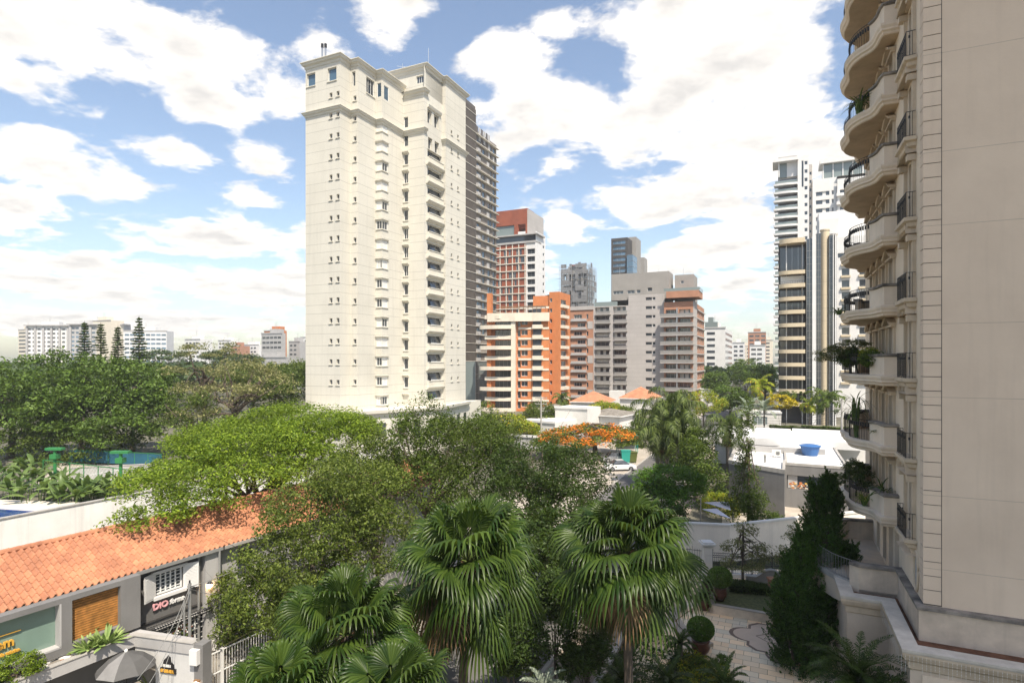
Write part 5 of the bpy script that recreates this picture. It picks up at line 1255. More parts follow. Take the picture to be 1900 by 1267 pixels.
# ================================================================ LOW WHITE HOUSES ACROSS THE STREET
def low_house(name, a, c, dep, h, label, roof='concd', wm='white2', holes=(), hip=1.4, ov=.5, group=None):
    d = (v2(c)-v2(a)).normalized(); n = Vector((-d.y, d.x)); Ln = (v2(c)-v2(a)).length; A = v2(a)
    t = Bld(name, (A.x, A.y, 0), label, 'house', group); t.wall(A, A+d*Ln, 0, h, wm, holes, .2); t.poly([A, A+d*Ln, A+d*Ln+n*dep, A+n*dep], 0, h, wm, skip=(0,))
    if hip:
        b = MB(); r = [A-d*ov-n*ov, A+d*(Ln+ov)-n*ov, A+d*(Ln+ov)+n*(dep+ov), A-d*ov+n*(dep+ov)]; k = min(Ln, dep)/2; r1, r2 = (A+d*k+n*dep/2, A+d*(Ln-k)+n*dep/2) if Ln > dep else (A+d*Ln/2+n*k, A+d*Ln/2+n*(dep-k))
        z0, z1 = h+.02, h+hip; q = [(*p, z0) for p in r]; e = [(*r1, z1), (*r2, z1)]
        if Ln > dep: fs = [(q[0], q[1], e[1], e[0]), (q[1], q[2], e[1]), (q[2], q[3], e[0], e[1]), (q[3], q[0], e[0])]
        else: fs = [(q[0], q[1], e[0]), (q[1], q[2], e[1], e[0]), (q[2], q[3], e[1]), (q[3], q[0], e[0], e[1])]
        for f in fs: b.face(*f)
        b.face(*q[::-1]); t.part('roof', b, M[roof])
        b = MB(); b.sweep(r+[r[0]], [(0, h-.15), (.05, h-.15), (.05, h+.05), (0, h+.05)]); t.part('eaves', b, M['white'])
    else:
        b = MB(); b.sweep([A-d*.1-n*.1, A+d*(Ln+.1)-n*.1], [(0, h-.2), (.1, h-.2), (.1, h+.2), (0, h+.2)]); t.part('roof_edge', b, M['white'])
    t.done(); return t
q = lambda px, Y: v2(at(px, 0, Y))
low_house('low_house', q(962, 112), q(1030, 107), 9, 3.4, 'low white house with one dark window, in front of the brick block', 'conc', holes=[(4.2, 5.2, 1.6, 3.0, 'o')], hip=0)
low_house('low_house', q(1030, 116), q(1090, 112), 6, 5.6, 'small white upper storey box with a flat roof overhang', 'white', hip=0)
low_house('low_house', q(985, 124), q(1034, 121), 9, 4.3, 'low house with grey sloping roof left of the white box', 'concd', hip=1.0)
low_house('low_house', q(1076, 119), q(1150, 114), 9, 3.9, 'low house with grey hipped roof right of the white box', 'concd', hip=1.1)
low_house('low_house', q(1060, 150), q(1130, 147), 10, 4.2, 'far house with pale orange tiled roof below the grey apartment block', 'tile', hip=2.6)
low_house('low_house', q(1150, 158), q(1212, 154), 10, 4.6, 'far house with orange tiled roof left of the tall palms', 'tile', hip=3.0)
low_house('low_house', q(940, 99), q(1010, 96), 3, 2.2, 'long low grey outbuilding in front of the white houses', 'conc', 'lgrey', hip=0)
low_house('low_house', q(1213, 128), q(1262, 124), 8, 3.8, 'white walled low building behind the tall palms', 'conc', hip=0)
low_house('low_house', q(1378, 128), q(1450, 125), 6, 3.6, 'low pale building with glass front at the foot of the black glass tower', 'white', hip=0, holes=[(2, 5, .8, 2.6, 'g3', 'gglass'), (5.6, 8, .8, 2.6, 'g2')])
low_house('low_house', q(1300, 190), q(1334, 188), 6, 5.5, 'white sign walled building under the far right trees', 'white', hip=0)
low_house('low_house', q(640, 108), q(560, 116), 9, 5.4, 'white shed roofed house half hidden below the bright green tree', 'conc', hip=1) if False else None
b = MB(); p0 = q(1330, 100); b.obox(p0, WW, -U, -10, 0, 0, .2, 0, 2.2); tag(b.build('garden_wall', M['white2']), 'white street wall behind the tall feather palms', 'wall')
b = MB(); p0 = q(1390, 108); b.obox(p0, WW, -U, 0, 20, 0, 2, 0, 2.6); b.obox(p0, WW, -U, 0, 20, 0, 2.1, 2.6, 2.9)
M['hedge'] = leafmat('hedge_leaf', (.05, .08, .015), (.12, .16, .04))
# ================================================================ HOUSE WITH SHOP SIGN (left foreground)
TH2 = R(30.5); U2 = Vector((math.sin(TH2), math.cos(TH2))); N2 = Vector((U2.y, -U2.x))
H0 = Vector((-18.15, 20.45)); Hp = lambda s, n=0: H0+U2*s+N2*n
def sH(px, n=0):
    P = Hp(0, n); q_ = hit(P, U2, px); return (q_-P).dot(U2)
EZ = 6.2; RZ = 7.45; RW = 2.75
def tiled_roof(t, s0, s1, name='roof'):
    b = MB(); w_ = .24; cl = .38; sl = math.hypot(RW+.35, RZ-EZ); nc = int(sl/cl)+1; n_ = int((s1-s0)/w_); dz_ = (RZ-EZ)/(RW+.35)
    rnd = random.Random(3)
    def P(s, run, lift): # run: distance in plan from the eave towards the ridge
        q_ = Hp(s, .35-run); return (q_.x, q_.y, EZ-.02+run*dz_+lift)
    rc = (RW+.35)/nc
    for i in range(n_):
        for j in range(nc):
            jit = rnd.uniform(-.012, .012)
            prof = [(-.02, .0), (.03, -.045), (.09, -.05), (.13, -.01), (.17, .045), (.215, .05), (.255, .01)]
            r0, r1 = j*rc-.03+jit, (j+1)*rc+.03
            for (a, la), (c, lc) in zip(prof, prof[1:]):
                b.v += [P(s0+i*w_+a, r0, la+.055), P(s0+i*w_+c, r0, lc+.055), P(s0+i*w_+c, r1, lc+.015), P(s0+i*w_+a, r1, la+.015)]
            st = len(b.v)-24
            # share vertices so that one tile is one island
            base = len(b.v)-24; vs = b.v[base:]; b.v = b.v[:base]
            n0 = len(b.v); m_ = len(prof)
            for (a, la) in prof: b.v.append(P(s0+i*w_+a, r0, la+.055))
            for (a, la) in prof: b.v.append(P(s0+i*w_+a, r1, la+.015))
            for k in range(m_-1): b.f.append((n0+k, n0+k+1, n0+m_+k+1, n0+m_+k)); b.m.append(0)
            n1 = len(b.v)                                # butt end
            for (a, la) in prof: b.v.append(P(s0+i*w_+a, r0, la+.02))
            for k in range(m_-1): b.f.append((n0+k+1, n0+k, n1+k, n1+k+1)); b.m.append(0)
    # ridge tiles and the back slope
    k = int((s1-s0)/.35)
    for i in range(k):
        a = s0+i*.35; q0, q1 = Hp(a, -RW), Hp(a+.38, -RW); b.path([(q0.x, q0.y, RZ-.02), (q1.x, q1.y, RZ+.01)], [.13, .115], 8)
    q_ = [Hp(s0, -RW), Hp(s1, -RW), Hp(s1, -2*RW-.3), Hp(s0, -2*RW-.3)]; b.face((*q_[0], RZ), (*q_[1], RZ), (*q_[2], EZ), (*q_[3], EZ))
    t.part(name, b, M['tile'])
def shop_house():
    sB = sH(243); sC = sH(404)
    t = Bld('shop_house', (*Hp(6), 0), 'grey two storey shop house with orange tiled roof in the left foreground', 'house')
    # recessed grey shopfront wall
    a0, a1 = sH(287), sH(339)
    zt_, zb_ = zat(1062, Hp(a0).y), zat(1102, Hp(a0).y)
    zt_ = 5.72; zb_ = 4.78
    l0, l1 = sH(322), sH(382)
    t.wall(Hp(-9), Hp(sC), 0, EZ, 'dgrey2', [(a0-0+9, a1+9, zb_, zt_, 'grid', 'dglass', 'wframe'), (sH(293)+9, l1+9, 1.9, 3.3, 'grid', 'dglass', 'wframe'), (sH(250)+9, sH(266)+9, 1.6, 3.2, 'g1')], .14)
    t.poly([Hp(-9), Hp(sC), Hp(sC, -2*RW), Hp(-9, -2*RW)], 0, EZ, 'grey', skip=(0,), roof='dark')
    tiled_roof(t, -9.0, sC)
    b = MB(); b.obox(Hp(0), U2, N2, sB, sC+.1, .28, .42, EZ-.16, EZ-.02); t.part('gutter', b, M['pipe'])
    # projecting box frame with the green panel and slatted shutter
    e = .75; zlo, zhi = 4.02, 6.16; p0 = Hp(0, 0)
    ga0, ga1 = -9, sH(114, e); wa0, wa1 = sH(134, e), sH(224, e); end = sB
    b = MB()
    b.obox(p0, U2, N2, -9, end, 0, e, zhi-.2, zhi); b.obox(p0, U2, N2, -9, end, 0, e, zlo, zlo+.32); b.obox(p0, U2, N2, ga1, wa0, 0, e, zlo+.32, zhi-.2); b.obox(p0, U2, N2, wa1, end, 0, e, zlo+.32, zhi-.2)
    t.part('window_box', b, M['grey'])
    b = MB(); b.obox(p0, U2, N2, -9, ga1, .02, e-.35, zlo+.32, zhi-.2); t.part('glass_panel', b, M['gpanel'])
    b = MB(); b.mi = 1; b.obox(p0, U2, N2, ga1-.06, ga1, .4, e+.01, zlo+.32, zhi-.2); b.obox(p0, U2, N2, -9, ga1, .4, e+.01, zlo+.30, zlo+.37); b.build('panel_frame', [M['lgrey'], M['lgrey']], t.root)
    b = MB(); z = zlo+.34
    while z < zhi-.24: b.obox(p0, U2, N2, wa0, wa1, .25, e-.22, z, z+.07); z += .095
    t.part('slatted_shutter', b, M['woods'])
    # pilaster, drain pipe
    b = MB(); b.obox(Hp(0), U2, N2, sC-.75, sC, 0, .25, 0, EZ-.1); t.part('pilaster', b, M['lgrey'])
    b = MB(); r = Hp(sC-1.0, .12); b.bar((r.x, r.y, 1.5), (r.x, r.y, EZ-.1), .055, 8); r2 = Hp(sC-.15, .38); b.bar((r2.x, r2.y, 1.5), (r2.x, r2.y, EZ-.1), .05, 8); t.part('drain_pipe', b, M['pipe'])
    # shuttered window trim
    b = MB(); b.obox(Hp(0), U2, N2, a0-.1, a1+.1, 0, .16, zb_-.16, zb_-.02); b.obox(Hp(0), U2, N2, a0-.15, a1+.15, 0, .14, zt_+.02, zt_+.14); t.part('window_trims', b, M['white'])
    for s, sg in ((a0, -1), (a1, 1)):
        b = MB(); dd = (U2*sg*.93+N2*.36).normalized(); nn_ = Vector((dd.y, -dd.x))*sg; p_ = Hp(s, .03)
        b.obox(p_, dd, nn_, 0, .62, 0, .04, zb_-.1, zt_+.1)
        for k in range(14): z = zb_-.02+k*(zt_-zb_)/14; b.obox(p_, dd, nn_, .07, .55, .038, .055, z, z+.035)
        t.part('shutter', b, M['white'])
    # string course, sill of the lower window, awning with swirls
    b = MB(); b.obox(Hp(0), U2, N2, sB, sC-.8, 0, .07, 3.72, 3.80); t.part('string_course', b, M['dgrey'])
    b = MB(); b.obox(Hp(0), U2, N2, sH(287), l1+.15, 0, .12, 1.78, 1.9); b.obox(Hp(0), U2, N2, sH(287), l1+.15, 0, .1, 3.3, 3.4); t.part('sill', b, M['white'])
    b = MB()
    for i in range(26): s = sH(262)+i*(l1-sH(262))/26; q0, q1 = Hp(s, .1), Hp(s+.12, .45); b.path([(q0.x, q0.y, 3.55), (q1.x, q1.y, 3.50), (q1.x, q1.y, 3.38)], .018, 4)
    q0, q1 = Hp(sH(262), .42), Hp(l1, .42); b.bar((q0.x, q0.y, 3.52), (q1.x, q1.y, 3.52), .03); b.bar((q0.x, q0.y, 3.4), (q1.x, q1.y, 3.4), .02); t.part('awning_frame', b, M['iron'])
    t.done()
    def text(body, loc, size, m, label, name='shop_sign', ext=.03, sc=1., cat='sign', shear=0., dirv=U2, group=None):
        cu = bpy.data.curves.new(name, 'FONT'); cu.body = body; cu.size = size; cu.extrude = ext; cu.shear = shear; cu.align_x = 'LEFT'; cu.offset = .012
        o = bpy.data.objects.new(name, cu); C.objects.link(o); dg = bpy.context.evaluated_depsgraph_get(); me = bpy.data.meshes.new_from_object(o.evaluated_get(dg)); bpy.data.objects.remove(o)
        o = bpy.data.objects.new(name, me); C.objects.link(o); me.materials.clear(); me.materials.append(M[m]); o.location = loc; o.scale = (sc, 1, 1)
        o.rotation_euler = (math.pi/2, 0, math.atan2(dirv.y, dirv.x)); return o
    y = .07; s = sH(281.5)
    sg = thing('shop_sign', (*Hp(s, y), 4.22), 'raised shop sign lettering, pink capitals then white script, on the grey wall', 'sign')
    o = text('DIO', (*Hp(s, y), 4.22), .36, 'pink', None, 'capital_letters'); o.parent = sg; o.location = (0, 0, 0); s2 = s+.70
    o = text('forma', (*Hp(s2, y), 4.22), .29, 'white', None, 'script_letters', shear=.35, sc=.95); o.parent = sg; o.location = (*(Hp(s2, y)-Hp(s, y)), .02)
    s = sH(26, .45)-3.0; y = .45
    sg = thing('shop_sign', (*Hp(s, y), 4.9), 'gold lettering on the pale green panel at the lower left edge', 'sign'); 
    w_ = text('Imagem', (0, 0, 0), .46, 'gold', None, 'lettering', sc=.9); w_.parent = sg
    bb = [v[0] for v in w_.bound_box]; width = (max(bb))*.9; off = (sH(25.5, .45)-width); sg.location = (*Hp(off, y), zat(1193, Hp(sH(20), .45).y) if False else 4.93)
    w2 = text('centro de estetica', (0, 0, 0), .13, 'gold', None, 'small_lettering'); w2.parent = sg; w2.location = (U2.x*.5, U2.y*.5, -.26)
    b = MB(); b.box(0, width+.2, -.02, .02, .44, .46); o = b.build('rule', M['gold'], None); o.parent = sg; o.rotation_euler = (0, 0, math.atan2(U2.y, U2.x))
    # lamp
    c = Hp(sH(381), .35); z = 4.55; lm = thing('wall_lamp', (c.x, c.y, z), 'lit orange wall lamp by the drain pipe of the grey shop', 'lamp'); b = MB(); b.lathe((c.x, c.y, z-.1), [(.03, 0), (.10, .06), (.10, .14), (.03, .2)], 12); b.build('bulb', M['lamp'], lm); b = MB(); w0 = Hp(sH(381), 0); b.bar((w0.x, w0.y, z), (c.x, c.y, z+.14), .025, 6); b.lathe((c.x, c.y, z+.09), [(.14, 0), (.05, .1)], 12); b.build('bracket', M['black'], lm)
    # air conditioner and the raised yard
    yd = [Hp(-12, 0), Hp(sC+8, 0), Hp(sC+8, 2.4), Hp(-12, 2.4)]; b = MB(); b.prism(yd, -.1, 1.55); tag(b.build('yard', M['concd']), kind='structure')
    c = Hp(sH(395), .75); AC(c, 1.56, 'white air conditioner on the ground under the shop window', math.atan2(N2.y, N2.x)+math.pi/2+.2, None)
    # flower wreath on the lower window
    b = MB(); rnd = random.Random(4); cs = sH(333)
    for i in range(170):
        a = rnd.uniform(-.45, .45); zz = 2.6+rnd.uniform(-.65, .65)*(1-abs(a)*.8); p_ = Hp(cs+a, .14+rnd.uniform(0, .12)); b.mi = rnd.choice((0, 0, 0, 1, 1, 2)); r = rnd.uniform(.025, .06); b.lathe((p_.x, p_.y, zz), [(r*.3, -r), (r, 0), (r*.3, r)], 5)
    tag(b.build('flower_wreath', [LF['mid'], M['redp'], M['blind']]), 'wreath of red and white flowers on the barred shop window', 'wreath')
    # neighbour part: white house with the same roof line
    t = Bld('roof_neighbour_house', (*Hp(sC+5), 0), 'pale grey rendered house continuing the orange roof beyond the shop', 'house')
    t.wall(Hp(sC+.02), Hp(sC+17), 0, EZ, 'lgrey', [(sH(440)-sC, sH(470)-sC, 4.2, 5.6, 'g2', 'dglass', 'black')], .2); t.poly([Hp(sC+.02), Hp(sC+17), Hp(sC+17, -2*RW), Hp(sC+.02, -2*RW)], 0, EZ, 'lgrey', skip=(0,), roof='dark')
    tiled_roof(t, -9+int((sC+9)/.24)*.24, sC+17); b = MB(); b.obox(Hp(0), U2, N2, sC, sC+17, 0, .09, 3.6, 3.72); b.obox(Hp(0), U2, N2, sC, sC+17, .25, .42, EZ-.16, EZ-.02); t.part('string_courses', b, M['conc']); t.done()
    # canopy roof with planters, gate pillar, fence
    zc = 3.95
    ca = gz(23, 1267, zc).xy; cb_ = gz(250, 1178, zc).xy; cc = gz(360, 1193, zc).xy
    ca = cb_-U2*9
    t = thing('entrance_canopy', (cb_.x, cb_.y, 0), 'grey concrete entrance canopy with debris on its flat top', 'canopy')
    b = MB(); inner = [Hp((ca-H0).dot(U2), .06), Hp((cb_-H0).dot(U2)+.3, .06)]; cc2 = cc-N2*.55+U2*.35
    b.prism([ca, cb_, cc, cc2, cb_-N2*.3+U2*.5, inner[1], inner[0]], zc-.36, zc-.06); b.build('slab', M['lgrey'], t)
    b = MB(); b.sweep([ca, cb_, cc], [(0, zc-.42), (.05, zc-.42), (.05, zc), (-.14, zc), (-.14, zc-.1)]); b.build('edge_beam', M['lgrey'], t); b = MB(); b.prism([ca-N2*.16, cb_-N2*.16-U2*.1, inner[1], inner[0]], zc-.06, zc-.03); b.build('top', M['concd'], t)
    b = MB(); b.sweep([ca, cb_, cc], [(.08, zc), (.08, zc+.03), (-.18, zc+.03), (-.18, zc)]); b.build('capping', M['conc'], t)
    rnd = random.Random(9); b = MB()
    for i in range(26):
        p_ = cb_-U2*rnd.uniform(1.6, 4.6)-N2*rnd.uniform(.25, .8); a = rnd.uniform(0, 3); d_ = Vector((math.cos(a), math.sin(a))); b.mi = rnd.choice((0, 1, 1)); b.obox(p_, d_, Vector((d_.y, -d_.x)), 0, rnd.uniform(.1, .45), 0, rnd.uniform(.04, .22), zc-.03, zc+rnd.uniform(.0, .05))
    tag(b.build('rubble', [M['brickp'], M['blind']]), 'broken tiles and scraps lying on the canopy top', 'rubble', kind='stuff')
    # facade wall with the company sign
    d = (cc-cb_).normalized(); n = Vector((d.y, -d.x)); Ln = (cc-cb_).length
    t = thing('gate_wall', (cc.x, cc.y, 0), 'pale grey gate wall with a small black and yellow sign', 'wall')
    b = MB(); b.obox(cb_, d, n, Ln*.36, Ln, -.35, 0, 0, zc-.42); b.obox(cb_, d, n, 0, Ln*.36, -.35, -.02, zc-.9, zc-.42); b.build('wall_panel', M['lgrey2'], t)
    b = MB(); b.obox(cc, d, n, .02, .42, -.45, .02, 0, zc-.02); b.build('corner_post', M['grey'], t)
    b = MB(); p_ = cb_+d*Ln*.70; z_ = zc-2.1; b.obox(p_, d, n, 0, .42, 0, .03, z_-.5, z_+.15); b.build('meter_box', M['dgrey'], t)
    b = MB(); b.obox(cb_, d, n, .0, Ln*.36, -.6, -.3, 0, zc-1.2); b.build('inner_wall', M['concd'], t)
    sgo = cb_+d*Ln*.45; z_ = zc-1.3
    s = thing('wall_sign', (sgo.x, sgo.y, z_), 'black mascot shaped sign with yellow lettering strip on the gate wall', 'sign'); s['label'] = 'small black sign with a yellow lettering strip on the gate wall'
    b = MB(); b.obox(sgo, d, n, 0, .74, .0, .05, z_, z_+.2); o = b.build('strip', M['black'], s)
    b = MB(); P_ = lambda x, z: (*(sgo+d*x+n*.03), z_+z); pts = [(.08, .18), (.66, .18), (.62, .36), (.50, .44), (.47, .62), (.36, .70), (.28, .6), (.16, .5), (.12, .36)]; q0 = [P_(x, z) for x, z in pts]; b.face(*q0); q1 = [(*(sgo+d*x-n*.0), z_+z) for x, z in pts]
    for i in range(len(pts)): j = (i+1) % len(pts); b.face(q0[i], q1[i], q1[j], q0[j])
    b.build('emblem_board', M['black'], s); b = MB(); b.obox(sgo, d, n, .14, .5, .032, .045, z_+.24, z_+.34); b.build('white_strip', M['white'], s)
    o = text('SANDELARIA', (0, 0, 0), .16, 'gold', None, 'lettering', ext=.012, sc=.66, dirv=d); o.parent = s; o.location = (*(d*.04+n*.055), .04)
    b = MB(); p_ = cc-d*.0; b.obox(p_, d, n, -.05, .3, .02, .2, zc-.75, zc-.18); tag(b.build('meter_box', M['white']), 'white plastic box at the top corner of the gate wall', 'box')
    c = cc+d*.2+n*.1; lm = thing('bulkhead_lamp', (c.x, c.y, zc-1.5), 'small lit bulkhead lamp on the gate post', 'lamp'); b = MB(); b.lathe((c.x, c.y, zc-1.6), [(.04, 0), (.09, .05), (.09, .15), (.04, .2)], 10); b.build('glass', M['lampw'], lm); b = MB(); b.obox(cc, d, n, .08, .32, .02, .12, zc-1.42, zc-1.36); b.build('hood', M['wd'], lm)
    # two poles
    for px, r, z1, lab in ((342, .04, zat(1112, 24.2), 'thin grey pole in front of the barred shop window'), (352, .065, zat(1083, 24.0), 'thick dark pole right of the thin one, in front of the shop')):
        p_ = at(px, 1190, 24.1); pl = thing('pole', (p_.x, p_.y, 0), lab, 'pole', 'poles in front of the shop'); b = MB(); b.bar((p_.x, p_.y, 0), (p_.x, p_.y, z1), r, 8); b.build('shaft', M['pipe'], pl); b = MB(); b.bar((p_.x, p_.y, z1), (p_.x, p_.y, z1+.12), r*.5, 6); b.bar((p_.x-.1, p_.y, z1-.15), (p_.x+.2, p_.y, z1-.15), .02); b.build('cable_bracket', M['iron'], pl)
    # gate fence
    f0 = gz(371, 1222, 2.75); s0 = 0; t = thing('sliding_gate', (f0.x, f0.y, 0), 'white steel bar gate running beside the yard under the olive tree', 'gate'); b = MB(); P_ = lambda s_, z: (f0.x+U2.x*s_, f0.y+U2.y*s_, z)
    for z in (.9, 1.85, 2.72): b.bar(P_(0, z), P_(9.5, z), .03)
    b.build('rails', M['white'], t); b = MB()
    for i in range(74): b.bar(P_(i*.13, .9), P_(i*.13, 2.72), .014)
    b.build('bars', M['white'], t); b = MB()
    for s_ in (.0, .95, 4.2, 7.4): b.obox(v2(P_(s_, 0)), U2, N2, -.06, .06, -.06, .06, 0, 2.8)
    b.build('posts', M['white'], t); b = MB(); b.obox(v2(P_(0, 0)), U2, N2, 0, 9.5, -.1, .1, 0, .9); b.build('plinth', M['lgrey'], t)
    # parasol
    c = at(234, 1208, 21.9); zt2 = c.z; c.z = 0; t = thing('parasol', (c.x, c.y, 0), 'dark grey parasol with one faded panel below the entrance canopy', 'parasol'); b = MB(); k = 8; r = 1.0
    for i in range(k):
        a0_, a1_ = 2*math.pi*i/k+.2, 2*math.pi*(i+1)/k+.2; b.mi = 1 if i == 5 else 0
        pt = lambda a, rr, z: (c.x+math.cos(a)*rr, c.y+math.sin(a)*rr, z)
        b.face(pt(a0_, .05, zt2), pt(a0_, r*.6, zt2-.24), pt(a1_, r*.6, zt2-.24), pt(a1_, .05, zt2)); b.face(pt(a0_, r*.6, zt2-.24), pt(a0_, r, zt2-.62), pt((a0_+a1_)/2, r*.97, zt2-.58), pt(a1_, r, zt2-.62), pt(a1_, r*.6, zt2-.24))
    b.build('canopy', [M['umb'], M['umbl']], t); b = MB(); b.bar((c.x, c.y, 0), (c.x, c.y, zt2+.05), .025, 8); b.mi = 0; b.build('pole', M['iron'], t); b = MB(); b.lathe((c.x, c.y, zt2), [(.06, 0), (.06, .05), (.02, .1)], 8); b.build('finial', M['white'], t)
    c2 = c+Vector((.5, -.5, 0)); t = thing('cafe_table', (c2.x, c2.y, 0), 'round glass topped table under the parasol', 'table'); b = MB(); b.lathe((c2.x, c2.y, 1.5), [(.42, 0), (.42, .03)], 20); b.build('table_top', M['alu'], t); b = MB(); b.bar((c2.x, c2.y, 0), (c2.x, c2.y, 1.5), .04, 8); b.build('leg', M['alu'], t)
M['dgrey2'] = mat('shop_grey', (.15, .145, .14), .85, .1, .6, streak=.3); M['woods'] = mat('shutter_wood', (.50, .22, .06), .55, .25, 5); M['lgrey2'] = mat('painted_concrete', (.52, .52, .51), .8, .06, 1, streak=.35); M['lampw'] = emis('lamp_glass', (1, .8, .55), 1.6)
shop_house()
# ================================================================ WHITE WALL, POOL, SPORTS COURT
def left_yard():
    a = v2(at(0, 0, 36.4)); d = U2; n = Vector((d.y, -d.x)); zt_ = 5.0
    t = thing('long_white_wall', (*a, 0), 'long weathered white wall with coping behind the orange tiled roof', 'wall')
    b = MB(); b.obox(a, d, n, -14, 34, -.22, 0, 0, zt_-.06); b.build('wall_panel', M['whitew'], t); b = MB(); b.obox(a, d, n, -14, 34, -.28, .06, zt_-.06, zt_+.02); b.build('coping', M['conc'], t)
    zp = 1.5
    c = [gz(-160, 990, zp).xy, gz(130, 968, zp).xy, gz(140, 950, zp).xy, gz(130, 930, zp).xy, gz(-60, 924, zp).xy, gz(-260, 924, zp).xy]
    b = MB(); b.prism([a-d*14-n*.3, a+d*9-n*.3, gz(170, 932, zp).xy, gz(-300, 916, zp).xy], 0, zp-.02); tag(b.build('pool_deck', M['deck']), kind='structure')
    w = [gz(-260, 960, zp).xy, gz(-40, 990, zp).xy, gz(86, 947, zp).xy, gz(-180, 930, zp).xy]
    b = MB(); b.face(*[(p.x, p.y, zp+.01) for p in w]); tag(b.build('pool', M['pool']), kind='structure')
    b = MB(); b.sweep(w+[w[0]], [(0, zp), (.0, zp+.05), (-.4, zp+.05), (-.4, zp)]); tag(b.build('pool_rim', M['deck']), kind='structure')
    # court
    cx0 = at(95, 862, 78); z0 = 0
    f = [v2(at(40, 0, 64)), v2(at(340, 0, 54)), v2(at(420, 0, 76)), v2(at(120, 0, 86))]
    sheet('court_surface', f, .01, 'pave')
    def fence(p, q_, z1, name, lab, netm, nz0, nz1, posts):
        t = thing(name, (*p, 0), lab, 'fence'); d_ = (q_-p).normalized(); Ln = (q_-p).length; nn_ = Vector((d_.y, -d_.x))
        for i in range(posts+1): b = MB(); s = Ln*i/posts; o = p+d_*s; b.bar((*o, 0), (*o, z1), .05); b.build('post', M['green'], t)
        b = MB(); b.bar((*p, z1), (*q_, z1), .05); b.build('top_rail', M['green'], t); b = MB()
        if netm == 'wire':
            k = int(Ln/.5)
            for i in range(k): o = p+d_*(i*.5); b.bar((*o, nz0), (*(o+d_*min(3, (nz1-nz0))), nz1), .007, 3); b.bar((*o, nz1), (*(o+d_*min(3, (nz1-nz0))), nz0), .007, 3)
            b.build('wire_mesh', M['green'], t)
        else: b.obox(p, d_, nn_, 0, Ln, -.01, .01, nz0, nz1); b.build('netting', M[netm], t)
        return t
    pA, pB = v2(at(80, 0, 66)), v2(at(330, 0, 57))
    fence(pA, pB, 3.6, 'court_fence', 'near green post fence of the sports court', 'wire', .5, 3.6, 9)
    qA, qB = v2(at(130, 0, 84)), v2(at(300, 0, 80))
    fence(qA, qB, 2.0, 'court_net', 'blue net along the far side of the sports court', 'court', .3, 1.9, 7)
    t = thing('practice_wall', (*qB, 0), 'grey practice wall of the sports court below the blue net', 'wall'); b = MB(); wa, wb = v2(at(128, 0, 70)), v2(at(345, 0, 74)); dd = (wb-wa).normalized(); b.obox(wa, dd, Vector((dd.y, -dd.x)), 0, (wb-wa).length, -.2, 0, 0, 1.85); b.build('wall_panel', M['lgrey'], t); b = MB(); b.obox(wa, dd, Vector((dd.y, -dd.x)), 0, (wb-wa).length, -.25, .05, 1.85, 1.95); b.build('coping', M['conc'], t)
    for px, Y, py, lab in ((102, 63, 832, 'green floodlight post at the left of the court'), (224, 58, 838, 'green floodlight post at the middle of the court, right one')):
        p = v2(at(px, 0, Y)); z1 = zat(py, Y); t = thing('floodlight', (*p, 0), lab, 'floodlight', 'green floodlight posts of the court'); b = MB(); b.bar((*p, 0), (*p, z1), .16, 8); b.build('post', M['green'], t)
        b = MB(); b.box(p.x-.9, p.x+.9, p.y-.3, p.y+.3, z1-.15, z1+.1); b.build('lamp_head', M['green'], t); b = MB(); b.box(p.x-.35, p.x+.35, p.y-.35, p.y+.35, z1-1.1, z1-.6); b.build('collar', M['green'], t)
    g0, g1 = v2(at(150, 0, 64)), v2(at(222, 0, 68)); t = thing('goal_frame', (*g0, 0), 'white goal frame inside the sports court', 'goal'); b = MB()
    for p in (g0, g1): b.bar((*p, 0), (*p, 2.1), .06)
    b.build('posts', M['white'], t); b = MB(); b.bar((*g0, 2.1), (*g1, 2.1), .06); b.build('crossbar', M['white'], t)
    t = thing('white_van', (*v2(at(318, 0, 96)), 0), 'white van partly seen beyond the court under the big trees', 'van'); p = v2(at(318, 0, 98)); b = MB(); b.prism([p, p+Vector((4.4, 0)), p+Vector((4.4, 1.8)), p+Vector((0, 1.8))], .3, 1.9); b.build('body', M['carw'], t); b = MB(); b.box(p.x+.4, p.x+3.9, p.y-.02, p.y, 1.1, 1.7); b.build('windows', M['dglass'], t)
    for x in (.9, 3.5): b = MB(); b.bar((p.x+x, p.y-.05, .33), (p.x+x, p.y+.2, .33), .33, 12); b.build('wheel', M['tyre'], t)
M['whitew'] = mat('weathered_white', (.80, .78, .74), .9, .08, .5, streak=.45)
left_yard()
b = MB()
for i, (xa, ya, Ya, xb, yb, Yb) in enumerate(((352, 1090, 24, 255, 1260, 20), (352, 1098, 24, 272, 1275, 20), (342, 1115, 24.2, 285, 1285, 20.5), (352, 1092, 24, 470, 1085, 28), (352, 1088, 24, 560, 985, 33))):
    A_, B_ = at(xa, ya, Ya), at(xb, yb, Yb); b.path([A_.lerp(B_, k/8)-Vector((0, 0, .35*math.sin(math.pi*k/8))) for k in range(9)], .012, 4)
tag(b.build('service_cables', M['pipe']), 'thin grey service cables running down from the poles before the shop', 'cables', kind='stuff')
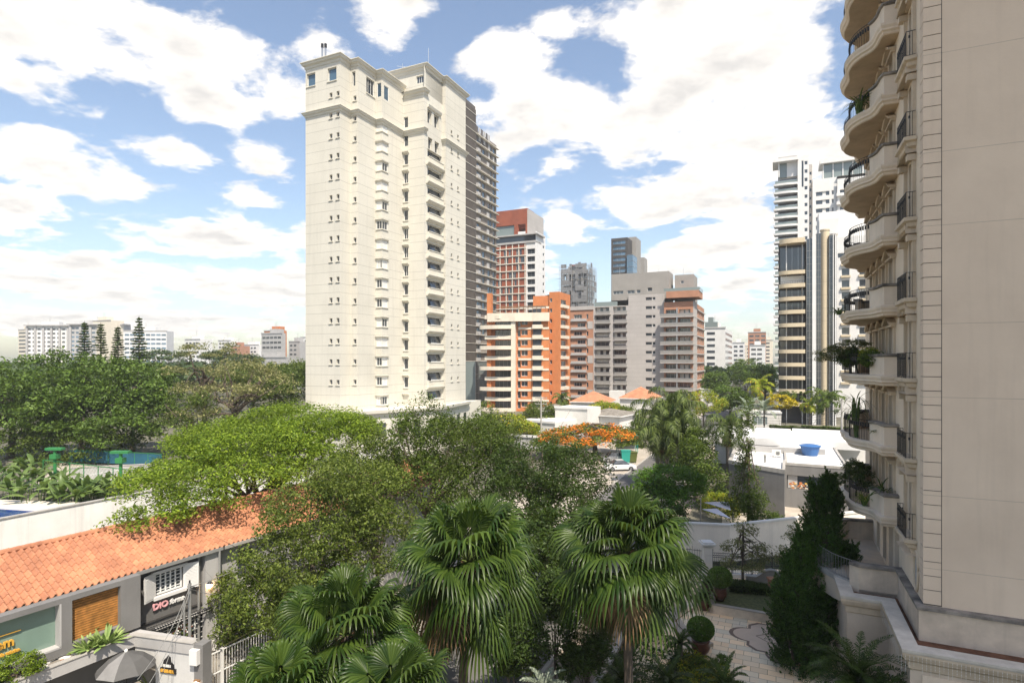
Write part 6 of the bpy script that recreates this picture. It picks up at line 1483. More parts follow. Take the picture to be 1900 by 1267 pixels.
# garden wall hedge and street pole on the right
t = thing('sun_sail', (*gz(1330, 945, 0).xy, 0), 'pale lilac shade sails stretched over the yard left of the grey building', 'shade sail')
for a_ in (((1306, 938), (1352, 930), (1356, 946)), ((1303, 951), (1357, 962), (1330, 943))):
    b = MB(); P3 = [gz(x, y, 2.6) for x, y in a_]; P3[0].z += .3; b.face(*P3); P4 = [p-Vector((0, 0, .03)) for p in P3]; b.face(*P4[::-1])
    for i in range(3): b.face(P3[i], P4[i], P4[(i+1) % 3], P3[(i+1) % 3])
    b.build('sail', M['sail'], t)
for (x, y) in ((1300, 985), (1360, 975)): b = MB(); p = gz(x, y, 0); b.bar((p.x, p.y, 0), (p.x, p.y, 2.9), .05, 8); b.build('mast', M['alu'], t)
def street_pole(px, Y, ytop, lab, arms=2):
    p = v2(at(px, 0, Y)); z1 = zat(ytop, Y); t = thing('utility_pole', (*p, 0), lab, 'utility pole', 'utility poles'); b = MB(); b.bar((*p, 0), (*p, z1), .18, 8, .12); b.build('shaft', M['conc'], t)
    for i in range(arms):
        b = MB(); z = z1-.4-i*1.0; b.obox(p, WW, U, -1.1, 1.1, -.06, .06, z, z+.12)
        for x in (-1, -.5, .5, 1): o = p+WW*x; b.bar((*o, z+.1), (*o, z+.32), .05, 6)
        b.build('cross_arm', M['conc'], t)
    return p, z1
street_pole(1562, 80, 740, 'pale concrete pole between the black glass tower and the balconies'); street_pole(1004, 100, 735, 'pale slim pole before the brick block')
street_pole(1392, 150, 705, 'pole with cross arms left of the black glass tower', 3); street_pole(1380, 190, 712, 'farther pole with cross arms under the dark round trees', 3)
b = MB()
for i in range(5):
    z = 8.2-.35*i; p0 = v2(at(1562, 0, 80)); p1 = v2(at(1340, 0, 84)); pts = []
    for k in range(13): f_ = k/12; q_ = p0+(p1-p0)*f_; pts.append((*q_, z-1.2*math.sin(math.pi*f_)-.6*f_))
    b.path(pts, .02, 3)
tag(b.build('power_lines', M['black']), 'thin dark overhead wires crossing above the white roofs', 'wires', kind='stuff')
# ================================================================ VEGETATION
RNG = np.random.default_rng(7)
def leaves(pos, size, asp=.5, up=.35, fold=.18, rng=RNG, drop=0., axis=None):
    """one folded leaf (two quads -> one 4-vert rhomb each) per point; returns verts, faces"""
    n = len(pos); nrm = rng.normal(size=(n, 3)); nrm /= np.linalg.norm(nrm, axis=1)[:, None]; nrm[:, 2] = np.abs(nrm[:, 2])+up; nrm /= np.linalg.norm(nrm, axis=1)[:, None]
    t = rng.normal(size=(n, 3)) if axis is None else axis+rng.normal(size=(n, 3))*.35
    t[:, 2] -= drop; t -= nrm*(t*nrm).sum(1)[:, None]; t /= np.linalg.norm(t, axis=1)[:, None]+1e-9
    b = np.cross(nrm, t); L_ = (size*(.65+.7*rng.random(n)))[:, None]; w = L_*asp*.5
    base = pos-t*L_*.5; tip = pos+t*L_*.5-nrm*L_*fold; m = pos+nrm*L_*.0
    v = np.stack([base, m+b*w-t*L_*.05, tip, m-b*w-t*L_*.05], 1).reshape(-1, 3)
    f = np.arange(n*4).reshape(n, 4); return v, f
def ell(n, rng, shell=.0):
    d = rng.normal(size=(n, 3)); d /= np.linalg.norm(d, axis=1)[:, None]; r = (shell+(1-shell)*rng.random(n)**.5)[:, None]; return d*r
def crown_points(blobs, nclump, per, cr, flat=.55, rng=RNG, under=.35, shell=.55):
    """blobs: (x,y,z,rx,ry,rz); clump centres sit on and in the blobs, leaves in flattened clumps"""
    W_ = np.array([b[3]*b[4]+b[3]*b[5] for b in blobs]); W_ = W_/W_.sum(); pts = []; cen = []
    for b, w in zip(blobs, W_):
        k = max(3, int(nclump*w)); d = ell(k*2, rng, shell); d = d[d[:, 2] > -under][:k]
        c = np.array(b[:3])+d*np.array(b[3:]); cen.append(c)
    cen = np.concatenate(cen); k = len(cen); rr = cr*(.6+.8*rng.random(k))
    o = ell(k*per, rng, .25).reshape(k, per, 3)*rr[:, None, None]; o[..., 2] *= flat
    # clumps droop outwards a little
    o[..., 2] -= .12*(o[..., 0]**2+o[..., 1]**2)/rr[:, None]
    return (cen[:, None, :]+o).reshape(-1, 3), cen
def trunk_mesh(base, top, r, cen, nb=8, rng=RNG, lean=0, sub=3, bend=.12, fork=.45):
    b = MB(); base, top = Vector(base), Vector(top); h = (top-base).length
    pts = [base+(top-base)*t+Vector((rng.normal()*bend*t*h*.12, rng.normal()*bend*t*h*.12, 0)) for t in (0, .06, .35, .7, 1)]
    b.path(pts, [r*1.5, r*1.05, r*.9, r*.75, r*.6], 8)
    if len(cen) == 0: return b
    idx = rng.choice(len(cen), min(nb*sub, len(cen)), replace=False); cs = [Vector(cen[i]) for i in idx]
    main = cs[:nb]
    for c in main:
        s = pts[-1].lerp(pts[2], rng.random()*fork); mid = s.lerp(c, .5)+Vector((rng.normal()*.1*h*.3, rng.normal()*.1*h*.3, -.04*h+rng.random()*.1*h))
        b.path([s, s.lerp(mid, .5)+Vector((0, 0, .02*h)), mid, c], [r*.5, r*.38, r*.26, r*.08], 6)
        for k in range(sub-1):
            near = min(cs[nb:], key=lambda q: (q-mid).length+rng.random()*h*.3) if len(cs) > nb else c
            if (near-mid).length < h: b.path([mid, mid.lerp(near, .5)+Vector((0, 0, .03*h)), near], [r*.22, r*.14, r*.04], 5)
    return b
def tree(name, label, base, ttop, r, blobs, n, per, cr, leaf, size, cat='tree', group=None, flat=.5, asp=.5, up=.35, bark='bark', nb=8, under=.3, shell=.55, extra=None, bend=.12, seed=None, sub=3, drop=0., twigs=0, fork=.45):
    rng = np.random.default_rng(seed if seed is not None else abs(hash(label)) % 99991)
    rng = np.random.default_rng(sum(ord(ch)*(i+1) for i, ch in enumerate(label)) % 99991 if seed is None else seed)
    t = thing(name, base, label, cat, group)
    pts, cen = crown_points(blobs, n, per, cr, flat, rng, under, shell)
    v, f = leaves(pts, size, asp, up, rng=rng, drop=drop); mats = [LF[leaf]]; mi = None
    if extra:                                            # (leaf material, share of clumps in the upper crown)
        em, share, esz = extra; zc = cen[:, 2]; sel = (rng.random(len(cen)) < share) & (zc > np.quantile(zc, .25))
        cm = np.repeat(sel, per) & (rng.random(len(pts)) < .75); mi = cm.astype(int); mats = [LF[leaf], LF[em]]
    raw('crown', v, f, mats[0], t, base, mi=mi, mats=mats)
    tm = trunk_mesh(base, ttop, r, cen, nb, rng, sub=sub, bend=bend, fork=fork)
    for i in range(twigs):
        c = Vector(cen[rng.integers(len(cen))]); q = c+Vector(rng.normal(size=3))*cr*1.6; tm.bar(c, q, r*.05, 3, r*.02)
    tm.build('trunk', M[bark], t, org=base, smooth=True); return t
G = lambda px, Y, z=0: tuple(v for v in (*at(px, 0, Y).xy, z))
def B(px, py, Y, rx, rz, ry=None): p = at(px, py, Y); k = Y/F; return (p.x, p.y, p.z, rx*k, (ry if ry else rx)*k, rz*k)   # radii given in photo pixels
# ---- left wood
lg = 'big evergreen trees behind the sports court'
tree('evergreen_tree', 'dark green dense tree at the far left edge behind the court', G(20, 88), G(25, 88, 8), .5, [B(30, 720, 88, 95, 62), B(-60, 740, 86, 90, 70), B(40, 790, 84, 80, 45)], 250, 62, 1.6, 'dense', .52, group=lg, bark='bark', under=.6)
tree('evergreen_tree', 'dark green dense tree directly below the pair of conifers on the left', G(150, 92), G(150, 92, 8), .5, [B(130, 715, 92, 80, 62), B(150, 770, 88, 70, 60), B(90, 760, 86, 50, 50)], 250, 62, 1.6, 'dense', .52, group=lg, under=.6)
tree('evergreen_tree', 'dark green dense tree below the tallest conifer, right end of the dark mass', G(245, 92), G(245, 92, 8), .5, [B(235, 725, 92, 90, 60), B(280, 760, 88, 50, 55), B(225, 800, 84, 60, 40)], 250, 62, 1.6, 'dense', .52, group=lg, under=.6)
tree('evergreen_tree', 'shadowy low tree at the court edge under the dense mass', G(150, 86), G(150, 86, 3), .35, [B(120, 830, 86, 70, 30), B(40, 825, 84, 70, 40), B(210, 825, 86, 60, 28)], 140, 55, 1.3, 'mid', .42, group=lg, under=.8)
for px, py, Y, lab in ((157, 595, 128, 'leftmost of the four tall narrow conifers on the skyline'), (187, 598, 132, 'second conifer from the left on the skyline'), (219, 604, 134, 'third conifer from the left, the shortest one'), (258, 586, 124, 'rightmost and tallest of the four skyline conifers')):
    z1 = zat(py, Y); z0 = 4.; p = at(px, 0, Y); t = thing('norfolk_pine', (p.x, p.y, 0), lab, 'conifer tree', 'tall narrow conifers on the left skyline'); b = MB(); b.bar((p.x, p.y, 0), (p.x, p.y, z1), .3, 6, .04); b.build('trunk', M['bark'], t)
    rng = np.random.default_rng(px); P_ = []; AX = []
    nl = 30
    for k in range(nl):
        f_ = k/nl; z = z0+(z1-z0)*(.12+.88*f_); r = (2.9*(1-f_)**.8+.12)
        for j in range(7):
            a = rng.random()*6.28; rr = r*(.75+.4*rng.random())
            for q in np.linspace(.12, 1, 15): P_.append((p.x+math.cos(a)*rr*q+rng.normal()*.14, p.y+math.sin(a)*rr*q+rng.normal()*.08, z+.25*q*q*r*.5-.1+rng.normal()*.06)); AX.append((math.cos(a), math.sin(a), .25))
    v, f = leaves(np.array(P_), .62, .5, .6, rng=rng, axis=np.array(AX)); raw('crown', v, f, LF['dark'], t, (p.x, p.y, 0))
ug = 'umbrella shaped olive brown trees'
tree('umbrella_tree', 'brownish umbrella shaped tree with visible dark limbs right of the dense green wood', G(378, 92), G(382, 92, 12), .5, [B(390, 655, 92, 60, 22), B(350, 690, 92, 45, 16), B(430, 690, 90, 40, 18), B(380, 720, 92, 75, 12)], 90, 50, 1.4, 'rust', .34, group=ug, flat=.32, nb=16, under=.25, bark='bark', sub=4)
tree('umbrella_tree', 'spreading olive brown tree between the umbrella tree and the cream tower', G(430, 84), G(432, 84, 9), .45, [B(460, 690, 86, 60, 26), B(500, 720, 84, 50, 28), B(420, 735, 84, 60, 22), B(380, 770, 82, 50, 26)], 120, 50, 1.4, 'rust', .34, group=ug, flat=.32, nb=16, under=.25, sub=4)
tree('umbrella_tree', 'tangled brown tree at the foot of the umbrella trees', G(360, 80), G(360, 80, 6), .35, [B(350, 760, 80, 45, 35), B(400, 800, 80, 50, 30), B(330, 800, 80, 40, 35)], 90, 50, 1.2, 'mid', .34, group=ug, flat=.5, nb=10, under=.6, twigs=60)
tree('broadleaf_tree', 'mid green tree touching the lower left corner of the cream tower', G(540, 112), G(540, 112, 7), .4, [B(545, 715, 112, 50, 38), B(505, 735, 106, 45, 32)], 140, 50, 1.6, 'mid', .5, under=.6, group='trees left of the cream tower')
tree('broadleaf_tree', 'yellowish green tree behind the umbrella trees on the skyline', G(470, 120), G(470, 120, 8), .4, [B(480, 700, 120, 60, 26), B(550, 690, 130, 40, 20)], 120, 50, 1.8, 'olive', .5, under=.5, group='trees left of the cream tower')
for i, (px, py, Y, rx, rz, lab) in enumerate(((300, 662, 210, 50, 12, 'flat distant tree between the slab building and the umbrella tree'), (400, 660, 230, 22, 10, 'small rounded distant tree below the white far blocks'), (445, 668, 200, 40, 10, 'small distant tree left of the grey shed roof'))):
    tree('distant_tree', lab, G(px, Y), G(px, Y, 8), .4, [B(px, py, Y, rx, rz)], 50, 40, 1.8, 'far', .8, group='distant trees on the skyline', flat=.4, under=.5)
# ---- far wood bands as one mass
def far_wood():
    rng = np.random.default_rng(12); P_ = []
    for (x0, x1, Y0, Y1, zt_, n) in ((-330, -70, 150, 420, 14.5, 900), (-70, 20, 230, 420, 10, 200), (60, 200, 230, 420, 13, 420)):
        for i in range(n):
            x, y = rng.uniform(x0, x1), rng.uniform(Y0, Y1); r = rng.uniform(4, 7); h = zt_-rng.uniform(0, 5)
            o = ell(26, rng, .7)*np.array([r, r, r*.6]); o[:, 2] = np.abs(o[:, 2]); P_.append(o+np.array([x, y, h-r*.6])); 
    P_ = np.concatenate(P_); v, f = leaves(P_, 2.3, .8, .5, rng=rng); o = raw('far_wood', v, f, LF['far']); tag(o, 'distant band of green treetops under the skyline', 'wood', kind='stuff')
far_wood()
# ---- bright green flat crowned tree
tree('flat_crowned_tree', 'bright lime green spreading tree with layered feathery crown over the orange roof', G(500, 38), G(480, 37, 6.5), .38,
     [B(560, 790, 42, 130, 40), B(440, 815, 38, 115, 36), B(640, 800, 42, 64, 34), B(420, 880, 32, 125, 30), B(330, 900, 30, 88, 32), B(520, 855, 36, 120, 36), B(600, 880, 37, 90, 34), B(290, 955, 27.3, 60, 24), B(240, 980, 26.3, 34, 12), B(360, 930, 28.5, 66, 24), B(310, 880, 32, 62, 26), B(470, 835, 36, 125, 46), B(600, 815, 40, 100, 52)],
     900, 90, .85, 'lime', .185, flat=.42, nb=18, under=.2, shell=.7, up=.7, bark='bark', sub=4, asp=.42)
# ---- olive tree and dark tree in the middle
tree('olive_green_tree', 'olive green tree with bare twigs between the white gate and the front palms', G(600, 26.5), G(590, 27, 3.8), .24, [B(600, 960, 27.5, 110, 70), B(540, 1040, 26, 95, 70), B(660, 900, 28.5, 90, 50), B(700, 1000, 27, 80, 80), B(480, 1110, 25, 60, 60), B(585, 1130, 25, 90, 70)], 600, 74, .62, 'olive', .14, flat=.55, nb=14, under=.7, up=.15, twigs=160, sub=4, group='trees lining the street')
tree('olive_green_tree', 'slim leafy tree hiding the end of the shop wall', G(430, 27), G(428, 27, 2.6), .12, [B(425, 1110, 27, 32, 55), B(440, 1160, 26.5, 36, 40)], 70, 55, .45, 'olive', .14, flat=.7, nb=7, under=.8, group='trees lining the street', twigs=20)
tree('dark_leafy_tree', 'dark leafy tree with upright sprigs rising before the cream tower', G(800, 37), G(795, 37, 6), .3, [B(795, 800, 37, 55, 42), B(740, 840, 36, 60, 50), B(860, 830, 38, 85, 60), B(780, 900, 36, 110, 60), B(915, 800, 40, 50, 34), B(760, 775, 37, 26, 20), B(792, 748, 37, 12, 22)], 520, 66, .70, 'mid', .155, flat=.8, nb=12, under=.6, up=.1, drop=-.5, twigs=120, sub=4, group='trees lining the street')
tree('dark_leafy_tree', 'round glossy dark tree left of the pale street corner', G(1010, 36), G(1010, 36, 4), .28, [B(1000, 870, 36, 95, 55), B(1065, 880, 36, 65, 50), B(960, 930, 34, 80, 60), B(1040, 950, 34, 80, 60), B(930, 870, 37, 60, 50)], 520, 62, .7, 'dark', .165, flat=.65, nb=12, under=.8, up=.1, sub=4, twigs=80, group='trees lining the street')
tree('dark_leafy_tree', 'deep green tree filling the gap behind the two tall fan palms', G(960, 30), G(960, 30, 3), .22, [B(950, 1010, 30, 80, 60), B(1020, 1000, 31, 60, 60), B(1000, 1080, 29, 40, 50)], 180, 60, .6, 'dark', .19, flat=.65, nb=8, under=.9, group='trees lining the street')
tree('dark_leafy_tree', 'leafy tree behind the lime tree with gaps showing orange roof', G(700, 34), G(700, 34, 4), .22, [B(690, 850, 36, 60, 40), B(640, 880, 33, 60, 40)], 120, 50, .6, 'olive', .17, flat=.6, nb=8, under=.6, group='trees lining the street')
for px, py, Y, rx, rz, lab in ((960, 1190, 24, 60, 50, 'dark shrub mass between the two tall fan palms, nearer the road'), (1085, 1180, 25, 45, 60, 'dark shrub mass below the left side of the right fan palm'), (800, 1150, 26, 70, 60, 'dark leafy bush behind the lower fan palm'), (1030, 1100, 27, 30, 45, 'dark upright bush beside the garden path')):
    tree('shrub', lab, G(px, Y), G(px, Y, .8), .08, [B(px, py, Y, rx, rz)], 130, 55, .45, 'dark', .14, 'shrub', under=.9, flat=.7, nb=5, group='dark shrubs under the palms')
# ---- street trees beyond
tree('flame_tree', 'flat crowned tree covered in orange blossom beside the street', G(1105, 92), G(1100, 90, 5), .4, [B(1090, 812, 90, 85, 22), B(1040, 822, 88, 50, 16), B(1150, 815, 90, 35, 20), B(1110, 800, 92, 50, 14)], 260, 75, 1.15, 'olive', .32, flat=.28, nb=14, under=.2, shell=.75, up=.8, extra=('flame', .62, 0), asp=.6)
tree('flat_crowned_tree', 'round yellow green crowned tree in front of the grey balcony block', G(1122, 128), G(1120, 128, 4.5), .35, [B(1122, 768, 128, 50, 16), B(1122, 760, 128, 34, 14), B(1085, 775, 128, 24, 10)], 200, 60, 1.2, 'limey', .4, flat=.35, nb=10, under=.3, shell=.75, up=.8)
wg = 'loose street trees below the brick block'
for px, py, Y, rx, rz, lf, lab in ((885, 770, 112, 42, 26, 'olive', 'pale green tree at the right foot of the cream tower'), (940, 785, 106, 36, 22, 'limey', 'yellow flecked tree below the brick block, left one'), (1000, 765, 118, 30, 20, 'olive', 'grey green tree at the right foot of the brick block'), (1040, 762, 130, 26, 18, 'olive', 'dull green tree between the brick block and the yellow crowned tree'), (975, 795, 100, 26, 16, 'limey', 'small yellow tree left of the low white house'),
   (1305, 745, 130, 40, 24, 'limey', 'yellow green tree right of the tall feather palms'), (1165, 775, 124, 30, 22, 'olive', 'greyish tree just left of the tall feather palms'), (1270, 820, 84, 34, 50, 'mid', 'dark bush between the two tall feather palms'), (1180, 810, 100, 26, 26, 'olive', 'sparse tree over the street behind the flame tree'), (900, 800, 95, 60, 24, 'olive', 'wide pale tree behind the dark sprigged tree')):
    tree('street_tree', lab, G(px, Y), G(px, Y, 3.2), .22, [B(px, py, Y, rx, rz), B(px-rx*.5, py+rz*.5, Y, rx*.6, rz*.7)], 110, 45, 1.0, lf, .36, group=wg, flat=.5, under=.7, nb=7)
for px, py, Y, rx, rz, lab in ((1385, 688, 205, 32, 24, 'big dark round tree left of the black glass tower'), (1330, 705, 190, 22, 18, 'dark tree at the foot of the white slotted block'), (1420, 700, 180, 20, 24, 'dark narrow tree touching the black glass tower'), (1355, 735, 150, 34, 20, 'mid dark tree behind the fan leaved silver palms'), (1310, 715, 210, 20, 16, 'leftmost dark tree beside the grey balcony block')):
    tree('dark_round_tree', lab, G(px, Y), G(px, Y, 5), .4, [B(px, py, Y, rx, rz), B(px, py+rz*.7, Y, rx*.9, rz*.6)], 130, 42, 1.5, 'dense', .55, group='dark round trees at the end of the street', under=.7)
tree('bright_leaved_tree', 'rich green umbrella shaped tree in the yard beside the grey building', G(1245, 50), G(1245, 50, 3.2), .2, [B(1245, 890, 50, 62, 26), B(1215, 905, 49, 34, 22), B(1280, 900, 50, 30, 24), B(1240, 930, 48, 40, 26)], 210, 60, .7, 'bright', .2, flat=.45, nb=12, under=.5, shell=.7)
tree('dark_leafy_tree', 'dark bushy tree between the two feather palm clumps, above the umbrella tree', G(1290, 62), G(1290, 62, 4), .2, [B(1290, 850, 62, 36, 40), B(1315, 900, 58, 28, 50), B(1300, 815, 64, 24, 20)], 170, 50, .8, 'mid', .26, flat=.7, under=.9, nb=8)
tree('slender_tree', 'tall slender climbing tree against the left corner of the grey building', G(1388, 50), G(1386, 50, 8), .13, [B(1385, 900, 50, 26, 55), B(1378, 820, 50, 17, 45), B(1388, 770, 50, 12, 30), B(1400, 930, 49, 26, 30), B(1362, 935, 49, 20, 30)], 240, 38, .45, 'mid', .17, flat=1., under=1., nb=12, shell=.2)
tree('small_garden_tree', 'small rusty green tree with thin trunk in front of the garden wall', G(1378, 36.8), G(1380, 37, 4.4), .09, [B(1382, 980, 37, 22, 18), B(1360, 1010, 37, 24, 16), B(1400, 1020, 37, 26, 18), B(1378, 1045, 37, 40, 12), B(1415, 1035, 37, 16, 10)], 120, 42, .32, 'rust', .11, flat=.55, under=.6, nb=16, shell=.3, sub=3, fork=.7)
tree('small_garden_tree', 'second rusty green tree half hidden behind the tall dark conifer', G(1480, 37), G(1480, 37, 4.0), .09, [B(1480, 990, 37, 22, 25), B(1468, 1035, 37, 26, 22), B(1490, 1060, 37, 24, 16)], 110, 42, .32, 'rust', .11, flat=.55, under=.6, nb=12, shell=.3, fork=.7)
tree('feathery_tree', 'pale feathery small tree leaning out over the planted balcony rail', (*Pk(8.7, 1.1), 14.3), (*Pk(8.6, 1.3), 15.0), .05, [B(1550, 655, 30, 30, 14), B(1580, 642, 29.5, 26, 14), B(1536, 668, 30, 16, 7)], 90, 60, .3, 'rust', .085, flat=.35, under=.3, nb=14, shell=.5, up=.8)
# ---- bush and leaves along the yard of the grey building
for px, py, Y, rx, rz, lf, lab in ((1345, 935, 55, 40, 22, 'limey', 'yellow green bush at the left corner of the grey building'), (1420, 962, 48, 30, 12, 'mid', 'low shrubs at the foot of the grey wall'), (1235, 955, 46, 40, 22, 'dark', 'dark bush behind the right fan palm'), (1190, 925, 50, 40, 20, 'olive', 'brownish shrub at the street edge left of the umbrella tree'), (1500, 735, 115, 60, 12, 'olive', 'row of shrubs in front of the black glass tower'), (1450, 745, 112, 30, 14, 'yel', 'yellow flowering shrub by the glass tower')):
    tree('shrub', lab, G(px, Y), G(px, Y, .5), .08, [B(px, py, Y, rx, rz)], 90, 40, .4, lf, .16 if Y < 80 else .3, 'shrub', under=.8, flat=.7, nb=5, group='shrubs beyond the garden')
def hedge(name, lab, pts, h, w, leaf, size, n, cat='hedge'):
    P_ = [v2(p) for p in pts]; rng = np.random.default_rng(len(lab)); out = []
    L_ = sum((b-a).length for a, b in zip(P_, P_[1:]))
    for a, b in zip(P_, P_[1:]):
        d = (b-a); k = int(n*d.length/L_); nn_ = Vector((-d.y, d.x)).normalized(); t = rng.random(k); q = rng.uniform(-.5, .5, k)*w; z = h*rng.random(k)
        side = rng.random(k); q = np.where(side < .45, np.sign(q)*w/2, q); z = np.where(side >= .45, h, z)+rng.normal(size=k)*.04+.06*np.sin(t*d.length*2)
        out.append(np.stack([a.x+d.x*t+nn_.x*q+rng.normal(size=k)*.04, a.y+d.y*t+nn_.y*q+rng.normal(size=k)*.04, z], 1))
    v, f = leaves(np.concatenate(out), size, .6, .3, rng=rng); o0 = (P_[0].x, P_[0].y, 0)
    t = thing(name, o0, lab, cat); raw('foliage', v, f, LF[leaf], t, o0); b = MB()
    for a, c in zip(P_, P_[1:]): d = (c-a).normalized(); b.obox(a, d, Vector((-d.y, d.x)), 0, (c-a).length, -w*.42, w*.42, 0, h*.93)
    b.build('branches', M['hedgecore'], t)
M['hedgecore'] = mat('hedge_core', (.03, .035, .015), .95, .3, 4)
a0, a1 = gz(1352, 1096, .4), gz(1437, 1104, .4)
hedge('clipped_hedge', 'low dark clipped hedge below the curved grey wall', [a0.xy, a1.xy], .95, 1.0, 'dark', .07, 9000)
hedge('ivy_wall', 'ivy covered street wall at the foot of the black glass tower', [at(1428, 0, 106).xy, at(1485, 0, 103).xy], 3.0, .8, 'olive', .3, 3500)
hedge('ivy_wall', 'second ivy covered wall right of the first, below the pale column', [at(1487, 0, 103).xy, at(1575, 0, 100).xy], 3.2, .8, 'mid', .3, 4500)
# ---- palms
def fan_frond(rng, O, az, el, pet, Rr, V, Fc, nseg=30, hang=.35, spread=2.35):
    D = np.array([math.cos(az)*math.cos(el), math.sin(az)*math.cos(el), math.sin(el)]); up = np.array([0, 0, 1.]); S = np.cross(D, up); S /= np.linalg.norm(S)+1e-9; Nn = np.cross(S, D)
    roll = rng.normal()*.5; S, Nn = S*math.cos(roll)+Nn*math.sin(roll), Nn*math.cos(roll)-S*math.sin(roll)
    droop = .10*pet; H = O+D*pet-up*droop*pet
    for k in range(8 if pet > .3 else 0): pass
    D2 = D*.93-up*(.12+.12*rng.random()); D2 /= np.linalg.norm(D2); N2_ = np.cross(S, D2)
    for j in range(nseg):
        ph = (j+.5)/nseg*2-1; a = ph*spread; dph = spread/nseg
        e = [a-dph, a, a+dph]; st = []
        for q, (rr, wd) in enumerate(((.06, 1.), (.5, .97), (.78, .52), (1., .05))):
            L_ = Rr*rr*(1-.18*abs(ph))*(1+rng.normal()*.02)
            row = []
            for m_, ang in enumerate(e):
                an = a+(ang-a)*wd; d = math.cos(an)*D2+math.sin(an)*S; cup = .16*abs(math.sin(a))
                lift = (.022*Rr if m_ == 1 else -.012*Rr)*min(1, rr*1.6)*(wd)
                hd = hang*max(0, rr-.62)**1.35*1.9*Rr+.05*rr*rr*Rr
                row.append(H+d*L_*(1 if rr < .9 else .96)+N2_*(lift-cup*L_*.5)-up*hd)
            st.append(row)
        n0 = len(V)
        for row in st: V.extend(row)
        for q in range(3):
            for m_ in range(2): i = n0+q*3+m_; Fc.append((i, i+1, i+4, i+3))
    return H
def fan_palm(label, px, Y, zc, rad, lean=(0, 0), n=44, group='fan palms in the front garden', skirt=18, seed=1, base_r=.16):
    rng = np.random.default_rng(seed); p = at(px, 0, Y); base = (p.x-lean[0], p.y-lean[1], 0); O = np.array([p.x, p.y, zc])
    t = thing('fan_palm', base, label, 'palm tree', group); V, Fc, ST = [], [], MB()
    ga = 2.399963
    for i in range(n):
        f_ = i/n; az = i*ga+rng.normal()*.2; el = R(80-f_*112+rng.normal()*9); pet = rad*(.46+.2*rng.random()); Rr = rad*(.40+.17*rng.random())
        H = fan_frond(rng, O, az, el, pet, Rr, V, Fc, hang=.55+.35*f_+.25*rng.random())
        D = (np.array(H)-O); ST.path([Vector(O), Vector(O+D*.5+np.array([0, 0, .03])), Vector(H)], [.028, .02, .014], 4)
    raw('crown', V, Fc, LF['fan'], t, base); V, Fc = [], []
    for i in range(5): fan_frond(rng, O-np.array([0, 0, .1]), rng.random()*6.28, R(-30-rng.random()*40), rad*.5, rad*.4, V, Fc, hang=.9)
    raw('dead_leaves', V, Fc, LF['dead'], t, base)
    ST.build('petioles', LF['feather'], t, org=base)
    V, Fc = [], []
    for i in range(skirt):
        az = i*ga*1.3; H = fan_frond(rng, O-np.array([0, 0, .25]), az, R(-52-rng.random()*28), rad*.48, rad*.42, V, Fc, nseg=20, hang=.5, spread=1.3)
    raw('hanging_leaves', V, Fc, LF['fan'] if skirt else LF['dead'], t, base)
    b = MB(); k = 14; pts = [Vector(base)+(Vector(O)-Vector(base))*(j/k) for j in range(k+1)]; b.path(pts, [base_r*(1.35 if j == 0 else 1)*(1+.06*(j % 2)) for j in range(k+1)], 10); b.build('trunk', M['bark'], t, org=base)
    b = MB()
    for i in range(70):
        a = rng.random()*6.28; z = zc-.05-rng.random()*.9; q = Vector((p.x+math.cos(a)*.14, p.y+math.sin(a)*.14, z)); b.bar(q, q+Vector((math.cos(a)*.22, math.sin(a)*.22, .22)), .03, 3, .008)
    b.build('leaf_bases', M['wd'], t, org=base); return t
fan_palm('tall fan palm in the centre foreground with its brown crown base visible', 868, 20.0, 8.0, 3.0, (.3, .2), 46, seed=3, skirt=18)
fan_palm('tall fan palm right of centre, left of the tiled patio', 1162, 21.5, 7.9, 2.95, (-.1, .2), 48, seed=8, skirt=22)
fan_palm('lower fan palm left of centre with bright upper leaves', 640, 17.0, 6.9, 2.5, (.1, .3), 42, seed=5, skirt=8)
fan_palm('near fan palm at the bottom edge, its crown partly cut by the frame', 520, 14.2, 6.25, 2.1, (0, 0), 32, seed=11, skirt=6)
fan_palm('near fan palm at the bottom edge below the leftmost tall palm', 735, 14.4, 6.3, 2.1, (0, 0), 32, seed=13, skirt=6)
def feather(rng, O, az, el, L_, V, Fc, n=34, lw=.06, ll=.5, curve=1.0, hang=.6, RB_=None, vang=.5):
    d0 = np.array([math.cos(az), math.sin(az), 0]); S = np.array([-math.sin(az), math.cos(az), 0]); up = np.array([0, 0, 1.])
    P_ = []; p = np.array(O, dtype=float); a = el; st = L_/n
    for i in range(n+1): P_.append(p.copy()); p = p+(d0*math.cos(a)+up*math.sin(a))*st; a -= curve/n*(1.0+1.2*i/n)
    if RB_ is not None: RB_.path([Vector(P_[0]), Vector(P_[n//3]), Vector(P_[2*n//3]), Vector(P_[n])], [.028, .02, .012, .004], 4)
    for i in range(2, n+1):
        f_ = i/n; tl = ll*(math.sin(math.pi*min(1, f_*.9+.12))**.6)*(.9+.2*rng.random()); T = P_[i]-P_[i-1]; T /= np.linalg.norm(T)
        for sg in (-1, 1):
            q = S*sg*.85+rng.normal(size=3)*.14+T*.5+np.cross(T, S)*0+up*(vang*.5-.1); q /= np.linalg.norm(q); a0 = P_[i]; m = a0+q*tl*.5-up*hang*tl*.10; e = a0+q*tl*.8-up*hang*tl*.75
            w = T*lw*.5; n0 = len(V); V.extend([a0-w, a0+w, m+w, m-w, e]); Fc.append((n0, n0+1, n0+2, n0+3)); Fc.append((n0+3, n0+2, n0+4, n0+4))
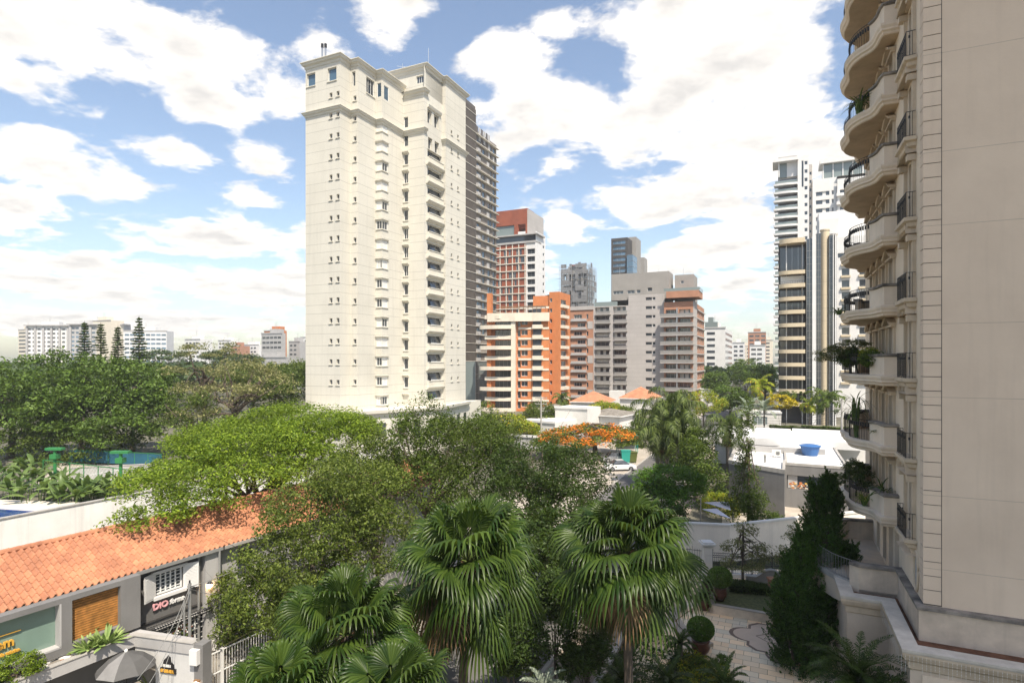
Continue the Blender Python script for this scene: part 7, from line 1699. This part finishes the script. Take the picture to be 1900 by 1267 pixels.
def feather_palm(name, label, stems, leaf, n, L_, ll, lw, group=None, curve=1.7, hang=.8, elmax=80, elmin=-25, cat='palm tree', seed=1, tr=.15, nl=34, dead=6, base=None, bark='barkg', vang=.5):
    rng = np.random.default_rng(seed); base = base or (stems[0][0][0], stems[0][0][1], 0); t = thing(name, base, label, cat, group)
    for (b0, top) in stems:
        V, Fc = [], []; RBm = MB(); O = np.array(top)
        for i in range(n): f_ = i/n; feather(rng, O, i*2.39996+rng.normal()*.15, R(elmax-(elmax-elmin)*f_+rng.normal()*5), L_*(.85+.3*rng.random()), V, Fc, nl, lw, ll, curve*(.7+.6*f_), hang, RBm, vang)
        V = np.array(V); Fq = np.array(Fc)
        q4 = Fq[0::2]; q3 = Fq[1::2][:, :3]; tri = np.concatenate([q4[:, [0, 1, 2]], q4[:, [0, 2, 3]], q3]); raw('crown', V, tri, LF[leaf], t, base); RBm.build('leaf_stalks', LF[leaf], t, org=base)
        if dead:
            V, Fc = [], []
            for i in range(dead): feather(rng, O-np.array([0, 0, .2]), rng.random()*6.28, R(-70-rng.random()*15), L_*.6, V, Fc, 20, lw, ll*.5, .2, .9)
            V = np.array(V); Fq = np.array(Fc); q4 = Fq[0::2]; q3 = Fq[1::2][:, :3]; raw('dead_leaves', V, np.concatenate([q4[:, [0, 1, 2]], q4[:, [0, 2, 3]], q3]), LF['dead'], t, base)
        b = MB(); k = 10; A, Bv = Vector(b0), Vector(top); b.path([A.lerp(Bv, j/k) for j in range(k+1)], [tr*(1.2-.35*j/k) for j in range(k+1)], 8); b.build('trunk', M[bark], t, org=base)
    return t
def st(px, Y, px2, py2, Y2=None): a = at(px, 0, Y); c = at(px2, py2, Y2 or Y); return ((a.x, a.y, 0), tuple(c))
feather_palm('queen_palm', 'big clump of tall feather palms with long drooping fronds, right of the street', [st(1222, 68, 1215, 770), st(1236, 67, 1240, 748), st(1250, 67, 1262, 775), st(1228, 66, 1225, 800)], 'feather', 19, 4.5, 1.2, .085, curve=2.5, hang=1.2, seed=4, tr=.2, nl=42, dead=10, elmin=-45)
feather_palm('queen_palm', 'single tall feather palm with a brown shaggy neck left of the grey building', [st(1352, 62, 1349, 790)], 'feather', 18, 3.5, .95, .075, curve=2.1, hang=1.1, seed=6, tr=.2, nl=38, dead=26, elmin=-30)
sg_ = 'silvery fan leaved palms on the street corner'
for px, py, Y, lab in ((1388, 752, 108, 'silvery palm left one of the pair near the low glass front'), (1418, 750, 110, 'silvery palm right one of the pair near the low glass front')):
    feather_palm('silver_palm', lab, [st(px, Y, px, py+12)], 'silver', 13, 3.6, 1.0, .13, sg_, curve=1.0, hang=.2, elmax=88, elmin=10, seed=px, tr=.2, nl=22, dead=0)
feather_palm('coconut_palm', 'yellow green palm against the dark round trees', [st(1410, 140, 1410, 718)], 'limey', 16, 5.0, 1.2, .22, curve=1.8, hang=.8, seed=21, tr=.2, nl=20, dead=0, elmin=-10)
feather_palm('coconut_palm', 'dark palm before the foot of the black glass tower', [st(1533, 105, 1533, 742)], 'mid', 15, 4.2, 1.1, .2, curve=1.8, hang=.8, seed=22, tr=.16, nl=20, dead=0, elmin=-10)
feather_palm('coconut_palm', 'small palm in front of the brick block beside the pole', [st(1040, 138, 1042, 740)], 'mid', 13, 3.2, .9, .2, curve=1.8, hang=.8, seed=23, tr=.14, nl=18, dead=0, elmin=-10)
feather_palm('coconut_palm', 'small palm right of the black glass tower column', [st(1502, 118, 1502, 752)], 'limey', 12, 3.0, .9, .2, curve=1.8, hang=.8, seed=24, tr=.14, nl=18, dead=0, elmin=-10)
# cycads and low palms in the garden
cg = 'cycads and low feather palms in the front garden'
def cyc(label, px, py, z, Y=None, n=26, L_=1.5, ll=.24, seed=1, leaf='dark', zc=.6, name='cycad', elmin=5, curve=1.2):
    p = gz(px, py, z) if Y is None else at(px, 0, Y); return feather_palm(name, label, [((p.x, p.y, 0), (p.x, p.y, z+.02))], leaf, n, L_, ll, .034, cg, curve=curve, hang=.25, elmax=82, elmin=elmin, cat='cycad', seed=seed, tr=.14, nl=44, dead=0, bark='bark', vang=.9)
cyc('large dark green cycad at the bottom right before the podium wall', 1592, 1200, 3.0, Y=21.6, n=54, L_=2.3, ll=.34, seed=31, leaf='fan', elmin=-15)
cyc('second large cycad at the bottom right, partly cut by the frame', 1640, 1290, 2.5, Y=20.4, n=44, L_=2.0, ll=.32, seed=32, leaf='fan', elmin=-15)
cyc('cycad with upright narrow leaves left of the clipped ball bush', 1262, 1195, .9, n=22, L_=1.0, ll=.2, seed=33)
cyc('drooping cycad at the bottom edge right of the ball bush', 1345, 1275, 1.3, n=26, L_=1.5, ll=.22, seed=34, elmin=-5)
cyc('dark cycad at the bottom edge below the right fan palm', 1240, 1270, 1.4, n=26, L_=1.6, ll=.24, seed=35)
cyc('low silver grey feather palm at the bottom edge near the sidewalk', 1010, 1285, 2.4, n=18, L_=1.2, ll=.25, seed=36, leaf='silver')
cyc('upright light green palm below the gap between the two tall palms', 1090, 1240, 1.2, n=26, L_=2.0, ll=.32, seed=37, leaf='feather', elmin=25, curve=.9)
cyc('green cycad at the bottom edge left of the light green palm', 1155, 1262, 1.1, n=24, L_=1.5, ll=.24, seed=38, leaf='fan')
# ---- conifers
def juniper(label, base, strands, group=None, size=.10, name='juniper', leafn=1.0, per=210):
    t = thing(name, base, label, 'conifer tree', group); rng = np.random.default_rng(len(label)); P_, AX = [], []; tm = MB()
    for (b0, tip, r0) in strands:
        b0, tip = np.array(b0), np.array(tip); d = tip-b0; Ln = np.linalg.norm(d); d /= Ln; k = int(Ln*per*leafn*(r0+.25)*16)
        nsp = int(46*Ln*(r0+.3))                          # tufts that point up and outwards
        for i in range(nsp):
            f_ = rng.random()**.8; rr = r0*(1-f_)**.85+.05; a = rng.random()*6.28; o = np.array([math.cos(a), math.sin(a), 0])
            c = b0+d*f_*Ln+o*rr*rng.uniform(.6, 1.12); ax = d*.9+o*.55+rng.normal(size=3)*.15; ax /= np.linalg.norm(ax); tl = rng.uniform(.4, 1.0)*(.6+.4*(1-f_)); m = max(6, int(k/nsp))
            q = rng.random(m)[:, None]; P_.append(c+ax*q*tl+rng.normal(size=(m, 3))*(.075*(1-q)+.012)); AX.append(np.repeat(ax[None], m, 0))
        tm.path([Vector(b0), Vector(b0+d*Ln*.5), Vector(b0+d*Ln*.92)], [.09, .05, .01], 6)
    P_ = np.concatenate(P_); AX = np.concatenate(AX); v, f = leaves(P_, size*1.15, .36, .15, rng=rng, axis=AX*2.6); raw('foliage', v, f, LF['conif'], t, base); tm.build('trunk', M['bark'], t, org=base)
jY = 28.5
jb = at(1500, 0, jY); jb = (jb.x, jb.y, 0)
J = lambda px, py, dy=0: tuple(at(px, py, jY+dy))
juniper('tall dark green conifer with leaning flame like tops right of the patio', jb, [
 (J(1505, 1180), J(1540, 885), 1.35), (J(1500, 1060, .3), J(1512, 915, .3), .6), (J(1530, 1020), J(1556, 920), .35), (J(1480, 1130, -.3), J(1490, 985, -.3), .75), (J(1545, 1120, .3), J(1560, 1010, .2), .7), (J(1560, 1160, 0), J(1582, 1020, 0), .6), (J(1500, 1240, -.3), J(1466, 1035, -.3), 1.2), (J(1465, 1200, -.5), J(1446, 1080, -.5), .8), (J(1475, 1262, -.5), J(1462, 1130, -.7), .9), (J(1555, 1240, 0), J(1570, 1090, 0), .9), (J(1535, 1220, -.2), J(1540, 1090, -.4), .9), (J(1585, 1180, .4), J(1592, 1050, .4), .4), (J(1508, 1262, -.3), J(1495, 1150, -.6), .9), (J(1520, 960, 0), J(1508, 900, 0), .25)], size=.10)
for px, py, Y, h, lab in ((1060, 1265, 0, 1.5, 'small dark cone shaped conifer on the sidewalk planting strip'), (945, 1267, 0, 1.7, 'small dark cone shaped conifer at the bottom edge by the road')):
    p = gz(px, py, 0); juniper(lab, (p.x, p.y, 0), [((p.x, p.y, .1), (p.x, p.y, h), .45)], 'small cone conifers by the sidewalk', per=300)
for i, (px, py, h, r) in enumerate(((1045, 1150, 3.6, .6), (1030, 1100, 3.4, .5))):
    p = gz(px, py, 0); juniper(('tall dark conifer beside the garden path, the nearer one', 'tall dark conifer beside the garden path, the farther one')[i], (p.x, p.y, 0), [((p.x, p.y, .1), (p.x, p.y, h), r), ((p.x+.2, p.y, .4), (p.x+.25, p.y, h*.8), r*.8)], 'dark conifers beside the garden path')
# ---- potted plants and clipped bushes
def pot(label, p, z, r, h, plant, pr, leaf, group='potted plants around the patio'):
    t = thing('potted_plant', (p.x, p.y, z), label, 'potted plant', group); b = MB(); b.lathe((p.x, p.y, z), [(r*.55, 0), (r*.9, h*.35), (r, h*.6), (r*.85, h*.88), (r*.95, h), (r*.8, h), (r*.75, h*.9)], 20); b.build('pot', M['terra'], t, smooth=True)
    rng = np.random.default_rng(int(p.x*100)); org = (p.x, p.y, z)
    if plant == 'ball':
        q = ell(int(5200*pr*pr/.3), rng, .82)*pr; q[:, 2] = q[:, 2]*.85; q += np.array([p.x, p.y, z+h+pr*.85]); v, f = leaves(q, .085, .6, .25, rng=rng); raw('foliage', v, f, LF[leaf], t, org)
        b = MB(); b.bar((p.x, p.y, z+h*.8), (p.x, p.y, z+h+pr*.8), .04, 6)
        for i in range(10): a = i*.63; b.bar((p.x, p.y, z+h+pr*.3), (p.x+math.cos(a)*pr*.7, p.y+math.sin(a)*pr*.7, z+h+pr*.9), .015, 4)
        b.build('stem', M['bark'], t)
    else:
        V, Fc = [], []
        for i in range(26): feather(rng, np.array([p.x, p.y, z+h]), i*2.4, R(85-i*2.9), pr*(.9+.3*rng.random()), V, Fc, 26, .03, .2, 1.2, .25)
        V = np.array(V); Fq = np.array(Fc); q4 = Fq[0::2]; q3 = Fq[1::2][:, :3]; raw('foliage', V, np.concatenate([q4[:, [0, 1, 2]], q4[:, [0, 2, 3]], q3]), LF[leaf], t, org)
pot('clipped round bush in a round brown pot on the raised bed', gz(1336, 1112, .56), .56, .42, .75, 'ball', .72, 'dense')
pot('clipped ball bush in a dark pot at the lower edge of the patio', gz(1300, 1212, .05), .05, .48, .7, 'ball', .68, 'bright')
pot('spiky cycad in a round brown pot beside the raised bed', gz(1306, 1130, .05), .05, .4, .72, 'cyc', .85, 'fan')
pot('spiky cycad in a dark pot behind the front one near the fence', gz(1313, 1100, .3), .3, .38, .6, 'cyc', .85, 'dark')
# ---- ground cover
def cover(name, lab, poly, n, size, leaf, h, kind='stuff', cat='ground cover'):
    xs = [p[0] for p in poly]; ys = [p[1] for p in poly]; rng = np.random.default_rng(n); k = n*3; X, Y = rng.uniform(min(xs), max(xs), k), rng.uniform(min(ys), max(ys), k); ins = np.zeros(k, bool); m = len(poly)
    for i in range(m):
        (x0, y0), (x1, y1) = poly[i], poly[(i+1) % m]; c = ((y0 > Y) != (y1 > Y)) & (X < (x1-x0)*(Y-y0)/((y1-y0) or 1e-9)+x0); ins ^= c
    X, Y = X[ins][:n], Y[ins][:n]; bump = .5+.5*np.sin(X*2.1+1.3*np.sin(Y*1.7))*np.cos(Y*2.3); Z = .03+h*bump*rng.random(len(X))
    v, f = leaves(np.stack([X, Y, Z], 1), size, .5, .1, rng=rng, drop=-.6); o = raw(name, v, f, LF[leaf]); tag(o, lab, cat, kind=kind)
cover('ground_cover', 'low dark leafy ground cover under the fan palms', [tuple(S_(-68, 12.4)), tuple(S_(-44, 12.4)), tuple(gz(1200, 1140, 0).xy), tuple(gz(1255, 1205, 0).xy), tuple(gz(1340, 1262, 0).xy), tuple(gz(1420, 1400, 0).xy), tuple(S_(-68, 24))], 26000, .16, 'dark', .35)
cover('flower_bed', 'bed of small yellow green shrubs below the patio', [tuple(gz(x, y, 0).xy) for x, y in ((1262, 1212), (1318, 1222), (1352, 1240), (1365, 1290), (1250, 1290))], 6000, .08, 'limey', .6)
cover('grass', 'short grass of the raised bed', [tuple((BA.xy+BD*a+BN*b_)) for a, b_ in ((.25, .25), (3.9, .25), (3.9, 3.0), (.25, 3.0))], 1, .02, 'turf', .02)
# shrubs in the bed
for px, py, r, lf, lab in ((1295, 1232, .42, 'mid', 'rounded small shrub in the bed below the ball bush'), (1340, 1226, .36, 'dense', 'clipped small shrub right of the rounded one'), (1325, 1245, .45, 'mid', 'pale rounded shrub in the middle of the flower bed')):
    p = gz(px, py, .3); tree('small_shrub', lab, (p.x, p.y, 0), (p.x, p.y, .2), .04, [(p.x, p.y, .35, r, r, r*.8)], 40, 40, .14, lf, .07, 'shrub', group='rounded shrubs in the flower bed', under=.7, nb=4)
# ---- banana and heliconia clump by the pool, agaves and bush on the canopy
def blade(rng, O, az, el, L_, w, V, Fc, bend=1.0, nseg=7, fold=.25):
    d0 = np.array([math.cos(az), math.sin(az), 0]); S = np.array([-math.sin(az), math.cos(az), 0]); up = np.array([0, 0, 1.]); p = np.array(O, float); a = el; n0 = len(V)
    for i in range(nseg+1):
        f_ = i/nseg; ww = w*(math.sin(math.pi*(f_*.92+.06))**.55); T = d0*math.cos(a)+up*math.sin(a); Nn = np.cross(S, T)
        V.extend([p-S*ww/2+Nn*ww*fold, p, p+S*ww/2+Nn*ww*fold]); p = p+T*L_/nseg; a -= bend/nseg
    for i in range(nseg):
        for m_ in range(2): q = n0+i*3+m_; Fc.append((q, q+1, q+4, q+3))
def clump(name, lab, base, n, h, L_, w, leaf, cat='plant', group=None, stemh=.5, seed=1, elr=(35, 85), bend=1.0, spreadr=.4, stem=True):
    rng = np.random.default_rng(seed); t = thing(name, base, lab, cat, group); V, Fc = [], []; sm = MB()
    for i in range(n):
        az = rng.random()*6.28; o = np.array(base)+np.array([rng.normal()*spreadr, rng.normal()*spreadr, 0]); tp = o+np.array([math.cos(az)*.15, math.sin(az)*.15, h*stemh*(.7+.5*rng.random())])
        if stem: sm.bar(Vector(o), Vector(tp), .045, 4, .02)
        blade(rng, tp, az, R(rng.uniform(*elr)), L_*(.7+.5*rng.random()), w*(.8+.4*rng.random()), V, Fc, bend*(.6+.8*rng.random()))
    raw('leaves', V, Fc, LF[leaf], t, base)
    if stem: sm.build('stems', LF['banana'], t, org=base)
bg_ = 'banana like plants beside the pool'
rng0 = np.random.default_rng(5); spots = [(20, 930, 3.2), (45, 915, 4.6), (75, 935, 3.4), (95, 925, 2.8), (120, 938, 2.8), (145, 932, 2.4), (165, 936, 2.6), (190, 930, 2.4), (215, 925, 2.6), (235, 920, 2.6), (10, 900, 3.6), (60, 895, 4.0), (-20, 925, 3.2), (105, 908, 3.0), (180, 918, 2.0)]
bl = ['near the left frame edge, behind the pool corner', 'with the tallest upright leaf, left of the floodlight post', 'directly behind the pool end', 'right of the pool end, dark stems', 'below the left floodlight post', 'in front of the goal frame, left', 'in front of the goal frame, right', 'below the right floodlight post, left', 'below the right floodlight post, right', 'nearest the lime tree crown', 'behind the others at the far left', 'tall one behind, under the dark trees', 'cut by the left frame edge', 'behind the row, next to the court fence', 'low one behind the row, centre']
for i, (px, py, h) in enumerate(spots): p = gz(px, py, 1.0); clump('banana_plant', 'big leaved plant '+bl[i], (p.x, p.y, 1.0), 17, h, 2.0, .52, 'banana', 'plant', bg_, .42, i+1, (20, 85), 1.3, .65)
b = MB(); b.prism([gz(-80, 940, 1.0).xy, gz(250, 940, 1.0).xy, gz(260, 905, 1.0).xy, gz(-80, 905, 1.0).xy], 0, .98); tag(b.build('planting_bank', M['ground']), kind='structure')
ag = 'pale green agaves on the canopy'
for i, (px, py, r, lab) in enumerate(((150, 1188, .62, 'big pale agave rosette on the left of the pair cluster, on the canopy'), (196, 1172, .58, 'pale agave rosette highest on the canopy'), (196, 1192, .48, 'pale agave rosette hanging over the canopy edge'), (166, 1200, .4, 'smallest pale agave rosette in front of the big one'))):
    p = gz(px, py, 4.05); clump('agave', lab, (p.x, p.y, 4.02), 60, .3, r*1.15, .12, 'agave', 'succulent', ag, .1, i+40, (5, 85), .5, .03, False)
p = gz(30, 1240, 4.3); tree('round_bush', 'bright yellow green bush on the canopy at the lower left edge', (p.x, p.y, 3.95), (p.x, p.y, 4.15), .05, [(p.x, p.y, 4.3, .75, .95, .42), (p.x-.5, p.y-.7, 4.25, .6, .7, .4)], 150, 45, .16, 'lime', .075, 'bush', under=.5, nb=6)
p = gz(417, 1110, 4.0); clump('hanging_plant', 'strappy plant hanging on the wall right of the shop drain pipe', (*Hp(sH(412), .25), 3.4), 30, .3, .8, .07, 'feather', 'plant', None, .1, 60, (10, 80), 1.6, .15, False)
p = gz(285, 1262, 2.0); clump('yucca', 'small yellow green spiky plant behind the parasol', (p.x, p.y, 1.6), 30, .3, .6, .06, 'limey', 'plant', None, .1, 61, (10, 85), .6, .05, False)
# ---- balcony plants of the beige building
def bal(z, s, b_): q = Pk(s, b_); return (q.x, q.y, z)
bp_ = 'plants on the balconies of the beige building'
for s, b_, z, r, h, lf, lab in ((6.3, .8, 14.3, .5, .75, 'mid', 'leafy green bush overflowing the balcony planter, right part'), (8.0, 1.5, 14.3, .7, .85, 'dark', 'dark green bush in the middle of the planted balcony'), (9.8, 1.3, 14.3, .6, .9, 'bright', 'bright green bush at the left of the planted balcony'), (7.3, .8, 14.3, .4, 1.0, 'limey', 'tall thin yellow green plant on the planted balcony'),
    (8.6, 1.2, 8.1, .8, .95, 'dark', 'very dark bush on the lowest curved balcony'), (10.8, .9, 8.1, .7, 1.1, 'dark', 'dark tall bush against the wall of the lowest curved balcony')):
    q = Pk(s, b_); tree('balcony_bush', lab, (q.x, q.y, z), (q.x, q.y, z+h*.7), .04, [(q.x, q.y, z+h, r, r, r*.75), (q.x+.1, q.y+.4, z+h*.9, r*.8, r*.8, r*.6)], 70, 42, .17, lf, .085, 'potted plant', group=bp_, under=.8, nb=6, flat=.8)
def pp(name, lab, s, b_, z, n, L_, w, lf, seed, stemh=.3, elr=(10, 85), h=.8):
    q = Pk(s, b_); clump(name, lab, (q.x, q.y, z), n, h, L_, w, lf, 'potted plant', bp_, stemh, seed, elr, 1.4, .04, True)
pp('yucca', 'tall strappy plant with yellow hanging leaves on the balcony below the planted one', 7.6, 1.3, 11.2, 34, .8, .05, 'feather', 71, 1.4, (-70, 80), 1.2)
pp('yucca', 'small palm in the corner of the balcony below the planted one', 6.0, .5, 11.2, 20, .5, .05, 'mid', 72, .6)
pp('yucca', 'palm like plant by the doors of the lowest curved balcony', 5.8, .5, 8.1, 36, .9, .06, 'dark', 73, .9, (-10, 85), 1.0)
pp('yucca', 'yellow green strap plant behind the parapet of the lowest curved balcony', 6.4, 1.1, 8.1, 34, .5, .04, 'limey', 74, .4, (0, 80), .9)
pp('yucca', 'green spiky plant on the topmost visible balcony', 6.5, 1.3, 26.7, 40, .7, .06, 'feather', 75, .5, (-20, 85), 1.0)
pp('yucca', 'plant trailing from the balcony above the planted one', 9.5, 1.9, 17.4, 26, .45, .05, 'mid', 76, .3, (-30, 60), .8)
# ================================================================ faint haze over the far city
def haze():
    b = MB(); b.box(-800, 800, -200, 1400, -1.2, 125); m = bpy.data.materials.new('haze'); m.use_nodes = True; n = m.node_tree.nodes; l = m.node_tree.links; n.remove(n['Principled BSDF'])
    v = n.new('ShaderNodeVolumePrincipled'); v.inputs['Color'].default_value = (.88, .90, .93, 1); v.inputs['Density'].default_value = .0003; v.inputs['Anisotropy'].default_value = .2; l.new(v.outputs[0], n['Material Output'].inputs['Volume'])
    o = b.build('haze', m); tag(o, 'thin pale haze over the city', 'haze', kind='stuff')
haze()
